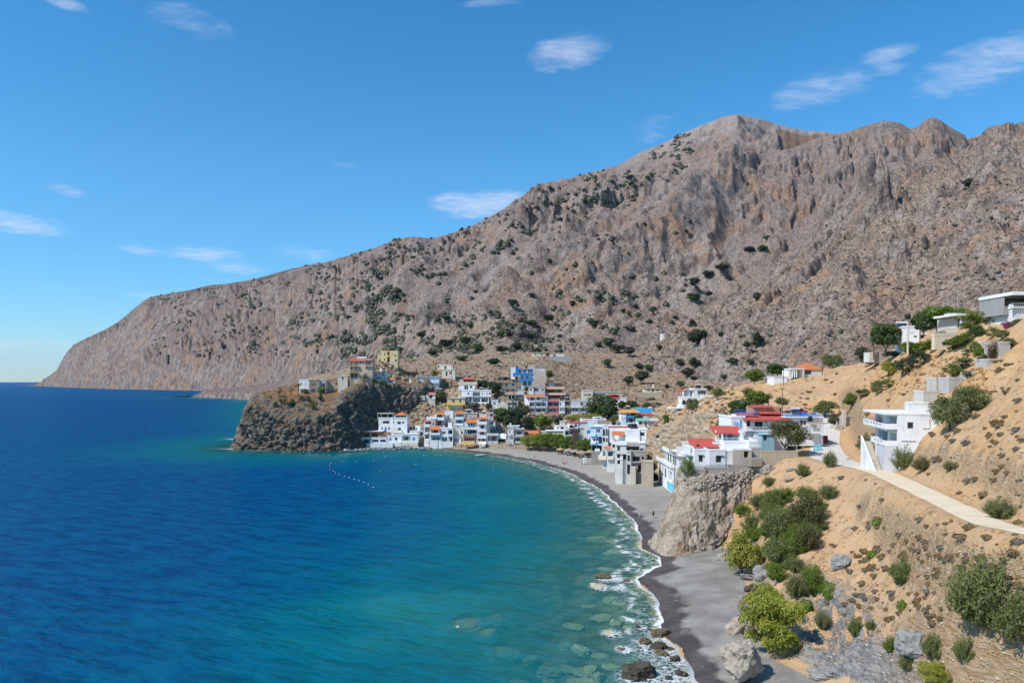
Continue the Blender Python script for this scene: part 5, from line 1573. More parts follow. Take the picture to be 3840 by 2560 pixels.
h.vol(1650, 322, 1868, 372, WHITE, .8, 7, [('ww', 1655, 324, 1708, 366), ('ww', 1716, 322, 1780, 366), ('ww', 1790, 322, 1864, 366)], roof=(.2, .2, BLUE), found=0); h.vol(1552, 294, 1618, 402, WHITE, .5, 7, roof=(.05, .08, None), found=2); h.vol(1680, 374, 1866, 446, WHITE, .8, 7, [('wd', 1700, 408, 1722, 442), ('wd', 1770, 408, 1798, 442)], roof=None, found=0); h.vol(1700, 447, 1858, 545, OFFW, .8, 7, [('o', 1722, 482, 1778, 541), ('o', 1792, 482, 1844, 541)], roof=None)
h.bal(1580, 366, 1872, 398, BLUE, .8, 1.3); h.bal(1660, 446, 1874, 476, BLUE, .8, 1.3); h.box(1616, 295, 1660, 370, BLUE, .2, .5, 'blue_pier'); h.tank(1640, 292, .5, 1.0, off=4); h.tank(1770, 290, .5, .9, off=4)
h = House('beige_house', 'plain pinkish beige house with one white shutter behind the blue house', '2', 401, 1940, 500, found=9.0)
h.vol(1880, 282, 2040, 500, (.60, .50, .42), 0, 8, [('sw', 1950, 306, 2011, 346)], roof=(.3, .2, (.62, .48, .41))); h.vol(1800, 268, 1900, 420, (.62, .52, .45), 2, 6)
h = House('concrete_house', 'low concrete house with two windows below the blue house', '2', 381, 1915, 658, found=9.0)
h.vol(1802, 555, 1868, 658, (.66, .62, .55), 0, 7, [('wd', 1815, 588, 1846, 616)], roof=(.4, .14, None)); h.vol(1870, 552, 2030, 658, (.46, .44, .42), .5, 7, [('wd', 1872, 576, 1940, 622), ('wd', 1985, 585, 2010, 612)])
h = House('porch_house', 'low house with dark porch and pale slab roof above the beige terrace houses', '2', 381, 1580, 745)
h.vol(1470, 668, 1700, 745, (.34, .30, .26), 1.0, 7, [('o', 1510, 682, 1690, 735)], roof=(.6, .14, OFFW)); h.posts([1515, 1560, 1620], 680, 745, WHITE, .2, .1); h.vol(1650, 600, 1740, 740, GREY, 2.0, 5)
h = House('terraced_cream_house', 'cream terraced house with rounded arch above the dark pines', '2', 366, 1450, 880)
h.vol(1275, 750, 1375, 910, OFFW, .6, 7, [('wd', 1310, 780, 1340, 808)]); h.vol(1358, 805, 1510, 880, CREAM, -.8, 7, roof=(.05, .1, None)); h.vol(1500, 760, 1570, 900, BEIGE, 0, 7, [('o', 1505, 785, 1566, 812), ('dn', 1520, 845, 1540, 890), ('dn', 1550, 845, 1568, 890)]); h.vol(1572, 770, 1655, 900, GREY, .5, 7, [('o', 1580, 785, 1640, 815)]); h.gable(1378, 752, 1480, 800, .5, 5, .2, pm(CREAM), CREAM)
h = House('balcony_apartments', 'white three-storey apartments with two orange roof canopies and a blank side wall', '2', 372, 1935, 942, 14)
h.vol(1806, 705, 2070, 942, (.76, .76, .77), 0, 9, [('ln', 1828, 706, 1888, 772), ('ln', 1912, 706, 1984, 770), ('l', 1815, 785, 1876, 852), ('l', 1908, 788, 1978, 852), ('l', 1990, 782, 2048, 852), ('wn', 1828, 868, 1866, 910), ('l', 1904, 862, 1980, 938), ('wn', 1990, 870, 2032, 906)], roof=(.05, .12, None))
h.tile(1760, 664, 1890, 704, 0, .5, 5); h.tile(1918, 664, 2048, 702, 0, .5, 5); h.bal(1814, 744, 1892, 772, WHITE, 0, .9); h.bal(1908, 742, 1988, 770, WHITE, 0, .9)
for (a, b) in ((1812, 1880), (1904, 1982), (1988, 2052)): h.bal(a, 826, b, 854, WHITE, 0, .9)
h.bal(1842, 912, 2050, 940, WHITE, 0, .5)
h = House('pink_house', 'narrow pink and red-banded house beside the balcony apartments', '2', 374, 2155, 938)
h.vol(2079, 745, 2232, 938, PALEP, 0, 8, [('o', 2082, 780, 2132, 828), ('l', 2140, 780, 2226, 828), ('ww', 2098, 868, 2132, 904), ('ww', 2140, 868, 2176, 904)], roof=(.05, .14, None)); h.box(2078, 742, 2233, 770, PINK, -.9, .9, 'fascia'); h.bal(2078, 828, 2231, 856, PINK, 0, .9); h.bal(2078, 906, 2231, 936, PINK, 0, .9)
h = House('orange_brown_house', 'orange-brown house with peach balconies at the bend above the pink house', 'P', 384, 2080, 1490)
h.vol(2047, 1435, 2109, 1490, (.42, .23, .14), .3, 8, [('sw', 2058, 1439, 2078, 1449), ('ww', 2090, 1440, 2097, 1449), ('o', 2052, 1461, 2080, 1471), ('l', 2086, 1461, 2104, 1473), ('o', 2050, 1482, 2100, 1489)], roof=(.9, .16, (.55, .42, .32))); h.bal(2045, 1449, 2118, 1458, PEACH, .3, 1.4); h.bal(2045, 1472, 2122, 1480, PEACH, .3, 1.4); h.solar(2070, 1433, 4); h.tank(2056, 1433, .5, .9, off=4)
h = House('strip_apartments', 'long pale apartment strip with mixed grey and white balconies right of the pink house', '3', 373, 375, 1062)
h.vol(164, 890, 238, 1062, WHITE, 0, 8, [('wd', 172, 905, 188, 940), ('wd', 175, 985, 190, 1012)]); h.vol(240, 890, 318, 1062, (.27, .215, .18), .4, 8, [('wd', 250, 898, 300, 938), ('wn', 255, 985, 280, 1012)]); h.vol(320, 872, 440, 1062, (.62, .62, .62), 0, 8, [('wd', 340, 975, 358, 1010), ('wd', 375, 978, 402, 1012)]); h.vol(442, 890, 598, 1062, (.56, .55, .53), .2, 8, [('wd', 448, 905, 476, 935), ('wd', 465, 985, 486, 1014), ('wd', 530, 905, 560, 935)])
for (a, b, c, d, col) in ((164, 940, 236, 966, WHITE), (164, 1016, 236, 1042, WHITE), (240, 940, 316, 964, STONE), (316, 938, 460, 965, WHITE), (455, 938, 530, 965, GREY), (525, 936, 600, 962, WHITE), (455, 1014, 520, 1040, GREY)): h.bal(a, b, c, d, col, 0, 1.0)
h.solar(268, 872, 4); h.tank(300, 872, .5, .9, off=4)
h = House('cream_hall', 'cream flat-roofed house with a brown pergola behind the big pine', '3', 392, 730, 880)
h.vol(472, 748, 605, 880, (.68, .62, .50), 0, 8, [('wd', 495, 790, 523, 812), ('wd', 535, 790, 575, 812), ('wd', 533, 832, 541, 876), ('wd', 552, 832, 568, 876)], roof=(.15, .15, None)); h.vol(607, 768, 985, 880, (.60, .55, .46), 1.2, 8, [('o', 600 + 12, 790, 770, 830), ('o', 800, 800, 960, 840)], roof=(.3, .2, BEIGE)); h.box(590, 812, 700, 822, BROWN, -2.0, 3.0, 'pergola'); h.posts([600, 635, 690], 822, 880, BROWN, -1.9, .09)
h = House('red_balcony_house', 'small white house with a red awning and red balcony behind the big pine', '3', 381, 905, 905)
h.vol(835, 800, 952, 905, (.52, .16, .12), .8, 6, [('o', 845, 806, 940, 828)], roof=None); h.tile(832, 788, 918, 804, .6, .6, 2.5, M_TILER); h.bal(848, 830, 954, 852, RED, .8, 1.0); h.vol(772, 852, 1040, 950, WHITE, 0, 7, [('wd', 868, 866, 932, 905), ('wd', 955, 878, 1005, 900)], roof=(.1, .1, None))
h = House('cream_cottage', 'small cream cottage with three windows on a walled terrace', '3', 440, 1400, 766)
h.vol(1285, 716, 1518, 766, (.78, .70, .48), 0, 7, [('wn', 1318, 730, 1341, 752), ('dn', 1375, 730, 1400, 762), ('wn', 1438, 730, 1461, 752)], roof=(.6, .16, (.66, .62, .50))); h.box(1400, 665, 1418, 700, WHITE, 4, .8, 'chimney'); h.tank(1435, 698, .5, .7, off=3)
h = House('retaining_wall', 'long tan retaining wall with a red door below the cream cottage', '3', 432, 1330, 860, cat='wall')
h.vol(1100, 770, 1505, 860, (.50, .41, .30), 0, 1.0, roof=None); h.vol(1506, 770, 1560, 850, (.50, .27, .18), -.2, 2.0, [('sr', 1508, 798, 1536, 838)], roof=(.1, .1, None))
h = House('ridge_villa', 'long low cream villa on a grey concrete wall above the village', '2', 505, 2000, 136)
h.vol(1852, 76, 2140, 138, (.72, .63, .45), 0, 8, [('wn', 1885, 92, 1898, 120), ('dn', 1970, 95, 1980, 134), ('wn', 1985, 95, 1998, 120), ('sr', 2040, 86, 2096, 136)], roof=(.6, .14, (.70, .62, .48))); h.box(1856, 138, 2400, 216, (.40, .38, .35), -1.0, .5, 'retaining_wall'); h.box(2142, 104, 2300, 138, OFFW, 1, 5, 'side_wing')
h = House('slope_hut', 'tiny white roadside hut with dark glass front high on the tan slope', '3', (far_hit(2500, 1265) or Vector((0, 560, 0))).y, 1570, 50, cat='hut')
h.vol(1500, 8, 1646, 52, WHITE, 0, 5, [('o', 1532, 14, 1644, 46)], roof=(.1, .12, None), found=8); h.posts([1560, 1600, 1625], 14, 50, WHITE, .1, .1)

# -- right of the bay
h = House('terrace_villa', 'white villa with brown pergola and crenellated terrace wall above the grey outcrop', '3', 263, 1900, 870)
h.vol(1840, 738, 1935, 830, WHITE, 1.0, 7, [('wd', 1885, 760, 1908, 822)], roof=(.5, .14, OFFW)); h.vol(1937, 732, 2090, 880, (.72, .69, .66), .2, 8, [('on', 1978, 745, 2088, 812)], roof=(.1, .14, OFFW)); h.tile(1712, 725, 1842, 752, 1.0, .6, 4, M_TILER); h.posts([1730, 1770, 1825], 752, 820, BROWN, .6, .09); h.bal(1725, 818, 1935, 860, WHITE, .8, 1.6); h.box(1937, 800, 2130, 880, WHITE, -1.0, .25, 'parapet'); h.vol(1780, 862, 1935, 930, WHITE, 1.2, 6, [('dw', 1785, 870, 1825, 925)], roof=None); h.box(1605, 962, 1852, 982, WHITE, -1.5, 5, 'terrace_slab'); h.posts([1670, 1700], 985, 1090, WHITE, -.6, .22); h.vol(1735, 930, 1835, 962, WHITE, -.4, 4, roof=None, found=0); h.vol(1700, 1020, 1800, 1100, OFFW, .4, 5, roof=None); h.solar(2010, 722, 4); h.tank(2030, 722, .6, 1.2, off=4)
h.posts([1940, 1965, 1990, 2015, 2040], 788, 802, WHITE, -.9, .13, 'merlon')
h = House('orange_roof_house', 'white house with blue balconies under a wide pale orange roof', '3', 300, 1090, 1190)
h.vol(972, 1032, 1036, 1190, WHITE, 0, 6, [('wb', 988, 1040, 1000, 1062), ('wb', 1012, 1040, 1022, 1062), ('wb', 990, 1100, 1000, 1125), ('wb', 1015, 1100, 1025, 1125)], roof=None); h.vol(1038, 1032, 1205, 1190, OFFW, .5, 6, [('ln', 1050, 1036, 1200, 1096), ('l', 1050, 1104, 1160, 1168)], roof=None); h.hip(965, 996, 1215, 1032, 0, 6.5, .3, M_TILEO, .15); h.bal(1030, 1072, 1172, 1098, (.05, .30, .58), .4, .9); h.bal(1030, 1146, 1082, 1170, (.05, .30, .58), .4, .9); h.solar(1085, 1000, 4)
h = House('red_roof_cabin', 'low white cabin with red roof strip under the blue tarpaulin', '3', 303, 1310, 1120)
h.vol(1222, 1060, 1410, 1120, (.62, .52, .48), 0, 5, [('wn', 1240, 1065, 1290, 1088), ('wn', 1310, 1065, 1340, 1088)], roof=None); h.tile(1215, 1044, 1400, 1060, 0, .8, 4, M_TILER); h.vol(1250, 1090, 1420, 1120, WHITE, -1.6, 1.5, roof=(.02, .06, None)); h.vol(1415, 1050, 1545, 1120, OFFW, .8, 4, [('wd', 1480, 1062, 1500, 1090)])
h = House('blue_tarpaulin', 'bright blue tarpaulin stretched over a yard behind the red-roofed cabin', '3', 313, 1300, 1045, cat='tarpaulin')
h.tile(1165, 980, 1415, 1036, 0, .5, 5.0, pm((.02, .27, .50), 'tarpaulin'), .05, 'sheet'); h.tile(1416, 1015, 1505, 1048, 0, .5, 4.0, pm((.01, .14, .36), 'tarpaulin'), .05, 'sheet'); h.posts([1168, 1290, 1410, 1500], 1030, 1090, GREY, 0, .08, 'post')
h = House('green_roof_house', 'white hut with a sea-green roof edge and brown doors beside the outcrop', '3', 277, 1340, 1236)
h.vol(1200, 1140, 1330, 1236, (.74, .75, .73), 0, 6, [('wn', 1208, 1150, 1240, 1190), ('sn', 1284, 1156, 1311, 1230)], roof=None); h.vol(1332, 1140, 1410, 1232, (.60, .60, .58), .3, 6, roof=None); h.tile(1178, 1112, 1350, 1140, 0, .5, 3.5, pm(TEALG, 'roof')); h.tile(1340, 1112, 1510, 1140, 0, .4, 4.0, pm(GREY, 'roof')); h.vol(1412, 1145, 1505, 1240, BROWN, 1.2, 4, [('o', 1420, 1155, 1495, 1210)], roof=None)
h = House('white_roof_terrace', 'white flat roof terrace with a stair box behind the long red roof edge', '3', 318, 620, 1165, found=9.0)
h.vol(460, 1128, 780, 1165, WHITE, 0, 8, roof=(.1, .1, None)); h.vol(622, 1098, 726, 1130, WHITE, 1, 5, [('wd', 672, 1105, 692, 1130)], found=0, roof=(.3, .1, OFFW)); h.stairs(600, 1160, 670, 1115, OFFW, -.6, 1.0)
h.vol(700, 1135, 785, 1170, STONE, -.5, 3, roof=None)
h = House('red_edge_house', 'white house with a thin red roof and one tall window above the brown gate', 'D', 295, 940, 520, found=9.0)
h.vol(690, 185, 940, 345, WHITE, 0, 8, [('wd', 850, 215, 911, 296), ('l', 705, 235, 815, 330)], roof=(.2, .12, RED), found=0); h.vol(942, 190, 1190, 330, (.70, .67, .70), .3, 8, roof=(.2, .12, RED), found=0); h.vol(925, 332, 1115, 520, CREAM, .6, 8, [('wn', 950, 370, 986, 440)], roof=(.05, .06, None)); h.tile(705, 205, 818, 245, 0, .5, 1.5); h.vol(800, 340, 922, 570, DBROWN, -.5, 6, roof=None); h.bal(915, 475, 1005, 515, PEACH, .6, .7)
h = House('grey_terrace_house', 'pale grey terrace house with open balconies beside the brown gate wall', 'D', 301, 690, 545, found=9.0)
h.vol(575, 280, 700, 545, (.66, .65, .64), 0, 7, [('l', 582, 400, 692, 520)], roof=(.1, .12, None)); h.vol(702, 330, 800, 545, (.68, .67, .66), -.3, 6, [('o', 705, 420, 795, 500)], roof=(.1, .1, None)); h.bal(575, 330, 700, 392, OFFW, 0, .6)
h = House('white_back_house', 'white house with two windows behind the yellow-edged roof', 'D', 320, 445, 495, found=9.0)
h.vol(310, 282, 575, 495, WHITE, 0, 7, [('wn', 365, 302, 411, 345), ('wd', 455, 292, 560, 358)], roof=(.1, .12, None))
h.vol(470, 165, 600, 265, BEIGE, 4, 4, roof=(.2, .1, OFFW), found=0)
h = House('yellow_roof_store', 'long low store with a yellow-edged flat roof behind the tamarisks', 'D', 316, 320, 530, found=9.0)
h.vol(78, 410, 570, 530, (.80, .70, .44), 0, 7, roof=(.4, .16, OFFW)); h.vol(-60, 440, 76, 530, (.78, .70, .46), 1, 6, roof=(.2, .14, OFFW))
h = House('light_blue_house', 'light blue three-storey house with bright blue corner balconies at the beach end', 'D', 262, 1450, 770, -14, found=9.0)
h.vol(1290, 290, 1605, 790, (.48, .63, .78), 0, 12, [('ww', 1440, 355, 1550, 455), ('o', 1500, 560, 1595, 755), ('wn', 1365, 620, 1410, 690), ('ww', 1440, 590, 1490, 690)], [('l', .05, 310, .55, 470), ('l', .05, 530, .55, 680), ('l', .6, 310, .95, 470), ('l', .6, 530, .95, 680)], roof=(.5, .2, (.72, .76, .80)), found=.2); h.vol(1300, 792, 1600, 960, (.27, .25, .23), .6, 9, [('o', 1320, 800, 1430, 950), ('o', 1460, 800, 1590, 950)], roof=None)
h.box(1130, 265, 1290, 300, (.35, .60, .80), 3, 6, 'roof_corner'); h.box(1130, 430, 1288, 512, (.03, .22, .62), 5, 4, 'corner_balcony'); h.box(1280, 470, 1430, 545, (.66, .74, .84), -1.0, 1.0, 'balcony'); h.box(1290, 690, 1440, 760, (.66, .74, .84), -1.0, 1.0, 'balcony'); h.posts([1195, 1265], 520, 690, WHITE, 3.5, .12); h.tank(1850, 262, .7, 1.1, off=7); h.tank(1985, 262, .7, 1.1, (.16, .24, .22), 7)
h.vol(1606, 300, 2220, 400, (.55, .64, .74), 6, 8, roof=(.3, .15, OFFW), found=6)
h = House('grey_frame_house', 'narrow grey-framed building with tall windows beside the light blue house', 'D', 252, 1685, 800, -8, found=9.0)
h.vol(1605, 335, 1765, 800, (.62, .63, .62), 0, 8, [('wd', 1620, 365, 1690, 540), ('wd', 1705, 365, 1755, 540), ('wd', 1618, 585, 1685, 710), ('wd', 1705, 600, 1752, 705)], [('wd', .1, 365, .4, 540), ('wd', .1, 585, .4, 710)], roof=(.1, .2, None)); h.posts([1610, 1690, 1760], 800, 1080, OFFW, .1, .14); h.stairs(1520, 1100, 1620, 900, OFFW, -.8, 1.0); h.box(1500, 1090, 1720, 1190, CREAM, -1.5, 3.0, 'sea_wall'); h.vol(1600, 810, 1760, 1090, (.40, .38, .36), 2.0, 5, [('o', 1640, 830, 1740, 1060)], roof=None); h.box(1410, 890, 1540, 960, WHITE, -.6, .12, 'fence_wall')
h = House('white_block_house', 'big blank white block with a red tiled awning and dark corner window above the beach', '4', 238, 1375, 655, -7, found=9.0)
h.vol(1215, 470, 1440, 655, (.80, .79, .80), 0, 9, roof=(.02, .05, None), left=[('o', .55, 520, .95, 600)], found=.3); h.vol(1060, 668, 1540, 1000, (.46, .42, .36), -.6, 8, [('o', 1100, 690, 1200, 770), ('wd', 1250, 700, 1300, 770), ('o', 1340, 690, 1440, 770)], roof=None); h.vol(1442, 455, 1542, 655, WHITE, .5, 9, [('o', 1446, 498, 1512, 550)], roof=(.1, .12, None), found=.3); h.vol(985, 450, 1440, 500, WHITE, 8.5, 5, roof=(.1, .1, RED), found=4); h.tile(1015, 490, 1222, 538, 1.0, 1.2, 2.2, M_TILE); h.vol(1130, 555, 1213, 655, WHITE, 1.2, 6, roof=(.05, .1, None), found=.3); h.posts([1030, 1050], 540, 650, BROWN, 1.5, .1); h.box(1000, 632, 1450, 668, WHITE, -2.2, 6, 'terrace_slab'); h.box(1245, 380, 1400, 425, PEACH, 9, 2, 'roof_box'); h.solar(1330, 450, 8, 2.4); h.solar(1375, 450, 8, 1.8)
h = House('stone_ruin_front', 'weathered grey stone house front with a narrow white arch standing on the sand', '4', 216, 1390, 1120, -6, found=9.0)
h.vol(1308, 800, 1530, 1120, (.40, .36, .31), 0, 10, [('o', 1330, 870, 1440, 945), ('o', 1470, 870, 1500, 930), ('wd', 1335, 990, 1380, 1050), ('o', 1410, 1000, 1460, 1110)], roof=(.1, .2, None)); h.vol(1238, 795, 1306, 1150, (.58, .56, .53), -.8, 9, [('wd', 1250, 850, 1292, 940), ('o', 1245, 990, 1290, 1140)], roof=(.1, .15, None)); h.vol(1308, 1020, 1372, 1165, BEIGE, -2.0, 2.0, roof=None)
h.vol(1080, 700, 1236, 1000, (.68, .66, .62), 1.0, 9, [('o', 1190, 830, 1230, 930), ('wd', 1100, 720, 1140, 790), ('l', 1095, 820, 1170, 900), ('o', 1100, 930, 1180, 995)], roof=(.3, .12, None)); h.bal(1078, 790, 1240, 830, OFFW, 1.0, 1.0); h.bal(1090, 900, 1180, 925, WHITE, 1.0, .8); h.bal(1308, 945, 1450, 960, CONC, 0, .5); h.vol(1270, 690, 1450, 798, (.42, .38, .34), 3, 7, [('o', 1275, 730, 1440, 790)], roof=None, found=0)
h.vol(1140, 800, 1180, 1000, OFFW, .3, .6, roof=None)
h = House('concrete_hall', 'long bare beige concrete building with a flat roof under the grey outcrop', '4', 229, 1650, 870, -4, found=9.0)
h.vol(1530, 690, 1740, 870, (.52, .48, .42), 0, 9, roof=(.3, .16, BEIGE)); h.vol(1442, 672, 1528, 800, WHITE, -.2, 8, roof=(.2, .14, None)); h.vol(1740, 720, 2000, 860, (.56, .49, .40), .8, 8, [('o', 1800, 740, 1940, 800)], roof=(.2, .12, None)); h.vol(1535, 870, 1640, 960, STONE, -.6, 6, [('o', 1575, 885, 1605, 950)], roof=None)
h = House('concrete_bunker', 'tan concrete block house standing on the sand before the turquoise-based house', '4', 207, 1560, 1165, -10, found=9.0)
h.vol(1468, 962, 1648, 1165, (.47, .39, .29), 0, 6, roof=(.1, .14, None), left=[('o', .3, 1000, .5, 1040)]); h.posts([1500, 1560, 1620], 945, 962, (.47, .39, .29), .2, .12)
h = House('white_porch_house', 'small white house with a teal glazed porch on stilts by the utility poles', '4', 243, 1020, 905, -6, found=9.0)
h.vol(940, 780, 1145, 905, (.70, .72, .70), 0, 7, [('o', 950, 800, 1030, 880), ('wd', 1050, 800, 1110, 860)], roof=(.5, .15, LTEAL)); h.bal(935, 860, 1030, 910, WHITE, 0, .8); h.box(1030, 905, 1145, 1000, (.52, .45, .36), .2, 6, 'stone_base'); h.posts([945, 1035], 905, 1000, OFFW, .1, .15); h.tile(890, 718, 1000, 750, .6, .8, 1.6, M_TILE); h.vol(1010, 640, 1110, 778, OFFW, 1.5, 7, [('o', 1020, 690, 1060, 740)], roof=None)
# the white house with the turquoise foot: its long front faces the sea
h = House('turquoise_foot_house', 'white three-storey beach house whose near corner is painted turquoise at the foot', None, 0, 0, 0, -91, org=(42.4, 204.6, 2.0))
h.vol(-11, 6.2, 11, 0, WHITE, 0, 7, [('sn', -9.2, 5.4, -7.0, 2.8), ('o', -4.8, 5.2, -2.4, 2.6), ('wd', -.8, 5.0, 1.4, 2.4), ('o', 4.2, 5.0, 9.6, 2.2), ('wd', -8.6, 1.7, -6.8, .3)], right=[('o', .55, 5.4, .8, .8)], roof=(.05, .1, None), found=3)
h.vol(-7.0, 9.3, 10.4, 6.3, WHITE, 1.2, 5.6, [('wd', -6.2, 8.8, -4.6, 6.6), ('wd', -3.2, 8.9, -.8, 6.5), ('wd', .4, 8.9, 2.6, 6.5), ('wd', 4.0, 8.9, 6.0, 6.5), ('wd', 7.4, 8.9, 9.2, 6.5)], roof=(.5, .2, None), found=0)
h.box(2.9, 1.9, 11.04, -.2, TURQ, -.05, .05, 'painted_foot'); h.box(10.0, 1.9, 11.05, -.2, TURQ, .001, 4.2, 'painted_foot')
h.bal(-11, 7.2, 11, 6.3, WHITE, 0, .55); h.bal(3.0, 3.0, 11, 2.15, WHITE, 0, .35); h.box(-7.6, 10.4, 2.0, 9.52, WHITE, .6, .15, 'parapet'); h.box(8.0, 11.6, 9.2, 9.5, WHITE, 1.4, 1.2, 'chimney'); h.bal(2.2, 10.4, 11, 9.6, (.35, .36, .36), 1.1, .4, 'rail'); h.box(2.8, 10.7, 8.0, 9.5, (.72, .76, .72), 4.8, .2, 'terrace_wall'); h.vol(-2, 11.8, 2.5, 9.52, (.62, .57, .49), 5.0, 5, found=1)

# -- the red-roofed villa and its walled lower house
h = House('red_roofed_villa', 'large white villa with red roofs, blue railings and a balcony above the road end', '5', 152, 1050, 760, found=9.0)
h.vol(655, 492, 828, 660, WHITE, .6, 9, roof=(.1, .12, None), found=4)
h.vol(830, 505, 918, 660, WHITE, 0, 9, [('wd', 840, 526, 886, 600)], roof=None); h.vol(920, 515, 1108, 660, WHITE, .7, 9, [('wd', 957, 540, 1056, 622)], roof=None); h.vol(1110, 515, 1348, 760, WHITE, 0, 9, [('wd', 1150, 560, 1200, 640)], roof=None)
h.vol(1350, 490, 1780, 600, WHITE, .4, 9, [('dd', 1525, 520, 1556, 590), ('sn', 1560, 530, 1598, 582)], roof=(.5, .22, WHITE), found=4)
h.vol(650, 662, 1108, 900, WHITE, -.5, 9, [('o', 815, 660 + 2, 918, 770), ('wd', 1002, 706, 1048, 768)], roof=(.02, .06, None), found=5)
h.tile(800, 440, 1368, 512, .2, 1.0, 6.0, M_TILER, .22); h.tile(1060, 345, 1330, 440, 3.0, .6, 5, M_TILER, .2); h.tile(990, 348, 1240, 362, 3.5, .4, 4, M_TILER, .15)
h.vol(1000, 362, 1368, 445, (.46, .27, .15), 3.6, 5, [('wb', 1335, 378, 1360, 430)], roof=None, found=0); h.bal(728, 396, 1005, 440, (.05, .20, .60), 2.5, 1.2, 'rail'); h.bal(832, 600, 1108, 652, OFFW, .2, 1.0, 'rail')
# arched blue ornaments on the sea-side wall
for (a, b, c, d) in ((695, 540, 703, 590), (720, 545, 726, 595), (735, 548, 741, 600), (762, 515, 768, 610), (778, 510, 785, 620)): h.box(a, b, c, d, (.10, .38, .70), .5, .08, 'blue_ornament')
h.bal(1600, 592, 1780, 680, DGREY, .4, 1.4, 'rail', WHITE); h.vol(1480, 690, 1680, 900, (.62, .70, .76), .8, 7, [('o', 1500, 720, 1560, 890), ('o', 1590, 720, 1670, 900)], roof=(.1, .15, WHITE), found=5); h.posts([1690], 820, 925, TURQ, -2.5, .28); h.posts([1790], 715, 835, WHITE, .5, .3)
h.vol(985, 690, 1140, 820, (.30, .50, .60), -2.2, 3, [('wd', 1004, 706, 1048, 768)], roof=(.3, .14, LTEAL)); h.solar(1530, 470, 3, 1.8); h.tank(1622, 462, .5, 1.0, off=5); h.box(1560, 425, 1675, 462, (.03, .16, .45), 3.0, 1.5, 'blue_crate'); h.tank(1640, 530, .45, .9, off=.0); h.box(1625, 545, 1775, 572, (.62, .48, .30), -.3, .1, 'sun_blind')
h.bal(1365, 430, 1790, 468, (.10, .26, .58), 4.5, 3.5, 'rail')
h = House('sea_pergola', 'white colonnaded pergola with a red roof and turquoise posts beside the villa', '5', 149, 610, 800, cat='pergola', found=9.0)
h.tile(432, 604, 798, 682, 0, .6, 4.0, M_TILER, .22); h.posts([455, 745], 650, 830, WHITE, .1, .14); h.posts([515, 592], 665, 790, (.10, .36, .48), .5, .2); h.posts([765], 640, 840, WHITE, -.4, .34); h.bal(400, 735, 930, 812, WHITE, .2, 1.5, 'rail'); h.vol(400, 812, 930, 900, WHITE, -1.2, 6, roof=(.02, .05, None), found=6); h.box(600, 690, 740, 800, (.24, .34, .42), 3.0, .2, 'back_wall')
h = House('sea_shelter', 'small shelter with a red roof on turquoise beams at the seaward end of the villa', '5', 147, 320, 880, cat='shelter', found=9.0)
h.tile(145, 768, 482, 856, 0, .8, 3.6, M_TILER, .2); h.box(200, 856, 320, 874, (.28, .50, .60), -.6, .15, 'beam'); h.posts([205, 315, 470], 860, 905, (.28, .50, .60), -.4, .1); h.vol(300, 830, 600, 900, (.62, .58, .52), 2.0, 3, roof=(.05, .08, None))
h = House('lower_white_house', 'white house with dark-framed windows and a tan block on top of the rock bluff', '5', 143, 590, 1112, found=9.0)
h.vol(192, 905, 358, 1112, WHITE, .5, 7, [('wd', 244, 966, 297, 1048)], roof=(.05, .1, None)); h.vol(360, 908, 566, 1112, (.74, .74, .75), -.4, 8, [('wd', 444, 970, 512, 1050)], roof=(.05, .1, WHITE)); h.vol(568, 922, 650, 1112, WHITE, -.2, 7, roof=(.05, .1, None)); h.vol(652, 895, 884, 1112, (.50, .43, .35), -.9, 8, [('o', 788, 906, 846, 986)], roof=(.05, .1, WHITE), found=4); h.vol(886, 885, 1022, 1010, (.50, .45, .39), .2, 6, roof=(.05, .1, None)); h.vol(150, 885, 192, 980, WHITE, 1.5, 5, [('wd', 160, 900, 172, 938)], roof=(.05, .1, None), found=0)
h.box(445, 962, 548, 969, DBROWN, -.62, .2, 'lintel'); h.box(232, 960, 310, 967, DBROWN, .28, .2, 'lintel'); h.vol(596, 812, 890, 890, WHITE, 2.0, 5, roof=(.05, .08, None), found=1); h.vol(890, 808, 1012, 884, WHITE, 1.0, 5, roof=(.05, .08, None), found=1); h.tank(290, 890, .35, .6, off=4)
# the three-storey house by the road
h = House('hillside_house', 'tall white house with two balconies and an outside stair standing above the dirt road', None, 0, 0, 0, -104, org=(61.9, 122.4, 17.9))
h.o.scale = (1.06, 1.0, .90)
h.vol(-7.2, 8.7, 6.9, 0, (.80, .80, .80), 0, 6.2, [('ww', -5.4, 8.0, -3.0, 6.5), ('lw', 2.2, 8.2, 6.4, 6.35), ('o', -5.2, 5.4, 1.0, 3.5), ('lw', 2.4, 5.4, 6.4, 3.5)], right=[('wd', .22, 7.5, .36, 6.4)], roof=None, found=6)
h.box(-7.6, 9.02, 6.95, 8.72, WHITE, -1.9, 8.2, 'roof'); h.box(6.9, 4.4, 7.02, 4.25, (.58, .58, .60), .5, 2.0, 'ledge'); h.box(6.9, 8.0, 7.0, 6.6, (.62, .62, .63), 4.4, .12, 'drain_pipe'); h.box(6.9, 6.6, 7.0, 6.45, (.62, .62, .63), 3.5, 1.0, 'drain_pipe')
h.bal(-7.3, 7.2, 6.9, 6.3, WHITE, 0, 1.9); h.bal(-2.0, 4.25, 6.9, 3.4, WHITE, 0, 1.9)
for k in range(6): h.box(-6.2 + k * 2.0, 7.05, -5.2 + k * 2.0, 6.8, (.40, .33, .28), -1.94, .04, 'parapet_slot')
for k in range(3): h.box(.6 + k * 2.0, 4.12, 1.6 + k * 2.0, 3.88, (.40, .33, .28), -1.94, .04, 'parapet_slot')
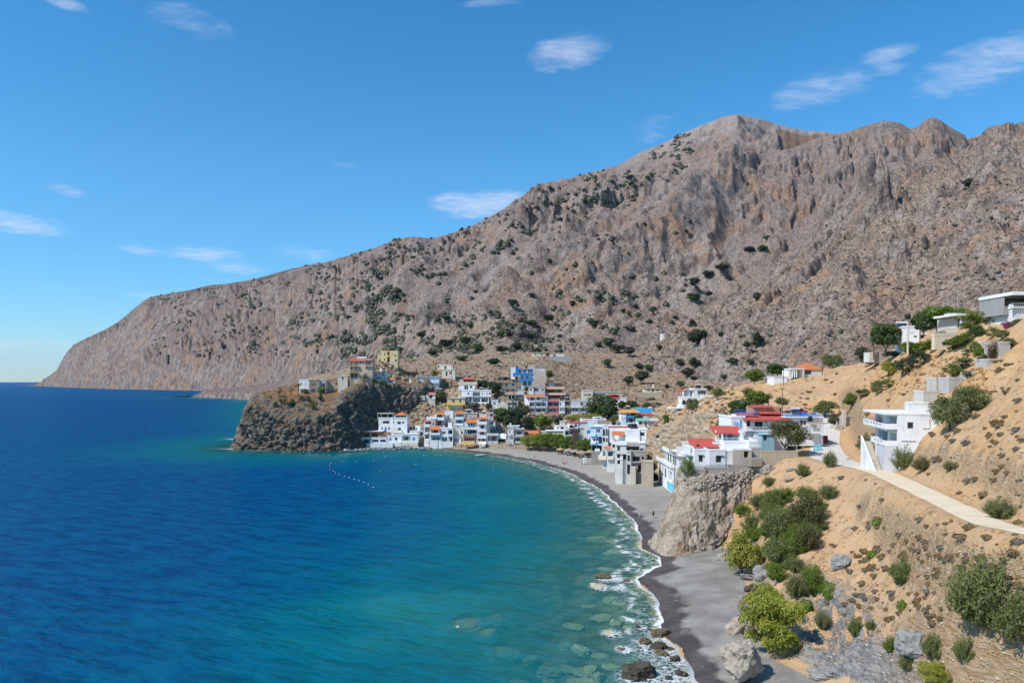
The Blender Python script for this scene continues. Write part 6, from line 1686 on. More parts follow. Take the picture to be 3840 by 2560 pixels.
h.box(2.0, 8.2, 6.86, 6.45, (.55, .42, .27), 1.35, .1, 'inner_wall'); h.box(2.0, 5.4, 6.86, 3.6, (.50, .38, .22), 1.35, .1, 'inner_wall')
for (u0, z0) in ((2.5, 6.5), (4.6, 6.5), (2.8, 3.6), (5.0, 3.6)): h.box(u0, z0 + 1.5, u0 + .9, z0, WHITE, 1.28, .06, 'shutter_door')
h.bal(-7.2, 7.5, -2.0, 7.2, GREY, 0, 1.8, 'rail'); h.box(1.0, 7.0, 3.0, 6.9, (.50, .32, .18), -1.3, .8, 'table')
h.vol(1.5, 10.6, 4.6, 9.04, (.70, .68, .62), 2.6, 2.4, [('o', 3.4, 10.4, 4.1, 9.1)], found=0, roof=(.05, .06, None)); h.vol(-4.6, 10.2, .2, 9.04, (.66, .62, .54), 4.0, 2.0, found=0, roof=(.05, .06, None)); h.bal(4.9, 9.9, 6.7, 9.1, WHITE, 5.0, .8, 'rail'); h.tank(4.0, 9.04, .55, .9, (.62, .58, .5), 5.2)
h.stairs(-1.6, 3.4, 6.6, -1.9, (.55, .48, .38), -3.1, 1.15, 18); MB().prism([(-2.2, -3.0), (7.0, -3.0), (7.0, -1.0), (-2.2, 4.3)], -3.4, -3.12).build('stair_wall', pm(WHITE), h.o); h.vol(1.6, 3.3, 6.9, -.2, (.60, .59, .61), -1.8, 1.7, roof=None, found=2)
MB().lathe([(0, 0), (.22, .04), (.34, .12), (.36, .15)], 14).build('satellite_dish', pm(WHITE, 'metal'), h.o).matrix_local = Matrix.Translation((6.3, 5.2, 9.6)) @ Matrix.Rotation(math.radians(70), 4, 'Y')
# -- top of the near hill
h = House('white_cube_house', 'white cube house with roof solar panels between the garden trees on the hill', 'E', 172, 450, 850, -16, found=9.0)
h.vol(345, 580, 560, 850, WHITE, 0, 8, [('wd', 492, 700, 530, 726), ('sw', 440, 640, 505, 690)], left=[('wd', .1, 620, .9, 740)], roof=(.1, .12, None)); h.solar(400, 575, 4, 2.4); h.vol(562, 685, 700, 800, (.66, .62, .54), .5, 4, [('o', 585, 690, 665, 745)], roof=(.1, .1, CREAM))
h = House('garden_house', 'garden house with a thin white slab roof half hidden by trees on the hill', 'E', 148, 1180, 640, found=9.0)
h.vol(1180, 420, 1345, 640, (.62, .54, .44), 1.0, 7, [('o', 1190, 450, 1225, 560)], roof=None); h.box(1075, 378, 1352, 408, WHITE, -1.0, 8, 'roof'); h.posts([1160], 405, 580, (.62, .72, .80), -.6, .14); h.posts([1175], 560, 680, (.72, .58, .42), -2.2, .5, 'pier'); h.box(1200, 340, 1330, 378, (.52, .52, .50), 4, 2, 'roof_box')
h = House('retaining_wall', 'cream retaining wall with rail posts below the garden house', 'E', 144, 970, 860, cat='wall')
h.vol(800, 700, 1150, 860, (.70, .60, .44), 0, 1.0, roof=(.04, .1, None), found=.6); h.bal(800, 600, 1135, 666, GREY, .8, .3, 'rail'); h.vol(1290, 625, 1600, 720, (.60, .54, .46), .5, 1.0, roof=None, found=2); h.bal(1330, 535, 1590, 630, (.66, .66, .62), .8, .3, 'rail')
h = House('veranda_house', 'white house with a deep shaded veranda at the right edge of the hill top', 'E', 132, 2010, 430, found=9.0)
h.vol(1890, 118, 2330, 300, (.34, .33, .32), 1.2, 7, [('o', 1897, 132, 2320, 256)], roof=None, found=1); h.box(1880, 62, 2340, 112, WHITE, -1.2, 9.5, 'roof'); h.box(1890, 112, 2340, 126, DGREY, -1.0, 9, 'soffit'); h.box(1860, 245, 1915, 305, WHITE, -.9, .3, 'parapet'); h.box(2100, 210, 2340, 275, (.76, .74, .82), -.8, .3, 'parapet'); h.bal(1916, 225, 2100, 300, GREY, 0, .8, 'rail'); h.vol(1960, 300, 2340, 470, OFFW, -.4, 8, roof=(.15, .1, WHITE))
h = House('hip_roof_cottage', 'cottage with an orange hipped roof and white porch on the ridge', '6', 234, 280, 690, found=9.0)
h.vol(222, 636, 420, 690, (.70, .66, .58), 0, 7, [('wd', 265, 645, 320, 680)], roof=None); h.hip(222, 580, 418, 638, 0, 7, .3, None, .46); h.box(138, 628, 250, 640, OFFW, -1.2, 6, 'porch_roof'); h.posts([150, 168, 185, 240], 640, 705, WHITE, -1.0, .13); h.vol(128, 645, 150, 740, WHITE, .5, 5, roof=None); h.vol(0, 705, 112, 752, WHITE, -.5, 6, roof=(.1, .1, OFFW)); h.box(222, 610, 236, 636, BRICK, 5, .6, 'chimney')
h = House('garage_wall', 'low white-ended stone yard wall beside the dark green tree', '6', 182, 925, 560, cat='wall')
h.vol(808, 505, 858, 562, (.70, .66, .60), 0, 3, roof=(.02, .05, None), found=.4); h.vol(860, 500, 1052, 560, (.46, .42, .37), .6, 3, roof=(.02, .05, None), found=.8); h.posts([838], 420, 555, BROWN, -.3, .12, 'post')
# -- concrete steps and walls running up the near hill
for (lab, T, d, x0, y0, x1, y1, col, dep) in [
        ('pale concrete wall at the foot of the hillside steps', 'E', 124, 830, 1345, 1010, 1560, (.52, .48, .42), 3.0), ('concrete wall behind the white satellite dish', 'E', 120, 1012, 1340, 1365, 1480, (.48, .45, .41), 3.0),
        ('board-marked concrete wall under the garden arch', 'E', 118, 1355, 1265, 1560, 1400, (.46, .44, .41), 3.0), ('stepped grey wall right of the garden vines', 'E', 117, 1580, 1070, 1720, 1290, (.48, .45, .42), 3.0),
        ('tall grey concrete wall beside the brown conifer', 'E', 117, 1770, 820, 1915, 1080, (.46, .43, .40), 4.0), ('beige garden wall behind the brown conifer', 'E', 127, 1495, 815, 1650, 1000, (.60, .52, .42), 2.0),
        ('low pale wall above the garden arch', 'E', 125, 1245, 1165, 1440, 1260, (.58, .56, .52), 1.5), ('small concrete wall stub above the hillside house roof', 'E', 122, 640, 1535, 840, 1620, (.56, .52, .46), 3.0)]:
    h = House('concrete_wall', lab, T, d, (x0 + x1) / 2, y1, cat='wall'); h.vol(x0, y0, x1, y1, col, 0, dep, roof=(.04, .1, None), found=.8)

# ------------------------------------------------------------------ finding the spot on the steep rocks too
from mathutils.bvhtree import BVHTree


def _bvh(name_start):
    out_ = []
    for o in list(sc.objects):
        if o.type == 'MESH' and o.parent is None and o.name.split('.')[0] in name_start:
            me = o.data
            out_.append(BVHTree.FromPolygons([v.co.copy() for v in me.vertices], [tuple(p.vertices) for p in me.polygons]))
    return out_


ROCK_BVH = _bvh(('headland', 'rock_bluff', 'rock_outcrop'))


def cast(px, py, dmin=38.0):
    """Nearest land surface that the photo shows at (px, py)."""
    dr = Vector(((px - CX) / F, 1.0, -(py - CY) / F))
    best = hit(px, py, dmin)
    for b in ROCK_BVH:
        q = b.ray_cast(Vector((0, 0, H)), dr)
        if q[0] is not None and (best is None or q[0].y < best.y):
            best = q[0]
    return best


# ------------------------------------------------------------------ plants
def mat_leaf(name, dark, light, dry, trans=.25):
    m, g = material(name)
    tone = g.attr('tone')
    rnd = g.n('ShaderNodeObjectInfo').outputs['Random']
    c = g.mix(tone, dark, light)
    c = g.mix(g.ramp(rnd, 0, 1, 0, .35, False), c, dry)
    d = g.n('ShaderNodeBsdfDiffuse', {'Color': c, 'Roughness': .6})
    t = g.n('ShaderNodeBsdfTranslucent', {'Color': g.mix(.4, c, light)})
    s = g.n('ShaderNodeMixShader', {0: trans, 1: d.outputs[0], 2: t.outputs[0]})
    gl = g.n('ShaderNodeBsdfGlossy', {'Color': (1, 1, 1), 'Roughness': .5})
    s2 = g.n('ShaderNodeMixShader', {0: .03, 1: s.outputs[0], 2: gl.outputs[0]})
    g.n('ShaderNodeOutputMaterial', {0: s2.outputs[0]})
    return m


LEAF = {
    'broad': mat_leaf('broad_leaves', (.022, .050, .012), (.090, .160, .030), (.10, .12, .03)),
    'dark': mat_leaf('dark_pine_needles', (.016, .036, .014), (.055, .100, .032), (.05, .07, .03)),
    'olive': mat_leaf('olive_leaves', (.045, .050, .016), (.175, .165, .055), (.18, .15, .07)),
    'tamarisk': mat_leaf('tamarisk_sprays', (.12, .145, .012), (.42, .43, .05), (.32, .29, .06)),
    'shrub': mat_leaf('oleander_leaves', (.095, .130, .034), (.255, .290, .085), (.24, .22, .10), .42),
    'lime': mat_leaf('fresh_green_leaves', (.050, .095, .008), (.190, .270, .025), (.18, .21, .03)),
    'cushion': mat_leaf('brown_cushion_twigs', (.100, .064, .024), (.265, .175, .070), (.18, .14, .08), .1),
    'grey': mat_leaf('grey_dry_twigs', (.075, .062, .050), (.235, .205, .165), (.16, .13, .10), .1),
    'scrub': mat_leaf('carob_leaves', (.020, .032, .014), (.065, .085, .032), (.07, .07, .04)),
    'dry': mat_leaf('dry_orange_grass', (.22, .11, .03), (.48, .27, .09), (.40, .26, .10), .2),
    'copper': mat_leaf('dry_conifer_sprays', (.05, .025, .008), (.20, .105, .030), (.12, .08, .02), .1),
    'palm': mat_leaf('palm_fronds', (.020, .038, .008), (.120, .150, .035), (.16, .15, .05)),
    'magenta': mat_leaf('bougainvillea', (.15, .01, .08), (.48, .05, .26), (.4, .05, .2)),
}


def mat_bark():
    m, g = material('grey_brown_bark')
    P = g.pos()
    n = g.noise(g.vmath('MULTIPLY', P, (4, 4, 1)), 3., 4., .6)
    finish(g, g.mix(n, (.055, .042, .032), (.17, .14, .11)), .95, n, .5, .05)
    return m


M_BARK = mat_bark()


def leaves_mesh(name, cen, nrm, up, size, asp, tone):
    """Rhombic leaves: arrays of centres, normals and long axes."""
    n = len(cen)
    nrm = nrm / (np.linalg.norm(nrm, axis=1)[:, None] + 1e-9)
    a = up - nrm * np.sum(up * nrm, 1)[:, None]
    a /= np.linalg.norm(a, axis=1)[:, None] + 1e-9
    b = np.cross(nrm, a)
    L = size[:, None]; Wd = (size * asp)[:, None]
    V = np.stack([cen - a * L, cen + b * Wd, cen + a * L, cen - b * Wd], 1).reshape(-1, 3)
    me = bpy.data.meshes.new(name)
    me.vertices.add(4 * n); me.vertices.foreach_set('co', V.astype(np.float32).ravel())
    me.loops.add(4 * n); me.loops.foreach_set('vertex_index', np.arange(4 * n, dtype=np.int32))
    me.polygons.add(n)
    me.polygons.foreach_set('loop_start', np.arange(0, 4 * n, 4, dtype=np.int32)); me.polygons.foreach_set('loop_total', np.full(n, 4, dtype=np.int32))
    at = me.attributes.new('tone', 'FLOAT', 'POINT'); at.data.foreach_set('value', np.repeat(np.clip(tone, 0, 1), 4).astype(np.float32))
    me.update()
    return me


def unit(rs, n):
    v = rs.normal(size=(n, 3))
    return v / np.linalg.norm(v, axis=1)[:, None]


def crown_mesh(seed, n, nl, leaf, asp=.55, lump=.42, flat=1.0, low=-.97, droop=0.0, wild=.7):
    """Crown in the box x,y in -1..1, z in 0..2: lumps of leaves with gaps between them."""
    rs = np.random.RandomState(seed)
    c = []
    while len(c) < nl:
        p = rs.uniform(-1, 1, 3)
        if .25 < np.linalg.norm(p) < 1.0 and p[2] > low:
            c.append(p * (1 - lump * .75))
    c = np.array(c); c[:, 2] *= flat
    r = lump * rs.uniform(.65, 1.2, nl)
    k = rs.randint(0, nl, n)
    d = unit(rs, n)
    d[:, 2] = np.where(d[:, 2] < -.55, -d[:, 2] * .6, d[:, 2])
    d /= np.linalg.norm(d, axis=1)[:, None]
    rad = rs.uniform(.45, 1.05, n) ** .6
    p = c[k] + d * (r[k] * rad)[:, None]
    lt = rs.uniform(0, 1, nl)
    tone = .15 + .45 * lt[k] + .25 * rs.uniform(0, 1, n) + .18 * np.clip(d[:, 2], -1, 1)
    up = d * .4 + unit(rs, n) * .8 + np.array([0, 0, -droop])
    p[:, 2] = p[:, 2] + 1.0
    return leaves_mesh('crown', p, d + unit(rs, n) * wild, up, leaf * rs.uniform(.6, 1.35, n), asp, tone)


def shrub_mesh(seed, n, nb, leaf, asp=.32, spread=.75):
    """Upright branches from one foot, leaves along them."""
    rs = np.random.RandomState(seed)
    az = rs.uniform(0, 2 * math.pi, nb); le = rs.uniform(.55, 1.0, nb); lean = rs.uniform(.02, 1.0, nb) ** .55 * spread
    tip = np.stack([np.cos(az) * lean, np.sin(az) * lean, le * 2.0 * np.sqrt(np.maximum(.08, 1 - .80 * lean ** 2))], 1)
    foot = np.stack([np.cos(az) * lean * .25, np.sin(az) * lean * .25, np.zeros(nb)], 1)
    k = rs.randint(0, nb, n)
    t = rs.uniform(.12, 1.0, n) ** .65
    p = foot[k] + (tip[k] - foot[k]) * t[:, None] + unit(rs, n) * (.045 + .11 * t[:, None])
    p[:, 2] = np.maximum(p[:, 2], .02)
    ax = tip[k] - foot[k]
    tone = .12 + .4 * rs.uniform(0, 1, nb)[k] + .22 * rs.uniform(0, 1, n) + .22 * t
    return leaves_mesh('crown', p, unit(rs, n) + np.array([-.3, -.3, .5]), ax + unit(rs, n) * .8, leaf * rs.uniform(.6, 1.3, n), asp, tone)


def cushion_mesh(seed, n=420):
    rs = np.random.RandomState(seed)
    d = unit(rs, n); d[:, 2] = np.abs(d[:, 2])
    bump_ = 1 + .16 * np.sin(d[:, 0] * 5 + seed) * np.cos(d[:, 1] * 6)
    p = d * (np.array([1, 1, .85]) * bump_[:, None]) * rs.uniform(.82, 1.02, n)[:, None]
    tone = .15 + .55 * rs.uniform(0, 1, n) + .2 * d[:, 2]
    return leaves_mesh('crown', p, d + unit(rs, n) * .55, unit(rs, n), .17 * rs.uniform(.6, 1.3, n), .6, tone)


def palm_mesh(seed, nf=22, nl=26):
    rs = np.random.RandomState(seed)
    C, N, U, S, T = [], [], [], [], []
    for f in range(nf):
        az = rs.uniform(0, 2 * math.pi); el = rs.uniform(-.35, 1.25)
        for i in range(nl):
            t = (i + 1) / nl
            r = t * math.cos(el * (1 - .35 * t)); z = t * math.sin(el) - .55 * t * t * (1.1 - el * .4)
            for sgn in (-1, 1):
                tx, ty = -math.sin(az) * sgn, math.cos(az) * sgn
                w = .16 * math.sin(math.pi * min(1, t * .9 + .12))
                C.append((math.cos(az) * r + tx * w * .5, math.sin(az) * r + ty * w * .5, z - .03)); N.append((0, 0, 1)); U.append((tx + math.cos(az) * .6, ty + math.sin(az) * .6, -.25)); S.append(.6 * w + .02); T.append(.2 + .6 * rs.uniform())
    return leaves_mesh('crown', np.array(C), np.array(N, float) + unit(rs, len(C)) * .35, np.array(U, float), np.array(S), .16, np.array(T))


CROWN = {
    'broad': [crown_mesh(s, 3600, 30, .085, .6, .38) for s in (1, 2, 3)],
    'dark': [crown_mesh(s, 3400, 30, .080, .5, .36) for s in (4, 5)],
    'olive': [crown_mesh(s, 5600, 36, .060, .45, .34) for s in (6, 7)],
    'tamarisk': [crown_mesh(s, 15000, 46, .052, .30, .30, droop=.4, wild=.9) for s in (8, 9)] + [crown_mesh(10, 3400, 30, .075, .38, .36, droop=.3)],
    'shrub': [shrub_mesh(s, 6500, 90, .062, .36, 1.0) for s in (11, 12, 13)],
    'cushion': [cushion_mesh(s) for s in (14, 15, 16)],
    'scrub': [crown_mesh(s, 700, 16, .15, .65, .42, .85) for s in (17, 18, 19)],
    'palm': [palm_mesh(s) for s in (20, 21)],
    'copper': [shrub_mesh(22, 1500, 34, .07, .3, .55)],
    'hedge': [crown_mesh(s, 3000, 34, .055, .5, .26, .9, -.9) for s in (23, 24)],
}
for _l in CROWN.values():
    for _m in _l:
        _m.materials.append(None)
_CROWN_BY_MAT = {}


def crown_data(shape, leafname, i):
    key = (shape, leafname, i % len(CROWN[shape]))
    if key not in _CROWN_BY_MAT:
        me = CROWN[shape][key[2]].copy()
        me.materials.clear(); me.materials.append(LEAF[leafname])
        _CROWN_BY_MAT[key] = me
    return _CROWN_BY_MAT[key]


def trunk_mesh(seed, h0, lean=.1, r=.05, limbs=5):
    rs = random.Random(seed)
    m = MB()
    p = Vector((0, 0, -.08)); q = Vector((rs.uniform(-lean, lean), rs.uniform(-lean, lean), h0))
    m.bar(p, q, r, 7, r * .75)
    for i in range(limbs):
        a = 2 * math.pi * i / limbs + rs.uniform(-.4, .4)
        e = q + Vector((math.cos(a) * .45, math.sin(a) * .45, rs.uniform(.35, .8)))
        mid = q + (e - q) * .5 + Vector((0, 0, .06))
        m.bar(q - Vector((0, 0, .03)), mid, r * .55, 5, r * .4); m.bar(mid, e, r * .4, 5, r * .15)
    me = bpy.data.meshes.new('trunk'); me.from_pydata(m.v, [], m.f); me.materials.append(M_BARK)
    return me


TRUNKS = [trunk_mesh(s, .5, .12, .055) for s in (1, 2, 3)]
STEMS = [trunk_mesh(s, .12, .05, .035, 7) for s in (4, 5)]
PALMTRUNK = trunk_mesh(7, 1.0, .03, .07, 0)
_cnt = [0]


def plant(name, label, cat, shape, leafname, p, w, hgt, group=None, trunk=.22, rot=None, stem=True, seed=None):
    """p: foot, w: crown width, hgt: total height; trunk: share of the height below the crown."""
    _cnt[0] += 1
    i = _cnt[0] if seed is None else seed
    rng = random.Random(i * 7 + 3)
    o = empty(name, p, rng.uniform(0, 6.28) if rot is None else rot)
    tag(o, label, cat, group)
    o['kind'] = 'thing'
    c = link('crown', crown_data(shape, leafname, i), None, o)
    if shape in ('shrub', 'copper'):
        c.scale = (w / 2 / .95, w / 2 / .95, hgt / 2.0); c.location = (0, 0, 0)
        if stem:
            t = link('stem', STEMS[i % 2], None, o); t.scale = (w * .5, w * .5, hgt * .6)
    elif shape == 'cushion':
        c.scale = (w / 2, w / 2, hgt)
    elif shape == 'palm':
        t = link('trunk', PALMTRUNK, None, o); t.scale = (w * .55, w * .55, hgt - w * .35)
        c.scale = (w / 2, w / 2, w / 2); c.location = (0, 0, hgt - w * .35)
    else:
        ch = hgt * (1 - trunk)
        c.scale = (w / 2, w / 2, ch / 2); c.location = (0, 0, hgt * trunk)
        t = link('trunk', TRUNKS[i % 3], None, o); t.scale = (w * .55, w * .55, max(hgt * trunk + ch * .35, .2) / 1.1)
    return o


def spot(name, label, cat, shape, leafname, box, d=None, group=None, far=False, trunk=.2, sink=.15, **kw):
    """A plant whose outline in the photo is box = (x0, y0, x1, y1)."""
    x0, y0, x1, y1 = box
    cx_ = (x0 + x1) / 2
    if d is not None: p = W(cx_, y1, d)
    else:
        p = far_hit(cx_, y1) if far else cast(cx_, y1)
        if p is None: p = far_hit(cx_, y1)
        if p is None: return None
    dd = p.y
    w, h_ = (x1 - x0) / F * dd, (y1 - y0) / F * dd
    p = p - Vector((0, 0, sink * min(1.0, h_ * .15)))
    return plant(name, label, cat, shape, leafname, p + Vector((0, w * .15, 0)), w * 1.08, h_ * 1.04, group, trunk, **kw)


# -- near slope and beach
spot('tamarisk_tree', 'bright yellow-green tamarisk at the head of the near beach beside the bluff', 'tree', 'tamarisk', 'tamarisk', (2712, 1988, 2868, 2162), trunk=.02, seed=8)
spot('tamarisk_tree', 'largest yellow-green tamarisk spreading over the near beach by the round boulder', 'tree', 'tamarisk', 'tamarisk', (2776, 2204, 3040, 2462), trunk=.02, seed=9)
spot('tamarisk_shrub', 'yellow-green feathery shrub at the bottom edge of the slope', 'shrub', 'tamarisk', 'tamarisk', (3463, 2482, 3592, 2580), trunk=.05, seed=10)
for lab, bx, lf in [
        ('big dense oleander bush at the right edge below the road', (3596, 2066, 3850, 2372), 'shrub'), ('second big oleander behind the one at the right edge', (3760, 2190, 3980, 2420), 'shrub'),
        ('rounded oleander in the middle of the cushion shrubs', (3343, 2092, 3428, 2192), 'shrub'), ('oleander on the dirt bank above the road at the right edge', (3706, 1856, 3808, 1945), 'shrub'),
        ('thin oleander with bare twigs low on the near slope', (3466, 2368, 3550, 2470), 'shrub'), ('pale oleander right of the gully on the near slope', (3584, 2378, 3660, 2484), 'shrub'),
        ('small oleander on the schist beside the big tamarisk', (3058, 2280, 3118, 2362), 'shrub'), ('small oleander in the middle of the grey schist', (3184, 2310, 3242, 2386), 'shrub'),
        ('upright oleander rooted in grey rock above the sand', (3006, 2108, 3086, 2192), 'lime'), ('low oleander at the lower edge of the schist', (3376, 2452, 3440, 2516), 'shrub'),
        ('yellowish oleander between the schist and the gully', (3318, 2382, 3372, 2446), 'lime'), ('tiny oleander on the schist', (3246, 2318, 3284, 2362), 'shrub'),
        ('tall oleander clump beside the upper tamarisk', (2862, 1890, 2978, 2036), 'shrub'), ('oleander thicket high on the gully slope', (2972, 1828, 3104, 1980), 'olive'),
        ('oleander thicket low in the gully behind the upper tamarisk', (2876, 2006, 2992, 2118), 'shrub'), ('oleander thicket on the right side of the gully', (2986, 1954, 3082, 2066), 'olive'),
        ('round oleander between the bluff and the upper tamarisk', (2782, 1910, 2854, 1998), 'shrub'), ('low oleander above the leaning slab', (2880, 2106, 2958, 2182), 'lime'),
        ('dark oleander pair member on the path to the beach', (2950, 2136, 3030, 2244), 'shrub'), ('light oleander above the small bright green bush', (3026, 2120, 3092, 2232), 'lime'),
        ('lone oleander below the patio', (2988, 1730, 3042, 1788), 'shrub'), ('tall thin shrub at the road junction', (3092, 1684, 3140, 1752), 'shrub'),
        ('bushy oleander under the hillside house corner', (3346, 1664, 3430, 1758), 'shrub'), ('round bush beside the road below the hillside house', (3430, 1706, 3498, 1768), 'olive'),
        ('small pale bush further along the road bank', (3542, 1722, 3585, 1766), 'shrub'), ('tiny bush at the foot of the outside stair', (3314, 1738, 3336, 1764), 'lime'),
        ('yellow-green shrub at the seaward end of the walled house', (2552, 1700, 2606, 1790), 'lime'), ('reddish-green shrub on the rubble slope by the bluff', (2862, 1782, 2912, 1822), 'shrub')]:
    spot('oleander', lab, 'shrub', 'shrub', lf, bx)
_poly = [(2775, 1900), (2890, 1868), (3000, 1822), (3112, 1822), (3108, 1950), (3020, 2050), (2985, 2170), (2895, 2170), (2862, 2020), (2780, 1992)]
_rg = random.Random(21); _k = 0
while _k < 34:
    qx, qy = _rg.uniform(2770, 3115), _rg.uniform(1820, 2175)
    if not pip(_poly, np.array([qx]), np.array([qy]))[0]: continue
    hw = _rg.uniform(26, 46); hh = hw * _rg.uniform(1.3, 1.9)
    spot('oleander', 'oleander bush in the thicket that fills the gully above the near beach', 'shrub', 'shrub', _rg.choice(['shrub', 'lime', 'shrub', 'shrub', 'lime']), (qx - hw, qy - hh * .6, qx + hw, qy + hh * .4), None, 'oleander thicket in the gully')
    _k += 1
spot('climbing_plant', 'tall leafy climber beside the outside stair of the hillside house', 'plant', 'hedge', 'broad', (3216, 1618, 3280, 1732), trunk=.05)
for lab, bx in [('bright green cushion bush on a rock lip above the schist', (3088, 2180, 3142, 2222)), ('bright green cushion bush just below the road', (3274, 1934, 3316, 1968)),
                ('small bright green cushion among the brown ones', (3256, 2060, 3292, 2088)), ('bright green bush touching the big tamarisk', (2996, 2243, 3050, 2288)),
                ('tiny bright green cushion under the rock lip', (3096, 2218, 3126, 2244)), ('bright green tuft in the middle of the near slope', (3368, 2246, 3402, 2282))]:
    spot('green_cushion', lab, 'shrub', 'cushion', 'lime', bx)
# -- hill side and hill top on the right
for nm, lab, cat, sh, lf, bx, d, tr in [
        ('olive_tree', 'large olive-green tree in front of the red-roofed villa', 'tree', 'olive', 'olive', (2886, 1568, 3048, 1700), 143, .12),
        ('garden_tree', 'round dark green tree behind the villa railing', 'tree', 'broad', 'broad', (2732, 1488, 2840, 1572), 186, .08), ('garden_tree', 'yellow-green tree behind the villa clerestory', 'tree', 'broad', 'lime', (2802, 1464, 2890, 1530), 192, .1),
        ('fan_palm', 'small fan palm behind the villa roof', 'palm', 'palm', 'palm', (2858, 1464, 2910, 1530), 190, .2), ('garden_shrub', 'loose shrub by the utility pole behind the villa', 'shrub', 'olive', 'shrub', (2906, 1486, 2964, 1528), 196, .1),
        ('road_shrub', 'wide grey-green shrub on the bank where the road bends', 'shrub', 'olive', 'shrub', (3052, 1494, 3152, 1566), None, .1), ('road_shrub', 'drooping shrub over the concrete road wall', 'shrub', 'olive', 'olive', (3108, 1544, 3148, 1606), None, .1),
        ('umbrella_tree', 'layered dark green tree above the stone yard wall', 'tree', 'broad', 'broad', (3266, 1204, 3388, 1328), 174, .16), ('garden_hedge', 'dark green hedge left of the yard wall', 'hedge', 'hedge', 'dark', (3206, 1293, 3268, 1358), 186, .03),
        ('garden_tree', 'tallest bright green tree on the hill top', 'tree', 'broad', 'lime', (3466, 1136, 3612, 1258), 158, .14), ('garden_tree', 'dark green tree beside the tallest hill top tree', 'tree', 'broad', 'broad', (3426, 1160, 3512, 1262), 159, .12),
        ('vine_pergola', 'long green vine covering the pergola before the veranda house', 'vine', 'hedge', 'lime', (3600, 1156, 3722, 1248), 140, .04), ('vine_pergola', 'green vine at the veranda house end of the pergola', 'vine', 'hedge', 'broad', (3696, 1152, 3812, 1240), 138, .04),
        ('hill_shrub', 'loose light green shrub under the white cube house', 'shrub', 'olive', 'lime', (3380, 1272, 3500, 1338), None, .08), ('hill_shrub', 'dense blue-green shrub low under the white cube house', 'shrub', 'hedge', 'dark', (3350, 1334, 3436, 1412), None, .04),
        ('hill_shrub', 'dark shrub upslope of the blue-green one', 'shrub', 'hedge', 'dark', (3420, 1306, 3494, 1376), None, .05), ('hill_shrub', 'yellow-green shrub at the lower end of the shrub row', 'shrub', 'olive', 'tamarisk', (3308, 1348, 3366, 1414), None, .05),
        ('hill_shrub', 'green shrub at the top of the middle shrub strip', 'shrub', 'hedge', 'lime', (3304, 1414, 3354, 1460), None, .05), ('hill_shrub', 'grey-green shrub in the middle shrub strip', 'shrub', 'olive', 'shrub', (3268, 1420, 3314, 1482), None, .05),
        ('hill_shrub', 'low green shrub at the foot of the middle shrub strip', 'shrub', 'hedge', 'broad', (3210, 1454, 3272, 1490), None, .05), ('hill_shrub', 'yellow-green shrub above the road wall', 'shrub', 'olive', 'lime', (3166, 1468, 3224, 1532), None, .05),
        ('hill_shrub', 'light green shrub under the cream retaining wall', 'shrub', 'olive', 'lime', (3564, 1250, 3652, 1304), None, .05), ('hill_shrub', 'climbing shrub on the garden arch', 'shrub', 'hedge', 'lime', (3634, 1272, 3688, 1338), None, .05),
        ('hill_shrub', 'dark green shrub mass above the garden arch', 'shrub', 'hedge', 'broad', (3584, 1334, 3656, 1384), None, .05), ('hill_shrub', 'bright green shrub left of the garden arch', 'shrub', 'hedge', 'lime', (3540, 1356, 3616, 1420), None, .05),
        ('hill_shrub', 'grey-green shrub below the brown conifer', 'shrub', 'hedge', 'shrub', (3670, 1320, 3728, 1366), None, .05), ('hill_shrub', 'small shrub at the foot of the low pale wall', 'shrub', 'hedge', 'broad', (3612, 1386, 3650, 1420), None, .05),
        ('large_bush', 'large grey-green bush right beside the hillside house roof', 'bush', 'olive', 'shrub', (3508, 1470, 3640, 1612), None, .03), ('large_bush', 'large grey-green bush upslope of the hillside house', 'bush', 'olive', 'shrub', (3580, 1440, 3725, 1545), None, .03),
        ('dry_conifer', 'brown dry conifer by the tall concrete wall', 'tree', 'copper', 'copper', (3696, 1262, 3758, 1354), None, .0), ('garden_shrub', 'shrub under the veranda house', 'shrub', 'olive', 'olive', (3790, 1192, 3850, 1240), 130, .05),
        ('bougainvillea', 'magenta bougainvillea below the veranda house', 'shrub', 'hedge', 'magenta', (3758, 1200, 3800, 1238), 131, .05), ('garden_shrub', 'shrub below the magenta bougainvillea', 'shrub', 'olive', 'shrub', (3736, 1234, 3790, 1270), None, .05),
        ('ridge_shrub', 'grey-green shrub behind the utility pole on the ridge', 'shrub', 'olive', 'shrub', (3080, 1322, 3166, 1382), 262, .08), ('ridge_tree', 'dark green tree beside the cottage with the hipped roof', 'tree', 'broad', 'broad', (2872, 1358, 2962, 1412), 250, .05),
        ('ridge_tree', 'green garden tree left of the ridge cottage', 'tree', 'broad', 'lime', (2800, 1380, 2870, 1440), 250, .08), ('ridge_tree', 'grey-green agave clump below the ridge cottage', 'plant', 'shrub', 'shrub', (2785, 1446, 2835, 1484), 230, .0),
        ('outcrop_shrub', 'shrub at the left end of the terrace villa wall', 'shrub', 'olive', 'shrub', (2572, 1486, 2622, 1548), 232, .05), ('outcrop_shrub', 'green shrub by the path to the terrace villa', 'shrub', 'olive', 'shrub', (2664, 1452, 2724, 1492), 238, .05),
        ('outcrop_shrub', 'olive shrub against the green-roofed hut', 'shrub', 'olive', 'lime', (2484, 1548, 2512, 1594), 232, .03)]:
    spot(nm, lab, cat, sh, lf, bx, d, trunk=tr)
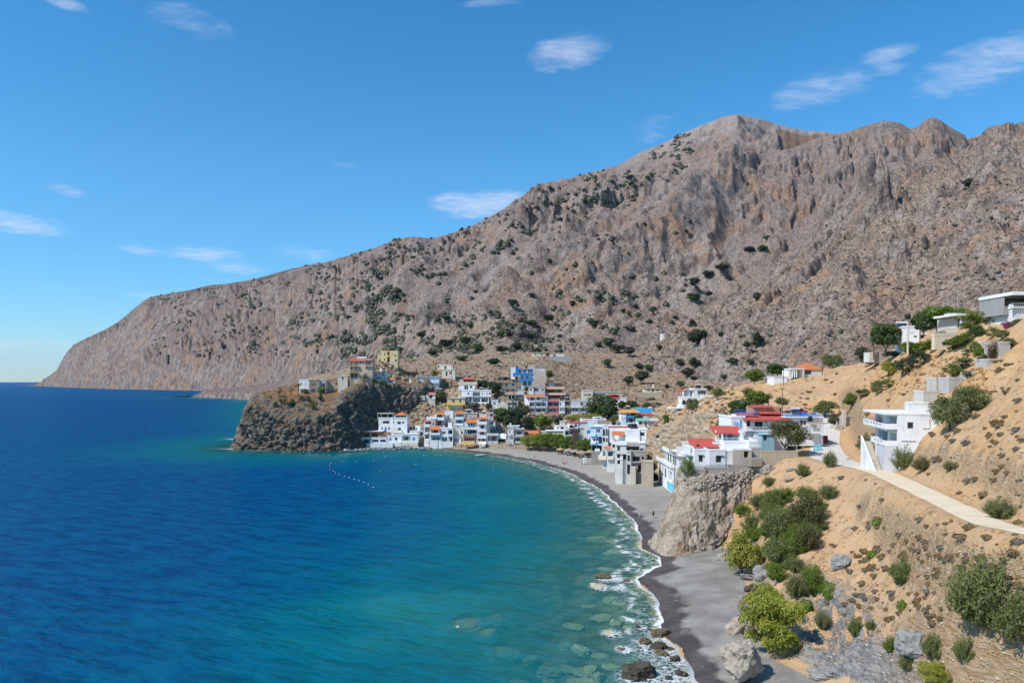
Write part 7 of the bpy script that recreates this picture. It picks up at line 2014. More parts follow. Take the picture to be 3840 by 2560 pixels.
# -- village trees
for nm, lab, cat, sh, lf, bx, d, tr in [
        ('pine_tree', 'broad green pine left of the olive above the tiled cottage', 'tree', 'broad', 'broad', (1848, 1524, 1926, 1592), 357, .12), ('pine_tree', 'tall dark cypress-like pine in the village centre', 'tree', 'dark', 'dark', (1914, 1518, 1964, 1600), 357, .08),
        ('pine_tree', 'dark pine low behind the grey apartments', 'tree', 'dark', 'dark', (1876, 1556, 1950, 1614), 350, .1), ('pine_tree', 'dark pine between the grey apartments and tiled cottage', 'tree', 'dark', 'dark', (1940, 1560, 2010, 1616), 352, .1),
        ('olive_tree', 'pale olive tree before the balcony apartments', 'tree', 'olive', 'olive', (1948, 1516, 1994, 1566), 363, .1), ('pine_tree', 'bright green pine below the balcony apartments', 'tree', 'broad', 'lime', (1990, 1552, 2076, 1616), 354, .12),
        ('fan_palm', 'fan palm at the foot of the bright green pine', 'palm', 'palm', 'palm', (2020, 1588, 2064, 1620), 348, .1), ('bare_tree', 'grey half-bare tree under the pink house', 'tree', 'olive', 'grey', (2064, 1550, 2112, 1604), 360, .2),
        ('pine_tree', 'largest pine of the village beside the strip apartments', 'tree', 'dark', 'broad', (2196, 1480, 2328, 1594), 352, .1), ('fig_tree', 'grey-green fig tree below the largest pine', 'tree', 'olive', 'shrub', (2284, 1550, 2334, 1592), 338, .1),
        ('round_tree', 'round tree between the largest pine and the tan retaining wall', 'tree', 'broad', 'broad', (2318, 1502, 2350, 1536), 356, .1), ('round_tree', 'round tree left of the tan retaining wall', 'tree', 'broad', 'broad', (2346, 1498, 2390, 1534), 360, .1),
        ('orchard_tree', 'olive-green tree above the blue tarpaulin', 'tree', 'olive', 'olive', (2404, 1506, 2452, 1536), 345, .1), ('orchard_tree', 'dark round tree above the green-roofed hut', 'tree', 'broad', 'broad', (2448, 1508, 2492, 1548), 330, .1),
        ('orchard_tree', 'small olive tree beside the blue car', 'tree', 'olive', 'olive', (2424, 1488, 2466, 1512), 395, .1), ('orchard_tree', 'little tree beside the orange-roofed house balcony', 'tree', 'broad', 'broad', (2378, 1552, 2408, 1580), 292, .1),
        ('hedge_row', 'yellow-green hedge below the strip apartments', 'hedge', 'hedge', 'tamarisk', (2114, 1552, 2196, 1584), 350, .03), ('hedge_row', 'yellow-green hedge right of the strip apartments', 'hedge', 'hedge', 'tamarisk', (2190, 1548, 2260, 1572), 345, .03),
        ('olive_tree', 'round olive tree beside the tiny pink-roofed hut', 'tree', 'olive', 'olive', (1632, 1458, 1680, 1514), 374, .05), ('garden_shrub', 'small shrub below the cream terrace house', 'shrub', 'olive', 'shrub', (1660, 1428, 1684, 1450), 394, .05),
        ('garden_tree', 'dark bush between red canopy house and brown apartments', 'tree', 'broad', 'dark', (1782, 1420, 1832, 1464), 392, .05), ('garden_tree', 'round green tree at the brown apartments', 'tree', 'broad', 'dark', (1826, 1424, 1882, 1486), 385, .05),
        ('garden_shrub', 'round dark bush right of the modern white house', 'shrub', 'broad', 'dark', (1818, 1510, 1846, 1540), 364, .05), ('garden_shrub', 'grey-green shrub in front of the modern white house', 'shrub', 'olive', 'grey', (1750, 1504, 1800, 1536), 368, .05),
        ('garden_tree', 'small tree on the bank beside the beige house', 'tree', 'olive', 'shrub', (2042, 1384, 2080, 1424), 412, .1), ('garden_shrub', 'shrub below the porch house', 'shrub', 'olive', 'shrub', (1908, 1490, 1960, 1516), 376, .05),
        ('carob_tree', 'dark carob on the rocky ledge above the village', 'tree', 'broad', 'dark', (1826, 1340, 1876, 1372), 455, .05), ('garden_hedge', 'dense round green hedge beside the cream terrace house', 'hedge', 'hedge', 'broad', (1610, 1386, 1648, 1414), 400, .03),
        ('garden_shrub', 'shrub on the path under the blue house', 'shrub', 'olive', 'shrub', (1958, 1446, 1992, 1470), 384, .05),
        ('date_palm', 'date palm in front of the long white bungalow', 'palm', 'palm', 'palm', (1334, 1392, 1390, 1456), 363, .3), ('date_palm', 'date palm at the corner of the grey and white headland house', 'palm', 'palm', 'palm', (1098, 1432, 1138, 1478), 361, .3),
        ('date_palm', 'low palm at the seaward end of the headland garden', 'palm', 'palm', 'palm', (1022, 1452, 1066, 1486), 360, .2), ('date_palm', 'stubby yellow palm on the headland terrace', 'palm', 'palm', 'lime', (1068, 1450, 1110, 1482), 359, .2)]:
    spot(nm, lab, cat, sh, lf, bx, d, trunk=tr)
for k, x in enumerate((1500, 1516, 1531, 1548, 1566, 1586)):
    spot('date_palm', 'young palm in the row above the blue-trimmed villa', 'palm', 'palm', 'palm', (x - 15, 1387, x + 15, 1414), 396, 'palm row above the villa')
for k, bx in enumerate([(1060, 1486, 1082, 1522), (1083, 1492, 1107, 1526), (1115, 1480, 1144, 1504), (1143, 1480, 1166, 1510), (1155, 1502, 1189, 1538), (1192, 1474, 1212, 1506), (1006, 1480, 1021, 1497), (1022, 1502, 1042, 1528), (1040, 1492, 1062, 1512), (1130, 1456, 1158, 1478), (1182, 1448, 1224, 1478), (1392, 1418, 1412, 1438), (1414, 1420, 1456, 1450), (1262, 1430, 1290, 1440)]):
    spot('headland_shrub', 'garden shrub on the red soil of the headland', 'shrub', 'olive' if k % 2 else 'hedge', ('shrub', 'lime', 'broad')[k % 3], bx, None, 'shrubs on the headland', trunk=.04)
for k, (a, b, c, d) in enumerate([(1962, 1634, 2010, 1684), (1998, 1626, 2048, 1688), (2034, 1626, 2086, 1690), (2072, 1630, 2122, 1693), (2108, 1636, 2160, 1697), (2146, 1642, 2198, 1700), (2172, 1648, 2236, 1706)]):
    lab = ('first', 'second', 'third', 'fourth', 'fifth', 'sixth', 'last')[k]
    spot('tamarisk_tree', lab + ' clipped tamarisk in the row behind the thatched parasols, from the grey apartments', 'tree', 'tamarisk', 'tamarisk' if k < 2 else 'lime', (a - 10, b - 8, c + 10, d), at_z((a + c) / 2, d, 2.3).y + 3, 'tamarisk row on the beach', trunk=.12, seed=10)
# -- carobs dotted over the mountain foot
SLOPE = [(2258, 1262, 2308, 1301), (2229, 1278, 2262, 1305), (2283, 1286, 2346, 1324), (2338, 1294, 2382, 1338), (2256, 1340, 2298, 1376), (2377, 1356, 2412, 1384), (2378, 1384, 2436, 1440), (2335, 1404, 2379, 1448), (2415, 1363, 2451, 1395),
         (2533, 1340, 2566, 1378), (2582, 1334, 2629, 1387), (2550, 1374, 2612, 1416), (2536, 1423, 2571, 1456), (2488, 1436, 2512, 1456), (2575, 1228, 2656, 1300), (2586, 1406, 2614, 1424), (1859, 1238, 1894, 1265), (1894, 1236, 1927, 1270),
         (1941, 1243, 1966, 1275), (1964, 1245, 1993, 1272), (1979, 1195, 2019, 1227), (2033, 1174, 2075, 1204), (1854, 1292, 1914, 1326), (1920, 1276, 1955, 1314), (1767, 1284, 1817, 1324), (2132, 1123, 2164, 1155), (1979, 1095, 2009, 1117),
         (1903, 1118, 1942, 1155), (1716, 1256, 1774, 1291), (2369, 1136, 2394, 1161), (2433, 1146, 2465, 1178), (2324, 1154, 2350, 1172), (2378, 1168, 2406, 1196), (2350, 1162, 2368, 1188), (2206, 1197, 2262, 1229), (2790, 921, 2831, 950),
         (2839, 915, 2880, 947), (2582, 1035, 2625, 1075), (2631, 1010, 2677, 1042), (2680, 986, 2736, 1017), (2572, 1093, 2632, 1131), (2643, 1087, 2674, 1115), (2823, 1093, 2855, 1131), (3607, 664, 3654, 708), (2436, 1146, 2462, 1172),
         (2582, 1194, 2610, 1218), (2814, 1237, 2867, 1308), (2780, 1276, 2824, 1308), (2860, 880, 2890, 905), (1642, 1268, 1700, 1300), (1560, 1240, 1606, 1270), (1660, 1180, 1696, 1202), (1700, 1330, 1760, 1352), (2722, 1336, 2768, 1372), (2800, 1340, 2830, 1370),
         (2520, 1180, 2545, 1200), (2460, 1290, 2486, 1310), (2690, 1240, 2716, 1262), (2700, 1400, 2732, 1424), (2640, 1440, 2680, 1464), (1750, 1210, 1782, 1232), (1600, 1310, 1640, 1334), (2005, 1300, 2030, 1320), (2085, 1250, 2112, 1270)]
for k, bx in enumerate([(3500, 1236, 3560, 1300), (3540, 1262, 3600, 1318), (3600, 1240, 3660, 1290), (3470, 1262, 3530, 1322), (3640, 1216, 3700, 1262), (3700, 1220, 3756, 1268), (3660, 1300, 3710, 1346), (3716, 1300, 3760, 1340), (3760, 1262, 3820, 1310), (3400, 1290, 3450, 1340), (3230, 1330, 3290, 1372), (3610, 1300, 3650, 1340), (3560, 1150, 3650, 1230), (3390, 1240, 3450, 1290)]):
    spot('terrace_shrub', 'green garden shrub on the terraces below the hill top houses', 'shrub', 'hedge' if k % 2 else 'olive', ('lime', 'broad', 'shrub')[k % 3], bx, None, 'garden shrubs on the hill terraces', trunk=.04)
for k, bx in enumerate(SLOPE):
    x0, y0, x1, y1 = bx
    near = hit((x0 + x1) / 2, y1)
    fr = far_hit((x0 + x1) / 2, y1)
    p = near if (near is not None and (fr is None or near.y < fr.y)) else fr
    if p is None: continue
    w, h_ = (x1 - x0) / F * p.y, (y1 - y0) / F * p.y
    plant('carob_tree', 'dark green carob tree dotted on the scree of the mountain foot', 'tree', 'scrub' if w < 12 else 'broad', 'scrub' if k % 4 else 'broad', p - Vector((0, 0, .3)), w * 1.05, h_, 'carobs on the mountain foot', .15)
# -- brown cushions on the near slopes
rng = random.Random(5)
done = 0
ZONES = [(3150, 1960, 3840, 2330, 118), (3040, 2000, 3300, 2300, 14), (3000, 1400, 3300, 1640, 34), (3480, 1560, 3840, 1900, 46), (3300, 1400, 3640, 1560, 18), (2700, 1440, 3060, 1540, 26), (3640, 1330, 3840, 1640, 34), (3060, 1760, 3560, 1960, 10)]
CUSH = [(847, 195, 935, 262), (1370, 210, 1550, 272), (1640, 220, 1730, 280), (1285, 208, 1338, 246), (1225, 295, 1305, 370), (1130, 375, 1185, 432), (1190, 388, 1242, 442), (1450, 410, 1540, 475), (1042, 420, 1088, 462), (870, 395, 1020, 452), (690, 385, 790, 455), (605, 448, 700, 545),
        (1185, 495, 1272, 575), (1275, 442, 1332, 484), (1345, 440, 1396, 482), (650, 295, 740, 380), (808, 285, 870, 345), (735, 528, 778, 568), (682, 530, 722, 562), (1330, 585, 1420, 650), (1430, 580, 1550, 672), (1120, 635, 1185, 690), (780, 725, 895, 768), (795, 770, 870, 820),
        (1020, 730, 1082, 785), (1180, 725, 1230, 770), (1325, 838, 1406, 895), (1135, 845, 1190, 895), (1170, 925, 1236, 970), (1145, 975, 1240, 1040), (485, 835, 568, 885), (548, 762, 620, 815), (440, 785, 505, 835), (375, 810, 440, 875), (742, 868, 800, 915), (510, 398, 570, 442),
        (928, 270, 990, 312), (1105, 320, 1160, 370), (968, 335, 1020, 378), (1590, 390, 1680, 440), (1170, 575, 1222, 612), (1215, 128, 1255, 160), (1337, 95, 1376, 135), (590, 100, 645, 150), (220, 805, 285, 858), (1122, 282, 1165, 318), (1392, 380, 1440, 428), (1000, 295, 1036, 332)]
for k, (a, b, c, d) in enumerate(CUSH):
    x0, x1, y0, y1 = 3000 + a / 2.376, 3000 + c / 2.376, 1900 + b / 2.376, 1900 + d / 2.376
    p = cast((x0 + x1) / 2, y1)
    if p is None: continue
    w = (x1 - x0) / F * p.y
    hh = max(.25, min((y1 - y0) / F * p.y * .62, w * .5))
    plant('cushion_shrub', 'dry brown cushion shrub on the tan slope below the road', 'shrub', 'cushion', 'grey' if k % 9 == 4 else 'cushion', p + Vector((0, .1, -.05)), w, hh, 'cushion shrubs on the slopes')
for (x0, y0, x1, y1, n) in ZONES:
    for i in range(n):
        px, py = rng.uniform(x0, x1), rng.uniform(y0, y1)
        p = cast(px, py)
        if p is None or p.z < 3.5: continue
        q = np.hypot(ROADL[:, 0] - p.x, ROADL[:, 1] - p.y)
        j = int(np.argmin(q))
        if q[j] < ROADW[j] + .5: continue
        w = rng.uniform(.35, 1.15) * (1.25 if py < 1900 else 1.0)
        lab = 'dry brown cushion shrub on the tan slope below the road' if py > 1900 else 'dry cushion shrub on the bare hill above the road'
        plant('cushion_shrub', lab, 'shrub', 'cushion', rng.choice(['cushion', 'cushion', 'cushion', 'grey']), p - Vector((0, 0, .05)), w, w * rng.uniform(.32, .5), 'cushion shrubs on the slopes' if py > 1900 else 'cushion shrubs above the road')


# -- dense things nobody could count: scrub on the mountain, stones and dry grass on the slopes
def blob_mass(name, pts, mat, seed, flat=.8):
    """pts: (x, y, z, r): small faceted lumps joined into one mesh."""
    rs = np.random.RandomState(seed)
    base = np.array([(0, 0, 1), (.9, 0, .35), (.28, .86, .35), (-.73, .53, .35), (-.73, -.53, .35), (.28, -.86, .35), (.75, .5, -.25), (-.3, .85, -.25), (-.9, 0, -.25), (-.3, -.85, -.25), (.75, -.5, -.25)])
    fc = np.array([(0, 1, 2), (0, 2, 3), (0, 3, 4), (0, 4, 5), (0, 5, 1), (1, 6, 2), (2, 7, 3), (3, 8, 4), (4, 9, 5), (5, 10, 1), (2, 6, 7), (3, 7, 8), (4, 8, 9), (5, 9, 10), (1, 10, 6)])
    pts = np.asarray(pts)
    n = len(pts)
    jit = 1 + rs.uniform(-.38, .38, (n, 11, 3))
    V = base[None] * jit * pts[:, 3][:, None, None]
    V[..., 2] *= flat
    V = V + pts[:, None, :3]
    Fc = (fc[None] + (np.arange(n) * 11)[:, None, None]).reshape(-1, 3).astype(np.int32)
    me = bpy.data.meshes.new(name)
    me.vertices.add(n * 11); me.vertices.foreach_set('co', V.astype(np.float32).ravel())
    me.loops.add(len(Fc) * 3); me.loops.foreach_set('vertex_index', Fc.ravel())
    me.polygons.add(len(Fc)); me.polygons.foreach_set('loop_start', np.arange(0, len(Fc) * 3, 3, dtype=np.int32)); me.polygons.foreach_set('loop_total', np.full(len(Fc), 3, dtype=np.int32))
    at = me.attributes.new('tone', 'FLOAT', 'POINT'); at.data.foreach_set('value', np.repeat(rs.uniform(0, 1, n), 11).astype(np.float32))
    me.update()
    return setting(link(name, me, mat), 'stuff')


def scatter_far(n, x0, x1, y0, y1, rmin, rmax, seed, dens=None):
    rs = random.Random(seed); out_ = []
    t = 0
    while len(out_) < n and t < n * 5:
        t += 1
        px, py = rs.uniform(x0, x1), rs.uniform(y0, y1)
        if dens is not None and rs.random() > dens(px, py): continue
        p = far_hit(px, py)
        q = hit(px, py)
        if p is None or (q is not None and q.y < p.y): continue
        r = rs.uniform(rmin, rmax) ** 1.0
        out_.append((p.x, p.y, p.z + r * .2, r))
    return out_


def clump(px, py):
    v = float(pnoise(np.array([px / 90.0]), np.array([py / 60.0]), 2.0)[0] + .6 * pnoise(np.array([px / 30.0]), np.array([py / 22.0]), 5.0)[0])
    return max(0.0, min(1.0, .25 + 1.1 * v))


sk = np.array(SKY1)
SCR = scatter_far(1900, 900, 2150, 1180, 1420, .9, 2.8, 1, clump)
SCR += scatter_far(3000, 560, 2600, 500, 1250, 1.8, 5.5, 2, lambda x, y: clump(x, y) * (1.0 if 0 < y - np.interp(x, sk[:, 0], sk[:, 1]) < 150 else .12))
SCR += scatter_far(1100, 560, 1500, 900, 1340, 3.0, 8.0, 5, lambda x, y: clump(x, y) * .8)
SCR += scatter_far(260, 2100, 3840, 620, 1420, .7, 1.9, 3, lambda x, y: .6)
blob_mass('scrub', SCR, LEAF['scrub'], 4, .8)
LOW = scatter_far(5200, 2150, 3840, 560, 1430, .5, 1.35, 6, lambda x, y: 1.0 if x > 2400 else .6)
LOW += scatter_far(1600, 1300, 2500, 1000, 1400, .6, 1.5, 7)
blob_mass('low_scrub', LOW, LEAF['grey'], 8, .6)


def scatter_near(n, x0, x1, y0, y1, rmin, rmax, seed, ok=None):
    rs = random.Random(seed); out_ = []
    for _ in range(n):
        px, py = rs.uniform(x0, x1), rs.uniform(y0, y1)
        p = hit(px, py)
        if p is None or p.z < 2.6 or (ok and not ok(p)): continue
        if p.x > 25 and p.y < 230:
            q = np.hypot(ROADL[:, 0] - p.x, ROADL[:, 1] - p.y); j = int(np.argmin(q))
            if q[j] < ROADW[j] + .3: continue
        r = rmin + (rmax - rmin) * rs.random() ** 3
        out_.append((p.x, p.y, p.z + r * .15, r))
    return out_


def mat_stone(name, a, b, c):
    m, g = material(name)
    t = g.attr('tone')
    n = g.noise(g.pos(), 2.5, 4., .6)
    finish(g, g.mix(g.ramp(n, .35, .65, 0, .6), g.mix(t, a, b), c), .95, n, .5, .05, spec=.1)
    return m


M_STONES = mat_stone('loose_slope_stones', (.30, .22, .15), (.56, .46, .36), (.36, .33, .30))
M_BOULD = mat_stone('pale_boulder_rock', (.34, .28, .22), (.46, .40, .33), (.22, .18, .15))
M_WET = mat_stone('wet_dark_rock', (.035, .032, .028), (.075, .065, .05), (.11, .095, .07))
M_WETB = mat_stone('wet_brown_rock', (.075, .058, .034), (.13, .10, .06), (.19, .155, .10))
M_AWASH = mat_stone('pale_submerged_rock', (.50, .41, .26), (.62, .52, .36), (.30, .28, .20))
M_SLATE = mat_stone('grey_schist_slab', (.24, .235, .22), (.36, .35, .33), (.15, .15, .145))
ST = scatter_near(4200, 2880, 3840, 1760, 2560, .03, .17, 11) + scatter_near(1200, 2700, 3840, 1330, 1760, .05, .3, 12)
blob_mass('stones', ST, M_STONES, 13, .65)
SCR2 = scatter_near(5200, 1150, 2750, 1330, 1600, .25, 1.0, 14, lambda p: p.y > 190)
blob_mass('village_scrub', SCR2, LEAF['cushion'], 15, .7)
GR = scatter_near(420, 3240, 3700, 1330, 1480, .2, .5, 16) + scatter_near(1500, 2900, 3840, 1780, 2450, .05, .20, 19)
blob_mass('slope_rubble', scatter_near(1500, 1150, 2750, 1330, 1620, .3, 1.3, 25, lambda p: p.y > 190), M_STONES, 26, .7)
blob_mass('dry_grass', GR, LEAF['dry'], 17, .8)


# ------------------------------------------------------------------ rocks
def rock_mesh(seed, sub=3, rough=.28, flat=.8, block=.0):
    bm = bmesh.new()
    bmesh.ops.create_icosphere(bm, subdivisions=sub, radius=1.0)
    V = np.array([v.co[:] for v in bm.verts])
    if block:
        V = np.sign(V) * np.abs(V) ** (1 - block)
    n = fbm(V[:, 0] * 1.1 + seed * 3.1, V[:, 1] * 1.1, V[:, 2] * 1.1, 4, .55)
    rr = ridged(V[:, 0] * 1.6, V[:, 1] * 1.6 + seed, V[:, 2] * 1.6, 3) - .3
    V = V * (1 + rough * n + rough * .45 * rr)[:, None]
    V[:, 2] *= flat
    for v, c in zip(bm.verts, V):
        v.co = c
    me = bpy.data.meshes.new('rock')
    bm.to_mesh(me); bm.free()
    at = me.attributes.new('tone', 'FLOAT', 'POINT'); at.data.foreach_set('value', np.clip(.5 + .5 * n, 0, 1).astype(np.float32))
    return me


ROCKS = [rock_mesh(s, 4, .30, .85, .25) for s in range(4)] + [rock_mesh(s, 3, .22, .45, .35) for s in (5, 6)]


def rock(name, label, p, w, h_, k, mat, group=None, rot=None, tilt=(0, 0), dep=None):
    me = ROCKS[k % len(ROCKS)].copy()
    me.materials.clear(); me.materials.append(mat)
    o = link(name, me)
    o.location = p
    o.rotation_euler = (tilt[0], tilt[1], random.Random(label + str(p[0])).uniform(0, 6) if rot is None else rot)
    o.scale = (w / 2, (dep or w * .8) / 2, h_)
    tag(o, label, 'rock', group)
    o['kind'] = 'thing'
    return o


for k, (b, v) in enumerate(zip(BOULDERS, SPOTS)):
    px, py, hw, hh, ci, lab, _ = b
    w = 2 * hw / F * v.y
    rock('sea_rock', lab, v + Vector((0, w * .3, hh * .1 - .15)), w, hh * .75 + .2, k, (M_WET, M_WETB, M_AWASH)[ci])
for k, (px, py, hw, dp) in enumerate(SUNKEN):
    v = at_z(px, py); w = 2 * hw / F * v.y
    rock('sunken_rock', 'pale rock lying under clear water off the near beach', v + Vector((0, 0, -.58 - .3 * dp)), w, .5, k, M_AWASH, 'sunken rocks off the near beach', dep=w * 1.5)
v = at_z(2796, 2518, 1.9)
rock('boulder', 'big round tan boulder alone on the grey sand beside the largest tamarisk', v + Vector((0, 1.2, .9)), 3.5, 1.75, 1, M_BOULD, rot=.5, dep=3.0)
for k, (lab, px, py, w, h_, tl, m_) in enumerate([
        ('leaning split slab at the foot of the largest tamarisk', 2776, 2372, 2.6, 1.5, (.3, .5), M_BOULD), ('long flat slab lying on the sand under the upper tamarisk', 2810, 2170, 2.8, .45, (.1, .35), M_SLATE),
        ('big grey tilted slab among the oleanders above the sand', 2872, 2160, 3.0, 1.5, (.25, -.4), M_SLATE), ('dark broken rock between the slabs and the schist', 2822, 2215, 1.9, .8, (0, .2), M_WET), ('small dark rock heap under the flat slab', 2850, 2190, 1.6, .6, (0, .1), M_SLATE),
        ('white angular rock nearest the bluff foot', 2612, 2070, 1.2, .6, (0, .2), M_BOULD), ('white slab rock right of the bluff foot', 2668, 2060, 1.4, .55, (.1, 0), M_BOULD), ('tan block rock leaning above the white rocks', 2668, 2040, 1.2, .8, (0, .4), M_BOULD),
        ('grey rock at the back of the bluff recess', 2684, 2022, 1.1, .5, (0, 0), M_SLATE), ('pale rock under the upper tamarisk branches', 2708, 2085, 1.2, .5, (0, .3), M_BOULD), ('flat grey rock below the pale rocks', 2690, 2100, 1.2, .3, (.1, 0), M_SLATE),
        ('squarish rock beside the white rocks', 2636, 2056, .9, .5, (0, 0), M_BOULD), ('wedge rock at the head of the near beach', 2720, 2072, 1.1, .6, (0, .2), M_SLATE),
        ('big round boulder on the rubble below the tan block', 2862, 1772, 2.6, 1.5, (0, .1), M_BOULD), ('second round boulder beside the big one below the tan block', 2886, 1766, 2.0, 1.2, (0, 0), M_BOULD), ('red-brown boulder at the edge of the yard', 2900, 1738, 2.4, 1.1, (0, .3), M_STONES),
        ('grey flat boulder on the slope below the patio', 2970, 1762, 1.7, .6, (0, .2), M_SLATE), ('second grey boulder lower on the patio slope', 2966, 1800, 1.8, .6, (.1, .1), M_SLATE),
        ('squared grey rock face on the lower near slope', 3440, 2430, 2.6, 1.2, (.3, .2), M_SLATE), ('dark rock lip above the schist', 3160, 2120, 2.6, 1.0, (.1, .3), M_SLATE), ('pale stone at the outside stair foot', 3182, 1722, .7, .3, (0, 0), M_BOULD),
        ('rock tip on the sand at the bottom edge of the beach', 3090, 2540, 2.4, .7, (.1, 0), M_SLATE), ('rounded rock below the beige concrete block on the sand', 2446, 1790, 2.6, 1.0, (0, .3), M_BOULD), ('low rock heap on the sand by the utility pole', 2346, 1800, 3.0, .4, (0, 0), M_BOULD), ('pale rock at the foot of the stone house front', 2318, 1758, 3.4, .7, (0, 0), M_BOULD)]):
    p = cast(px, py) or at_z(px, py, 2)
    rock('boulder', lab, p + Vector((0, w * .2, h_ * .1)), w, h_, k, m_, tilt=tl)
# the dry stone rubble under the garden wall: single stones
rub = empty('rubble_bank', W(2700, 1800, 140))
tag(rub, 'bank of loose pale stones between the garden wall and the bluff', 'rubble')
rub['kind'] = 'thing'
SMALL = [rock_mesh(20 + s, 1, .25, .8, .3) for s in range(5)]
for me in SMALL: me.materials.append(M_BOULD)
rs_ = random.Random(9)
made = 0
for _ in range(900):
    if made >= 280: break
    px = rs_.uniform(2574, 2850); f = (px - 2574) / 276.0
    top = 1796 - 42 * f; py = top + rs_.random() ** 1.3 * (34 + 22 * math.sin(f * 3.1))
    p = cast(px, py)
    if p is None or not (128 < p.y < 156): continue
    s = link('stone', SMALL[made % 5], None, rub)
    r = rs_.uniform(.16, .46)
    s.location = p - rub.location + Vector((0, -.02, .05)); s.scale = (r, r * .8, r * .75); s.rotation_euler = (rs_.uniform(-.5, .5), rs_.uniform(-.5, .5), rs_.uniform(0, 6))
    made += 1
PEB = []
for i in range(2600):
    px, py = rs_.uniform(2330, 2960), 1760 + 800 * rs_.random()
    p = hit(px, py)
    if p is None or not (.15 < p.z < 2.3) or rs_.random() > .25 + .75 * (float(pnoise(np.array([p.x / 3.0]), np.array([p.y / 5.0]), 1.0)[0]) > .1): continue
    PEB.append((p.x, p.y, p.z, .02 + .09 * rs_.random() ** 3))
blob_mass('pebbles', PEB, M_BOULD, 27, .6)
RIP = []
for i in range(150):
    t = rs_.random()
    px = 1288 + 330 * t
    v = at_z(px, 1686 - 8 * t + rs_.uniform(-3, 2.5), .2)
    RIP.append((v.x, v.y, .1 + rs_.uniform(-.1, .25), rs_.uniform(.25, .75)))
blob_mass('quay_rubble', RIP, M_SLATE, 18, .7)

# ------------------------------------------------------------------ small things
def fin(o, label, cat, group=None):
    tag(o, label, cat, group)
    o['kind'] = 'thing'
    return o


M_WOOD = plain('weathered_wood', (.16, .115, .08), .9, .1, 0, .2, 3.0)
M_THATCH = plain('reed_thatch', (.42, .30, .15), .95, .05, 0, .22, 4.0)
M_THATCHG = plain('grey_reed_thatch', (.36, .30, .21), .95, .05, 0, .22, 4.0)
M_RUBBER = plain('black_rubber', (.02, .02, .02), .7)


# -- utility poles
def pole(label, px, yt, yb, d, r=.12, mat=None, cross=True, tank=False):
    p = W(px, yb, d); hgt = (yb - yt) / F * d
    o = fin(empty('utility_pole', p), label, 'pole', None)
    MB().bar((0, 0, -1.5), (0, 0, hgt), r, 8, r * .7).build('post', mat or M_WOOD, o)
    if cross:
        a = MB().box(-.75, .75, -.05, .05, hgt - .5, hgt - .38).build('cross_arm', M_WOOD, o)
        m = MB()
        for x in (-.65, 0, .65): m.bar((x, 0, hgt - .38), (x, 0, hgt - .2), .05, 6)
        m.build('insulator', pm(GREY, 'ceramic'), a)
    if tank:
        MB().lathe([(0, hgt), (.55, hgt), (.6, hgt + .2), (.6, hgt + .9), (.45, hgt + 1.1), (0, hgt + 1.15)], 14).build('water_tank', M_RUBBER, o, True)
    return o, p + Vector((0, 0, hgt - .25))


POLES = [
    ('tall brown pole in front of the light blue house', 2281, 1606, 1690, 248), ('leaning brown pole by the white porch house', 2307, 1645, 1758, 236), ('brown pole before the narrow white arch', 2348, 1672, 1782, 222),
    ('rusty brown pole between stone front and concrete block', 2396, 1686, 1792, 217), ('tall pole at the near corner of the turquoise-footed house', 2530, 1692, 1836, 189), ('pole on the sea side of the red-roofed blue tavern', 1609, 1604, 1668, 338),
    ('pole between the cream gable and the big tavern', 1730, 1610, 1674, 335), ('pole before the four-storey house shutters', 1824, 1606, 1674, 333), ('pole beside the cream terrace house', 1694, 1358, 1432, 400),
    ('pole on the ridge right of the cottage with the hipped roof', 3084, 1236, 1392, 232), ('pole left of the cream cottage terrace', 2341, 1440, 1492, 395), ('pole at the left end of the tan retaining wall', 2355, 1442, 1502, 385),
    ('pole beside the red door of the tan retaining wall', 2498, 1460, 1512, 405), ('pole behind the villa roof', 2934, 1452, 1530, 186), ('left pole of three by the tall tan house', 1401, 1330, 1372, 392), ('middle pole of three by the tall tan house', 1411, 1334, 1390, 386),
    ('right pole of three by the tall tan house', 1421, 1340, 1392, 386), ('pole in front of the grey apartments', 1893, 1556, 1626, 330), ('pole between grey apartments and tiled cottage', 1965, 1586, 1640, 330), ('lamp pole before the bright green pine', 2076, 1580, 1640, 318),
    ('white post lamp over the arched cottage', 1548, 1582, 1628, 345), ('thin pole above the road wall', 3147, 1520, 1580, 178), ('dark pole beside the ridge cottage porch', 2938, 1366, 1432, 228)]
TOPS = []
for lab, px, yt, yb, d in POLES:
    TOPS.append(pole(lab, px, yt, yb, d, .13 if d > 300 else .12, pm(GREY, 'metal') if 'lamp' in lab else None, 'lamp' not in lab)[1])
pole('pale pole carrying a black water tank before the white cube house', 3404, 1196, 1300, 160, .22, pm(BEIGE, 'concrete'), False, True)
pole('antenna mast with a cross bar behind the hill top trees', 3591, 1090, 1165, 158, .06, pm(GREY, 'metal'))
pole('water tank mast in front of the concrete hall', 2467, 1644, 1700, 224, .08, pm(GREY, 'metal'), False, True)


def cable(label, a, b, sag):
    m = MB(); n = 14; pr = None
    for i in range(n + 1):
        t = i / n
        q = a.lerp(b, t) - Vector((0, 0, sag * 4 * t * (1 - t)))
        if pr is not None: m.bar(pr, q, .022, 4)
        pr = q
    fin(m.build('power_cable', M_RUBBER), label, 'cable')


cable('power cable from the villa pole to the thin road pole', TOPS[13], TOPS[21], .8)
cable('power cable between the two brown poles by the porch house', TOPS[0], TOPS[1], .6)
cable('power cable from the porch house pole to the white arch pole', TOPS[1], TOPS[2], .6)
cable('power cable along the waterfront between tavern poles', TOPS[6], TOPS[7], .6)
cable('power cable from the ridge pole down to the porch pole', TOPS[9], TOPS[22], 1.5)

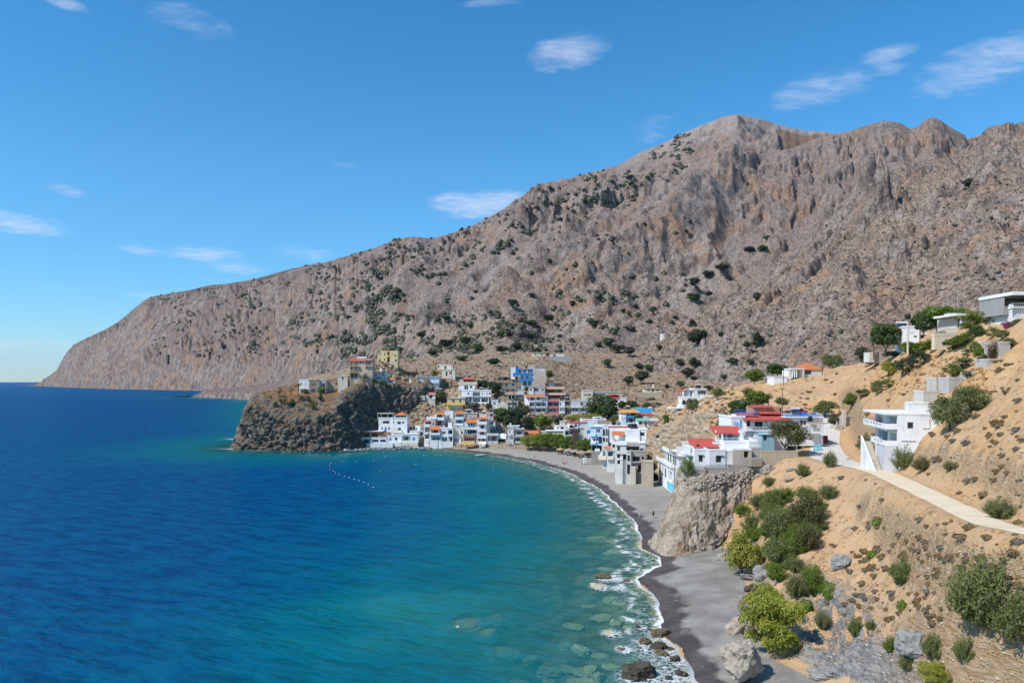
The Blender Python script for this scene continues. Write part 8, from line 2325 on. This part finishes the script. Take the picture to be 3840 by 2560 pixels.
# -- parasols, loungers and beach furniture
def parasol_mesh():
    rs = random.Random(3)
    n = 22; m = MB()
    prof = [(0.04, 2.75), (.5, 2.52), (1.1, 2.22), (1.62, 1.98)]
    rings = []
    for r, z in prof:
        k = len(m.v); rings.append(k)
        for i in range(n):
            a = 2 * math.pi * i / n
            j = 1 + (rs.uniform(-.06, .06) if r > .2 else 0)
            m.v.append((r * j * math.cos(a), r * j * math.sin(a), z + rs.uniform(-.04, .04)))
    k = len(m.v); rings.append(k)
    for i in range(n):
        a = 2 * math.pi * i / n
        m.v.append((1.66 * math.cos(a), 1.66 * math.sin(a), 1.72 + rs.uniform(-.14, .08)))
    for q in range(len(rings) - 1):
        for i in range(n):
            j = (i + 1) % n
            m.f.append((rings[q] + i, rings[q] + j, rings[q + 1] + j, rings[q + 1] + i))
    return m


PMB = parasol_mesh()


def parasol(label, px, py, s=1.0, mat=None):
    p = at_z(px, py, 2.0); p.z = ground_at(p.x, p.y)
    o = fin(empty('thatched_parasol', p, random.Random(label).uniform(0, 6)), label, 'parasol', 'thatched parasols on the beach')
    m = MB(); m.v = [(x * s, y * s, z * (.85 + .15 * s)) for x, y, z in PMB.v]; m.f = list(PMB.f)
    m.build('thatch', mat or M_THATCH, o)
    MB().bar((0, 0, -.4), (0, 0, 2.7 * (.85 + .15 * s)), .06, 7).build('pole', M_WOOD, o)
    return p


def lounger(label, p, rz):
    o = fin(empty('sun_lounger', p, rz), label, 'sun lounger', 'sun loungers under the parasols')
    MB().box(-.3, .3, -.9, .35, .28, .36).build('seat', pm(DGREY, 'canvas'), o)
    b = MB(); b.v = [(-.3, .35, .28), (.3, .35, .28), (.3, .95, .72), (-.3, .95, .72), (-.3, .33, .36), (.3, .33, .36), (.3, .92, .8), (-.3, .92, .8)]
    b.f = [(0, 3, 2, 1), (4, 5, 6, 7), (0, 1, 5, 4), (1, 2, 6, 5), (2, 3, 7, 6), (3, 0, 4, 7)]
    b.build('backrest', pm(DGREY, 'canvas'), o)
    for x in (-.26, .26):
        for y in (-.8, .25): MB().box(x - .03, x + .03, y - .03, y + .03, -.05, .28).build('leg', M_WOOD, o)


PAR = [('thatched parasol nearest the grey apartments', 1986, 1682, 1.1, M_THATCH), ('second thatched parasol from the grey apartments', 2008, 1684, 1.0, M_THATCHG), ('thatched parasol left of the green folded umbrella', 2051, 1688, 1.15, M_THATCH),
       ('bright thatched parasol right of the green folded umbrella', 2102, 1698, 1.05, M_THATCH), ('first of the close group of thatched parasols', 2134, 1702, 1.25, M_THATCHG), ('thatched parasol in the middle of the close group', 2158, 1706, 1.2, M_THATCHG),
       ('thatched parasol nearest the water in the close group', 2182, 1712, 1.35, M_THATCHG), ('thatched parasol at the light blue house end', 2212, 1710, 1.2, M_THATCH)]
for k, (lab, px, py, s, m_) in enumerate(PAR):
    p = parasol(lab, px, py, s, m_)
    for q in (-1, 1):
        c = p + Vector((q * .9, -.5, 0)); c.z = ground_at(c.x, c.y)
        lounger('dark sun lounger in the shade of a thatched parasol', c, .3 + q * .08)
p = at_z(2088, 1694, 2.0)
o = fin(empty('folded_umbrella', p), 'folded green beach umbrella between thatched parasols', 'umbrella')
MB().lathe([(.05, .6), (.16, .75), (.18, 1.4), (.10, 2.1), (0.02, 2.5)], 10).build('canopy', pm((.05, .34, .26), 'canvas'), o, True); MB().bar((0, 0, -.3), (0, 0, 2.6), .03).build('pole', pm(OFFW, 'metal'), o)
p = at_z(2194, 1738, 1.4)
o = fin(empty('beach_cabin', p, .1), 'white changing cabin standing alone on the beach', 'cabin')
MB().box(-.62, .62, -.5, .5, .1, 2.0).build('wall', pm(WHITE), o); MB().box(-.72, .72, -.6, .6, 2.0, 2.14).build('roof', pm(WHITE), o); MB().box(-.5, .5, -.56, -.5, .25, 1.8).build('door', pm(OFFW), o)
for x in (-.55, .55): MB().box(x - .05, x + .05, -.45, .45, -.3, .1).build('leg', pm(OFFW), o)
for k, px in enumerate((1877, 1892, 1906, 1920, 1930, 1941, 1958, 1968, 1834, 1862)):
    p = at_z(px, 1680 - (3 if k % 2 else 0), 1.9)
    fin(MB().bar((0, 0, -.4), (0, 0, 1.5), .06, 6).build('beach_post', pm(OFFW)), 'thin pale post in the beach row before the grey apartments', 'post', 'posts on the beach').location = p
for lab, x0, y0, x1, y1, col, d in [('ochre canvas canopy over tavern tables', 1595, 925, 1930, 1060, (.52, .33, .11), 333), ('pale canvas canopy over tables before the four-storey house', 2045, 935, 2240, 1062, (.70, .66, .58), 333)]:
    h = House('canvas_canopy', lab, 'A', d, (x0 + x1) / 2, y1, cat='canopy')
    m = MB(); n = 8; a0, a1 = h.u(x0), h.u(x1); zt = h.v(y0 + 10); zb = h.v(y0 + 70)
    for i in range(n + 1):
        t = i / n; x = a0 + (a1 - a0) * t
        m.v += [(x, -2.2, zb + .25 * math.sin(t * 9)), (x, .2, zt - .25 * math.sin(t * math.pi)), (x, 2.4, zt + .1)]
    for i in range(n):
        for j in (0, 1): m.f.append((3 * i + j, 3 * i + 3 + j, 3 * i + 4 + j, 3 * i + 1 + j))
    m.build('sheet', pm(col, 'canvas'), h.o); h.posts([x0 + 12, (x0 + x1) / 2, x1 - 12], y0 + 75, y1 + 6, BROWN, -2.1, .05, 'post')
    for i in range(4):
        x = x0 + (x1 - x0) * (i + .6) / 4.4
        h.box(x - 16, y1 - 52, x + 16, y1 - 44, (.45, .24, .10), -1.2, .8, 'table_top'); h.posts([x], y1 - 44, y1 + 4, BROWN, -.8, .06, 'table_leg')
    h.box(x0 + 20, y1 - 46, x1 - 20, y1 - 4, col, -2.15, .04, 'side_cloth')

# -- boats
def boat(label, px, py, L, rz, hull, inner, motor=True, z=0.0, canopy=None):
    p = at_z(px, py, 0.05); p.z = z
    o = fin(empty('motor_boat', p, rz), label, 'boat', 'boats moored along the quay')
    n = 11; m = MB(); ins = MB()
    for i in range(n):
        t = i / (n - 1)
        x = (t - .5) * L
        w = L * .19 * (1 - max(0, (t - .45) / .55) ** 2.2) * (.86 + .14 * min(1, t * 4))
        z1 = .42 + .26 * t * t; zk = -.16 + .34 * max(0, (t - .7) / .3) ** 2
        m.v += [(x, -w, z1), (x, -w * .72, .02 + .2 * t * t), (x, 0, zk), (x, w * .72, .02 + .2 * t * t), (x, w, z1), (x, w * .84, z1), (x, w * .6, .16), (x, -w * .6, .16), (x, -w * .84, z1)]
    for i in range(n - 1):
        for j in range(9): m.f.append((9 * i + j, 9 * i + 9 + j, 9 * i + 9 + (j + 1) % 9, 9 * i + (j + 1) % 9))
    m.f.append(tuple(range(9))[::-1])
    m.build('hull', pm(hull, 'gelcoat'), o)
    for t in (.3, .6): MB().box((t - .5) * L - .14, (t - .5) * L + .14, -L * .13, L * .13, .3, .37).build('seat', pm(inner, 'wood'), o)
    if motor:
        q = MB().box(-L * .5 - .32, -L * .5 - .02, -.12, .12, .42, .82).build('outboard_motor', M_RUBBER, o); MB().box(-L * .5 - .24, -L * .5 - .12, -.05, .05, -.3, .42).build('shaft', M_RUBBER, q)
    if canopy:
        MB().box(-.5, .6, -.55, .55, .5, .95).build('console', pm(WHITE), o); MB().box(.55, .6, -.5, .5, .95, 1.25).build('windscreen', M_GLASS, o); MB().box(-1.1, -.5, -.5, .5, .5, 1.0).build('cover', pm(canopy, 'canvas'), o)


boat('white speedboat with a red cover moored under the headland cliff', 1294, 1690, 5.2, .15, WHITE, OFFW, True, 0, (.45, .02, .04))
boat('small white boat left of the moored pair at the brick restaurant', 1342, 1688, 3.4, .5, WHITE, BROWN)
boat('white boat with its bow to the quay before the brick restaurant', 1384, 1686, 4.2, 1.2, WHITE, OFFW, True, 0, (.3, .3, .32))
boat('white boat moored before the small cottage with blue shutters', 1420, 1685, 4.4, -.1, WHITE, GREY)
boat('white boat with a red stripe before the arched cottage', 1499, 1682, 4.0, .1, (.62, .22, .2), OFFW)
boat('pale boat drawn up on the rubble beside the arched cottage', 1557, 1680, 3.6, 2.6, CREAM, BROWN, False, .25)
boat('blue and white rowing boat near the narrow house steps', 1582, 1684, 4.3, .06, (.40, .56, .62), WHITE)
boat('white boat with two black engines close to the beach', 1802, 1708, 4.6, .12, (.72, .78, .72), OFFW)
boat('tiny white boat far off under the cape', 652, 1466, 7.0, .2, WHITE, OFFW)
# -- buoys
R8 = lambda x, y: (1200 + x / 1.723, 1650 + y / 1.723)
LINE = [(70, 150), (62, 165), (66, 185), (85, 198), (100, 210), (125, 220), (158, 232), (188, 240), (222, 252), (252, 262), (282, 271), (312, 285), (345, 303)]
FREE = [(145, 138), (232, 137), (265, 88), (182, 88), (347, 135), (418, 107), (670, 97), (620, 156), (1120, 186), (750, 98), (780, 98), (408, 78), (300, 87), (517, 73)]
_bm = MB().lathe([(0, -.14), (.1, -.11), (.15, 0), (.1, .11), (.03, .14), (.03, .19), (0, .19)], 10)
bme = bpy.data.meshes.new('buoy'); bme.from_pydata(_bm.v, [], _bm.f); bme.materials.append(pm(WHITE, 'plastic'))
for k, (x, y) in enumerate(LINE):
    fin(link('buoy', bme), 'small white float in the swimming line across the bay', 'buoy', 'floats of the swimming line').location = at_z(*R8(x, y))
for k, (x, y) in enumerate(FREE):
    fin(link('buoy', bme), 'single white mooring buoy between the boats and the swimming line', 'buoy', 'mooring buoys').location = at_z(*R8(x, y))
o = fin(MB().lathe([(0, -.22), (.2, -.15), (.3, 0), (.2, .2), (0, .28)], 10).build('buoy', pm((.62, .10, .05), 'plastic')), 'only red mooring buoy in the bay', 'buoy'); o.location = at_z(*R8(388, 198))


# -- people
def person(label, p, hgt, rz, top, legs, skin=(.42, .25, .17), hair=(.03, .02, .015), stride=.22, sit=False, bag=None):
    s = hgt / 1.75
    o = fin(empty('person', p, rz), label, 'person')
    J = {'pel': (0, 0, .93), 'wai': (0, 0, 1.08), 'che': (0, -.01, 1.3), 'nec': (0, 0, 1.47), 'hea': (0, -.02, 1.58), 'top': (0, -.01, 1.70),
         'shL': (-.17, 0, 1.40), 'elL': (-.23, .08, 1.14), 'haL': (-.22, -.02, .90), 'fiL': (-.21, -.05, .80), 'shR': (.17, 0, 1.40), 'elR': (.24, -.02, 1.14), 'haR': (.22, -.16, .93), 'fiR': (.21, -.2, .84),
         'hiL': (-.09, 0, .90), 'knL': (-.10, -stride, .50), 'anL': (-.10, -stride * .9, .08), 'toL': (-.10, -stride * .9 - .17, .03), 'hiR': (.09, 0, .90), 'knR': (.10, stride * .35, .49), 'anR': (.10, stride * 1.3, .10), 'toR': (.10, stride * 1.3 - .14, .03)}
    if sit:
        for k in J: J[k] = (J[k][0], J[k][1], J[k][2] - .62)
        J.update({'knL': (-.12, -.42, .42), 'anL': (-.12, -.62, .08), 'toL': (-.12, -.78, .04), 'knR': (.12, -.45, .40), 'anR': (.12, -.70, .08), 'toR': (.12, -.85, .04)})
    R = {'pel': (.15, .11), 'wai': (.13, .095), 'che': (.16, .11), 'nec': (.055, .055), 'hea': (.075, .09), 'top': (.05, .06), 'shL': (.06, .06), 'elL': (.042, .042), 'haL': (.032, .03), 'fiL': (.02, .03), 'hiL': (.085, .09), 'knL': (.058, .058), 'anL': (.04, .042), 'toL': (.04, .025)}
    for k in list(R):
        if k[-1] == 'L': R[k[:-1] + 'R'] = R[k]
    E = [('pel', 'wai'), ('wai', 'che'), ('che', 'nec'), ('nec', 'hea'), ('hea', 'top'), ('che', 'shL'), ('shL', 'elL'), ('elL', 'haL'), ('haL', 'fiL'), ('che', 'shR'), ('shR', 'elR'), ('elR', 'haR'), ('haR', 'fiR'), ('pel', 'hiL'), ('hiL', 'knL'), ('knL', 'anL'), ('anL', 'toL'), ('pel', 'hiR'), ('hiR', 'knR'), ('knR', 'anR'), ('anR', 'toR')]
    def skinned(name, names, fat, mat, root):
        me = bpy.data.meshes.new(name)
        ix = {k: i for i, k in enumerate(names)}
        me.from_pydata([tuple(c * s for c in J[k]) for k in names], [(ix[a], ix[b]) for a, b in E if a in ix and b in ix], [])
        ob = link(name, me, mat, o)
        ob.modifiers.new('skin', 'SKIN')
        for k in names:
            sv = me.skin_vertices[0].data[ix[k]]
            sv.radius = tuple(r * s * fat for r in R[k]); sv.use_root = (k == root)
        su = ob.modifiers.new('sub', 'SUBSURF'); su.levels = 1; su.render_levels = 1
        return ob
    skinned('body', list(J), 1.0, pm(skin, 'skin'), 'pel')
    if top: skinned('shirt', ['wai', 'che', 'shL', 'elL', 'shR', 'elR'], 1.16, pm(top, 'cloth'), 'che')
    if legs: skinned('shorts', ['pel', 'hiL', 'knL', 'hiR', 'knR'] if not sit else ['pel', 'hiL', 'hiR'], 1.18, pm(legs, 'cloth'), 'pel')
    hz = J['hea'][2] * s
    MB().lathe([(.02, .14), (.07, .12), (.095, .05), (.092, -.02), (.075, -.05)], 10, (0, .012 * s, hz)).build('hair', pm(hair, 'hair'), o, True)
    if bag: MB().box(-.15 * s, .15 * s, .1 * s, .27 * s, 1.0 * s, 1.42 * s).build('backpack', pm(bag, 'cloth'), o)
    return o


def gp(px, py, z=1.0):
    p = at_z(px, py, z); p.z = ground_at(p.x, p.y); return p


person('person in a white top and turquoise shorts walking along the wet sand', gp(2398, 1943, .4), 1.75, 2.9, (.78, .78, .80), (.10, .50, .62))
person('person in dark clothes with a backpack walking near the bluff', gp(2450, 1937, .9), 1.75, 3.3, (.04, .04, .045), (.05, .05, .05), bag=(.06, .06, .05))
person('person in a grey shirt standing beside the white beach cabin', gp(2184, 1745, 1.2), 1.75, .4, (.30, .32, .36), (.10, .11, .14), stride=.05)
person('pale bather standing at the water edge before the ochre canopy', gp(1761, 1692, .3), 1.7, 1.2, None, (.05, .06, .1), stride=.06)
person('bather in white standing at the water edge right of the ochre canopy', gp(1783, 1694, .3), 1.7, 2.2, (.7, .7, .7), (.6, .6, .6), stride=.08)
person('person sitting on the sand in the middle of the beach', gp(2004, 1714, .8), 1.7, .6, (.75, .75, .75), (.1, .1, .12), sit=True)
person('person sitting by the red lounger near the surf', gp(2124, 1736, .9), 1.7, .3, (.7, .72, .7), (.08, .08, .1), sit=True)
o = fin(empty('beach_chair', gp(2116, 1738, .9), .4), 'low red beach lounger near the surf', 'beach chair')
MB().box(-.3, .3, -.7, .4, .16, .24).build('seat', pm((.55, .08, .07), 'canvas'), o); MB().box(-.3, .3, .4, .48, .16, .75).build('backrest', pm((.55, .08, .07), 'canvas'), o)
o = fin(empty('beach_umbrella', gp(2112, 1737, .9), 0), 'folded violet umbrella stuck in the sand by the red lounger', 'umbrella')
MB().lathe([(.03, .9), (.10, 1.1), (.10, 1.7), (.02, 2.2)], 8).build('canopy', pm((.22, .2, .45), 'canvas'), o, True); MB().bar((0, 0, -.3), (0, 0, 2.3), .025).build('pole', pm(OFFW, 'metal'), o)


# -- cars
def car(label, p, rz, col, L=3.9):
    o = fin(empty('parked_car', p, rz), label, 'car')
    k = L / 3.9
    prof = [(-1.95, .28), (1.95, .28), (1.98, .55), (1.9, .78), (1.05, .92), (.55, 1.40), (-1.05, 1.44), (-1.75, 1.0), (-1.98, .9), (-2.0, .5)]
    m = MB().prism([(x * k, z * k) for x, z in prof], -.82 * k, .82 * k)
    body = m.build('body', pm(col, 'car'), o)
    bv = body.modifiers.new('bevel', 'BEVEL'); bv.width = .06 * k; bv.segments = 2
    for sy in (-1, 1):
        w = MB().prism([(x * k, z * k) for x, z in [(-1.5, 1.0), (.85, .97), (.45, 1.34), (-1.0, 1.37)]], sy * .815 * k, sy * .835 * k).build('side_window', M_GLASS, o)
        for x in (-1.25, 1.25):
            wh = MB().bar((x * k, sy * .70 * k, .3 * k), (x * k, sy * .86 * k, .3 * k), .31 * k, 14).build('wheel', M_RUBBER, o)
            MB().bar((x * k, sy * .861 * k, .3 * k), (x * k, sy * .875 * k, .3 * k), .18 * k, 10).build('rim', pm(GREY, 'metal'), wh)
        MB().box(1.9 * k, 1.985 * k, sy * .6 * k - .14, sy * .6 * k + .14, .58 * k, .72 * k).build('headlight', pm(WHITE, 'lamp'), o)
        MB().box(-2.02 * k, -1.94 * k, sy * .62 * k - .12, sy * .62 * k + .12, .68 * k, .86 * k).build('tail_light', pm((.35, .01, .01), 'lamp'), o)
    MB().quad((1.03 * k, -.7 * k, .97 * k), (1.03 * k, .7 * k, .97 * k), (.60 * k, .64 * k, 1.37 * k), (.60 * k, -.64 * k, 1.37 * k)).build('windscreen', M_GLASS, o)
    MB().quad((-1.76 * k, .7 * k, 1.05 * k), (-1.76 * k, -.7 * k, 1.05 * k), (-1.12 * k, -.64 * k, 1.42 * k), (-1.12 * k, .64 * k, 1.42 * k)).build('rear_window', M_GLASS, o)


q = W(3088, 1668, 157); q.z = ROADL[np.argmin(np.abs(ROADL[:, 1] - 157)), 2] + .05
car('red car parked on the concrete road by the white pier', q, 1.2, (.50, .015, .02))
car('red car parked high behind the villa roof', W(2996, 1551, 190), .1, (.48, .012, .03))
car('light blue car parked beside the red door of the retaining wall', W(2489, 1508, 398), .05, (.05, .30, .50))
car('dark car parked below the small cliff hut with the orange roof', W(1494, 1424, 388), .1, (.06, .07, .07))
car('dark green car half hidden behind the stone yard wall', W(3346, 1338, 176), .0, (.03, .05, .04))

# -- the walled garden on the bluff
h = House('garden_wall', 'grey block garden wall with dark iron fence on top of the rock bluff', '5', 139.5, 480, 1250, cat='wall')
for (a, b, c, d, o_) in ((80, 1158, 322, 1252, 0), (322, 1138, 640, 1218, .6), (640, 1112, 890, 1178, 1.5)): h.vol(a, b, c, d, (.36, .325, .29), o_, .3, roof=(.03, .06, None), found=1.5)
h.box(32, 1075, 84, 1262, (.48, .45, .41), -.1, .8, 'gate_pier')
for (a, b, c, d, o_) in ((86, 1102, 330, 1160, .25), (330, 1085, 648, 1140, .85)):
    m = MB(); n = 22
    for i in range(n + 1):
        x = h.u(a) + (h.u(c) - h.u(a)) * i / n
        m.box(x - .02, x + .02, o_ - .02, o_ + .02, h.v(d), h.v(b) + (.06 if i % 2 else 0))
    m.box(h.u(a), h.u(c), o_ - .015, o_ + .015, h.v(b + 12) - .02, h.v(b + 12) + .02).build('iron_fence', pm((.06, .055, .05), 'iron'), h.o)
h = House('yard_wall', 'low tan wall under the olive tree beside the patio', '5', 141, 1250, 985, cat='wall')
h.vol(1020, 925, 1485, 985, (.46, .38, .28), 0, .4, roof=(.03, .06, None), found=2); h.box(885, 1000, 1025, 1100, (.34, .28, .22), -.6, 3, 'retaining_block')
h = House('road_wall', 'tall stained concrete wall along the road bend', '5', 168, 1960, 700, cat='wall', found=3)
h.vol(1790, 470, 1990, 640, (.46, .44, .40), 8, .4, roof=None); h.vol(1990, 590, 2075, 720, (.50, .42, .32), 1.0, 2, roof=None); h.vol(2080, 480, 2210, 640, (.46, .42, .38), 2.0, 2, roof=None); h.posts([2105], 395, 640, BEIGE, 1.6, .35, 'pier')
h = House('road_fence', 'turquoise-posted fence beside the red car on the patio', '5', 148, 1740, 925, cat='fence')
h.posts([1692, 1728, 1765], 830, 930, TURQ, 0, .12, 'post'); h.box(1692, 850, 1770, 858, GREY, 0, .05, 'rail'); h.box(1692, 890, 1770, 898, GREY, 0, .05, 'rail')
for k, (px, py, col) in enumerate([(2608, 2243, (.60, .32, .15)), (2752, 2246, (.62, .36, .16)), (2776, 2240, (.55, .05, .05)), (2888, 2512, (.62, .40, .22)), (2906, 2536, (.62, .42, .26))]):
    p = gp(px, py, 1.6)
    o = MB().lathe([(0, .0), (.22, .0), (.26, .07), (.16, .14), (0, .16)], 8).build('beach_litter', pm(col, 'plastic'))
    o.location = p; o.scale = (1, .6, .6); fin(o, 'scrap of coloured plastic litter lying on the near sand', 'litter', 'litter on the near beach')
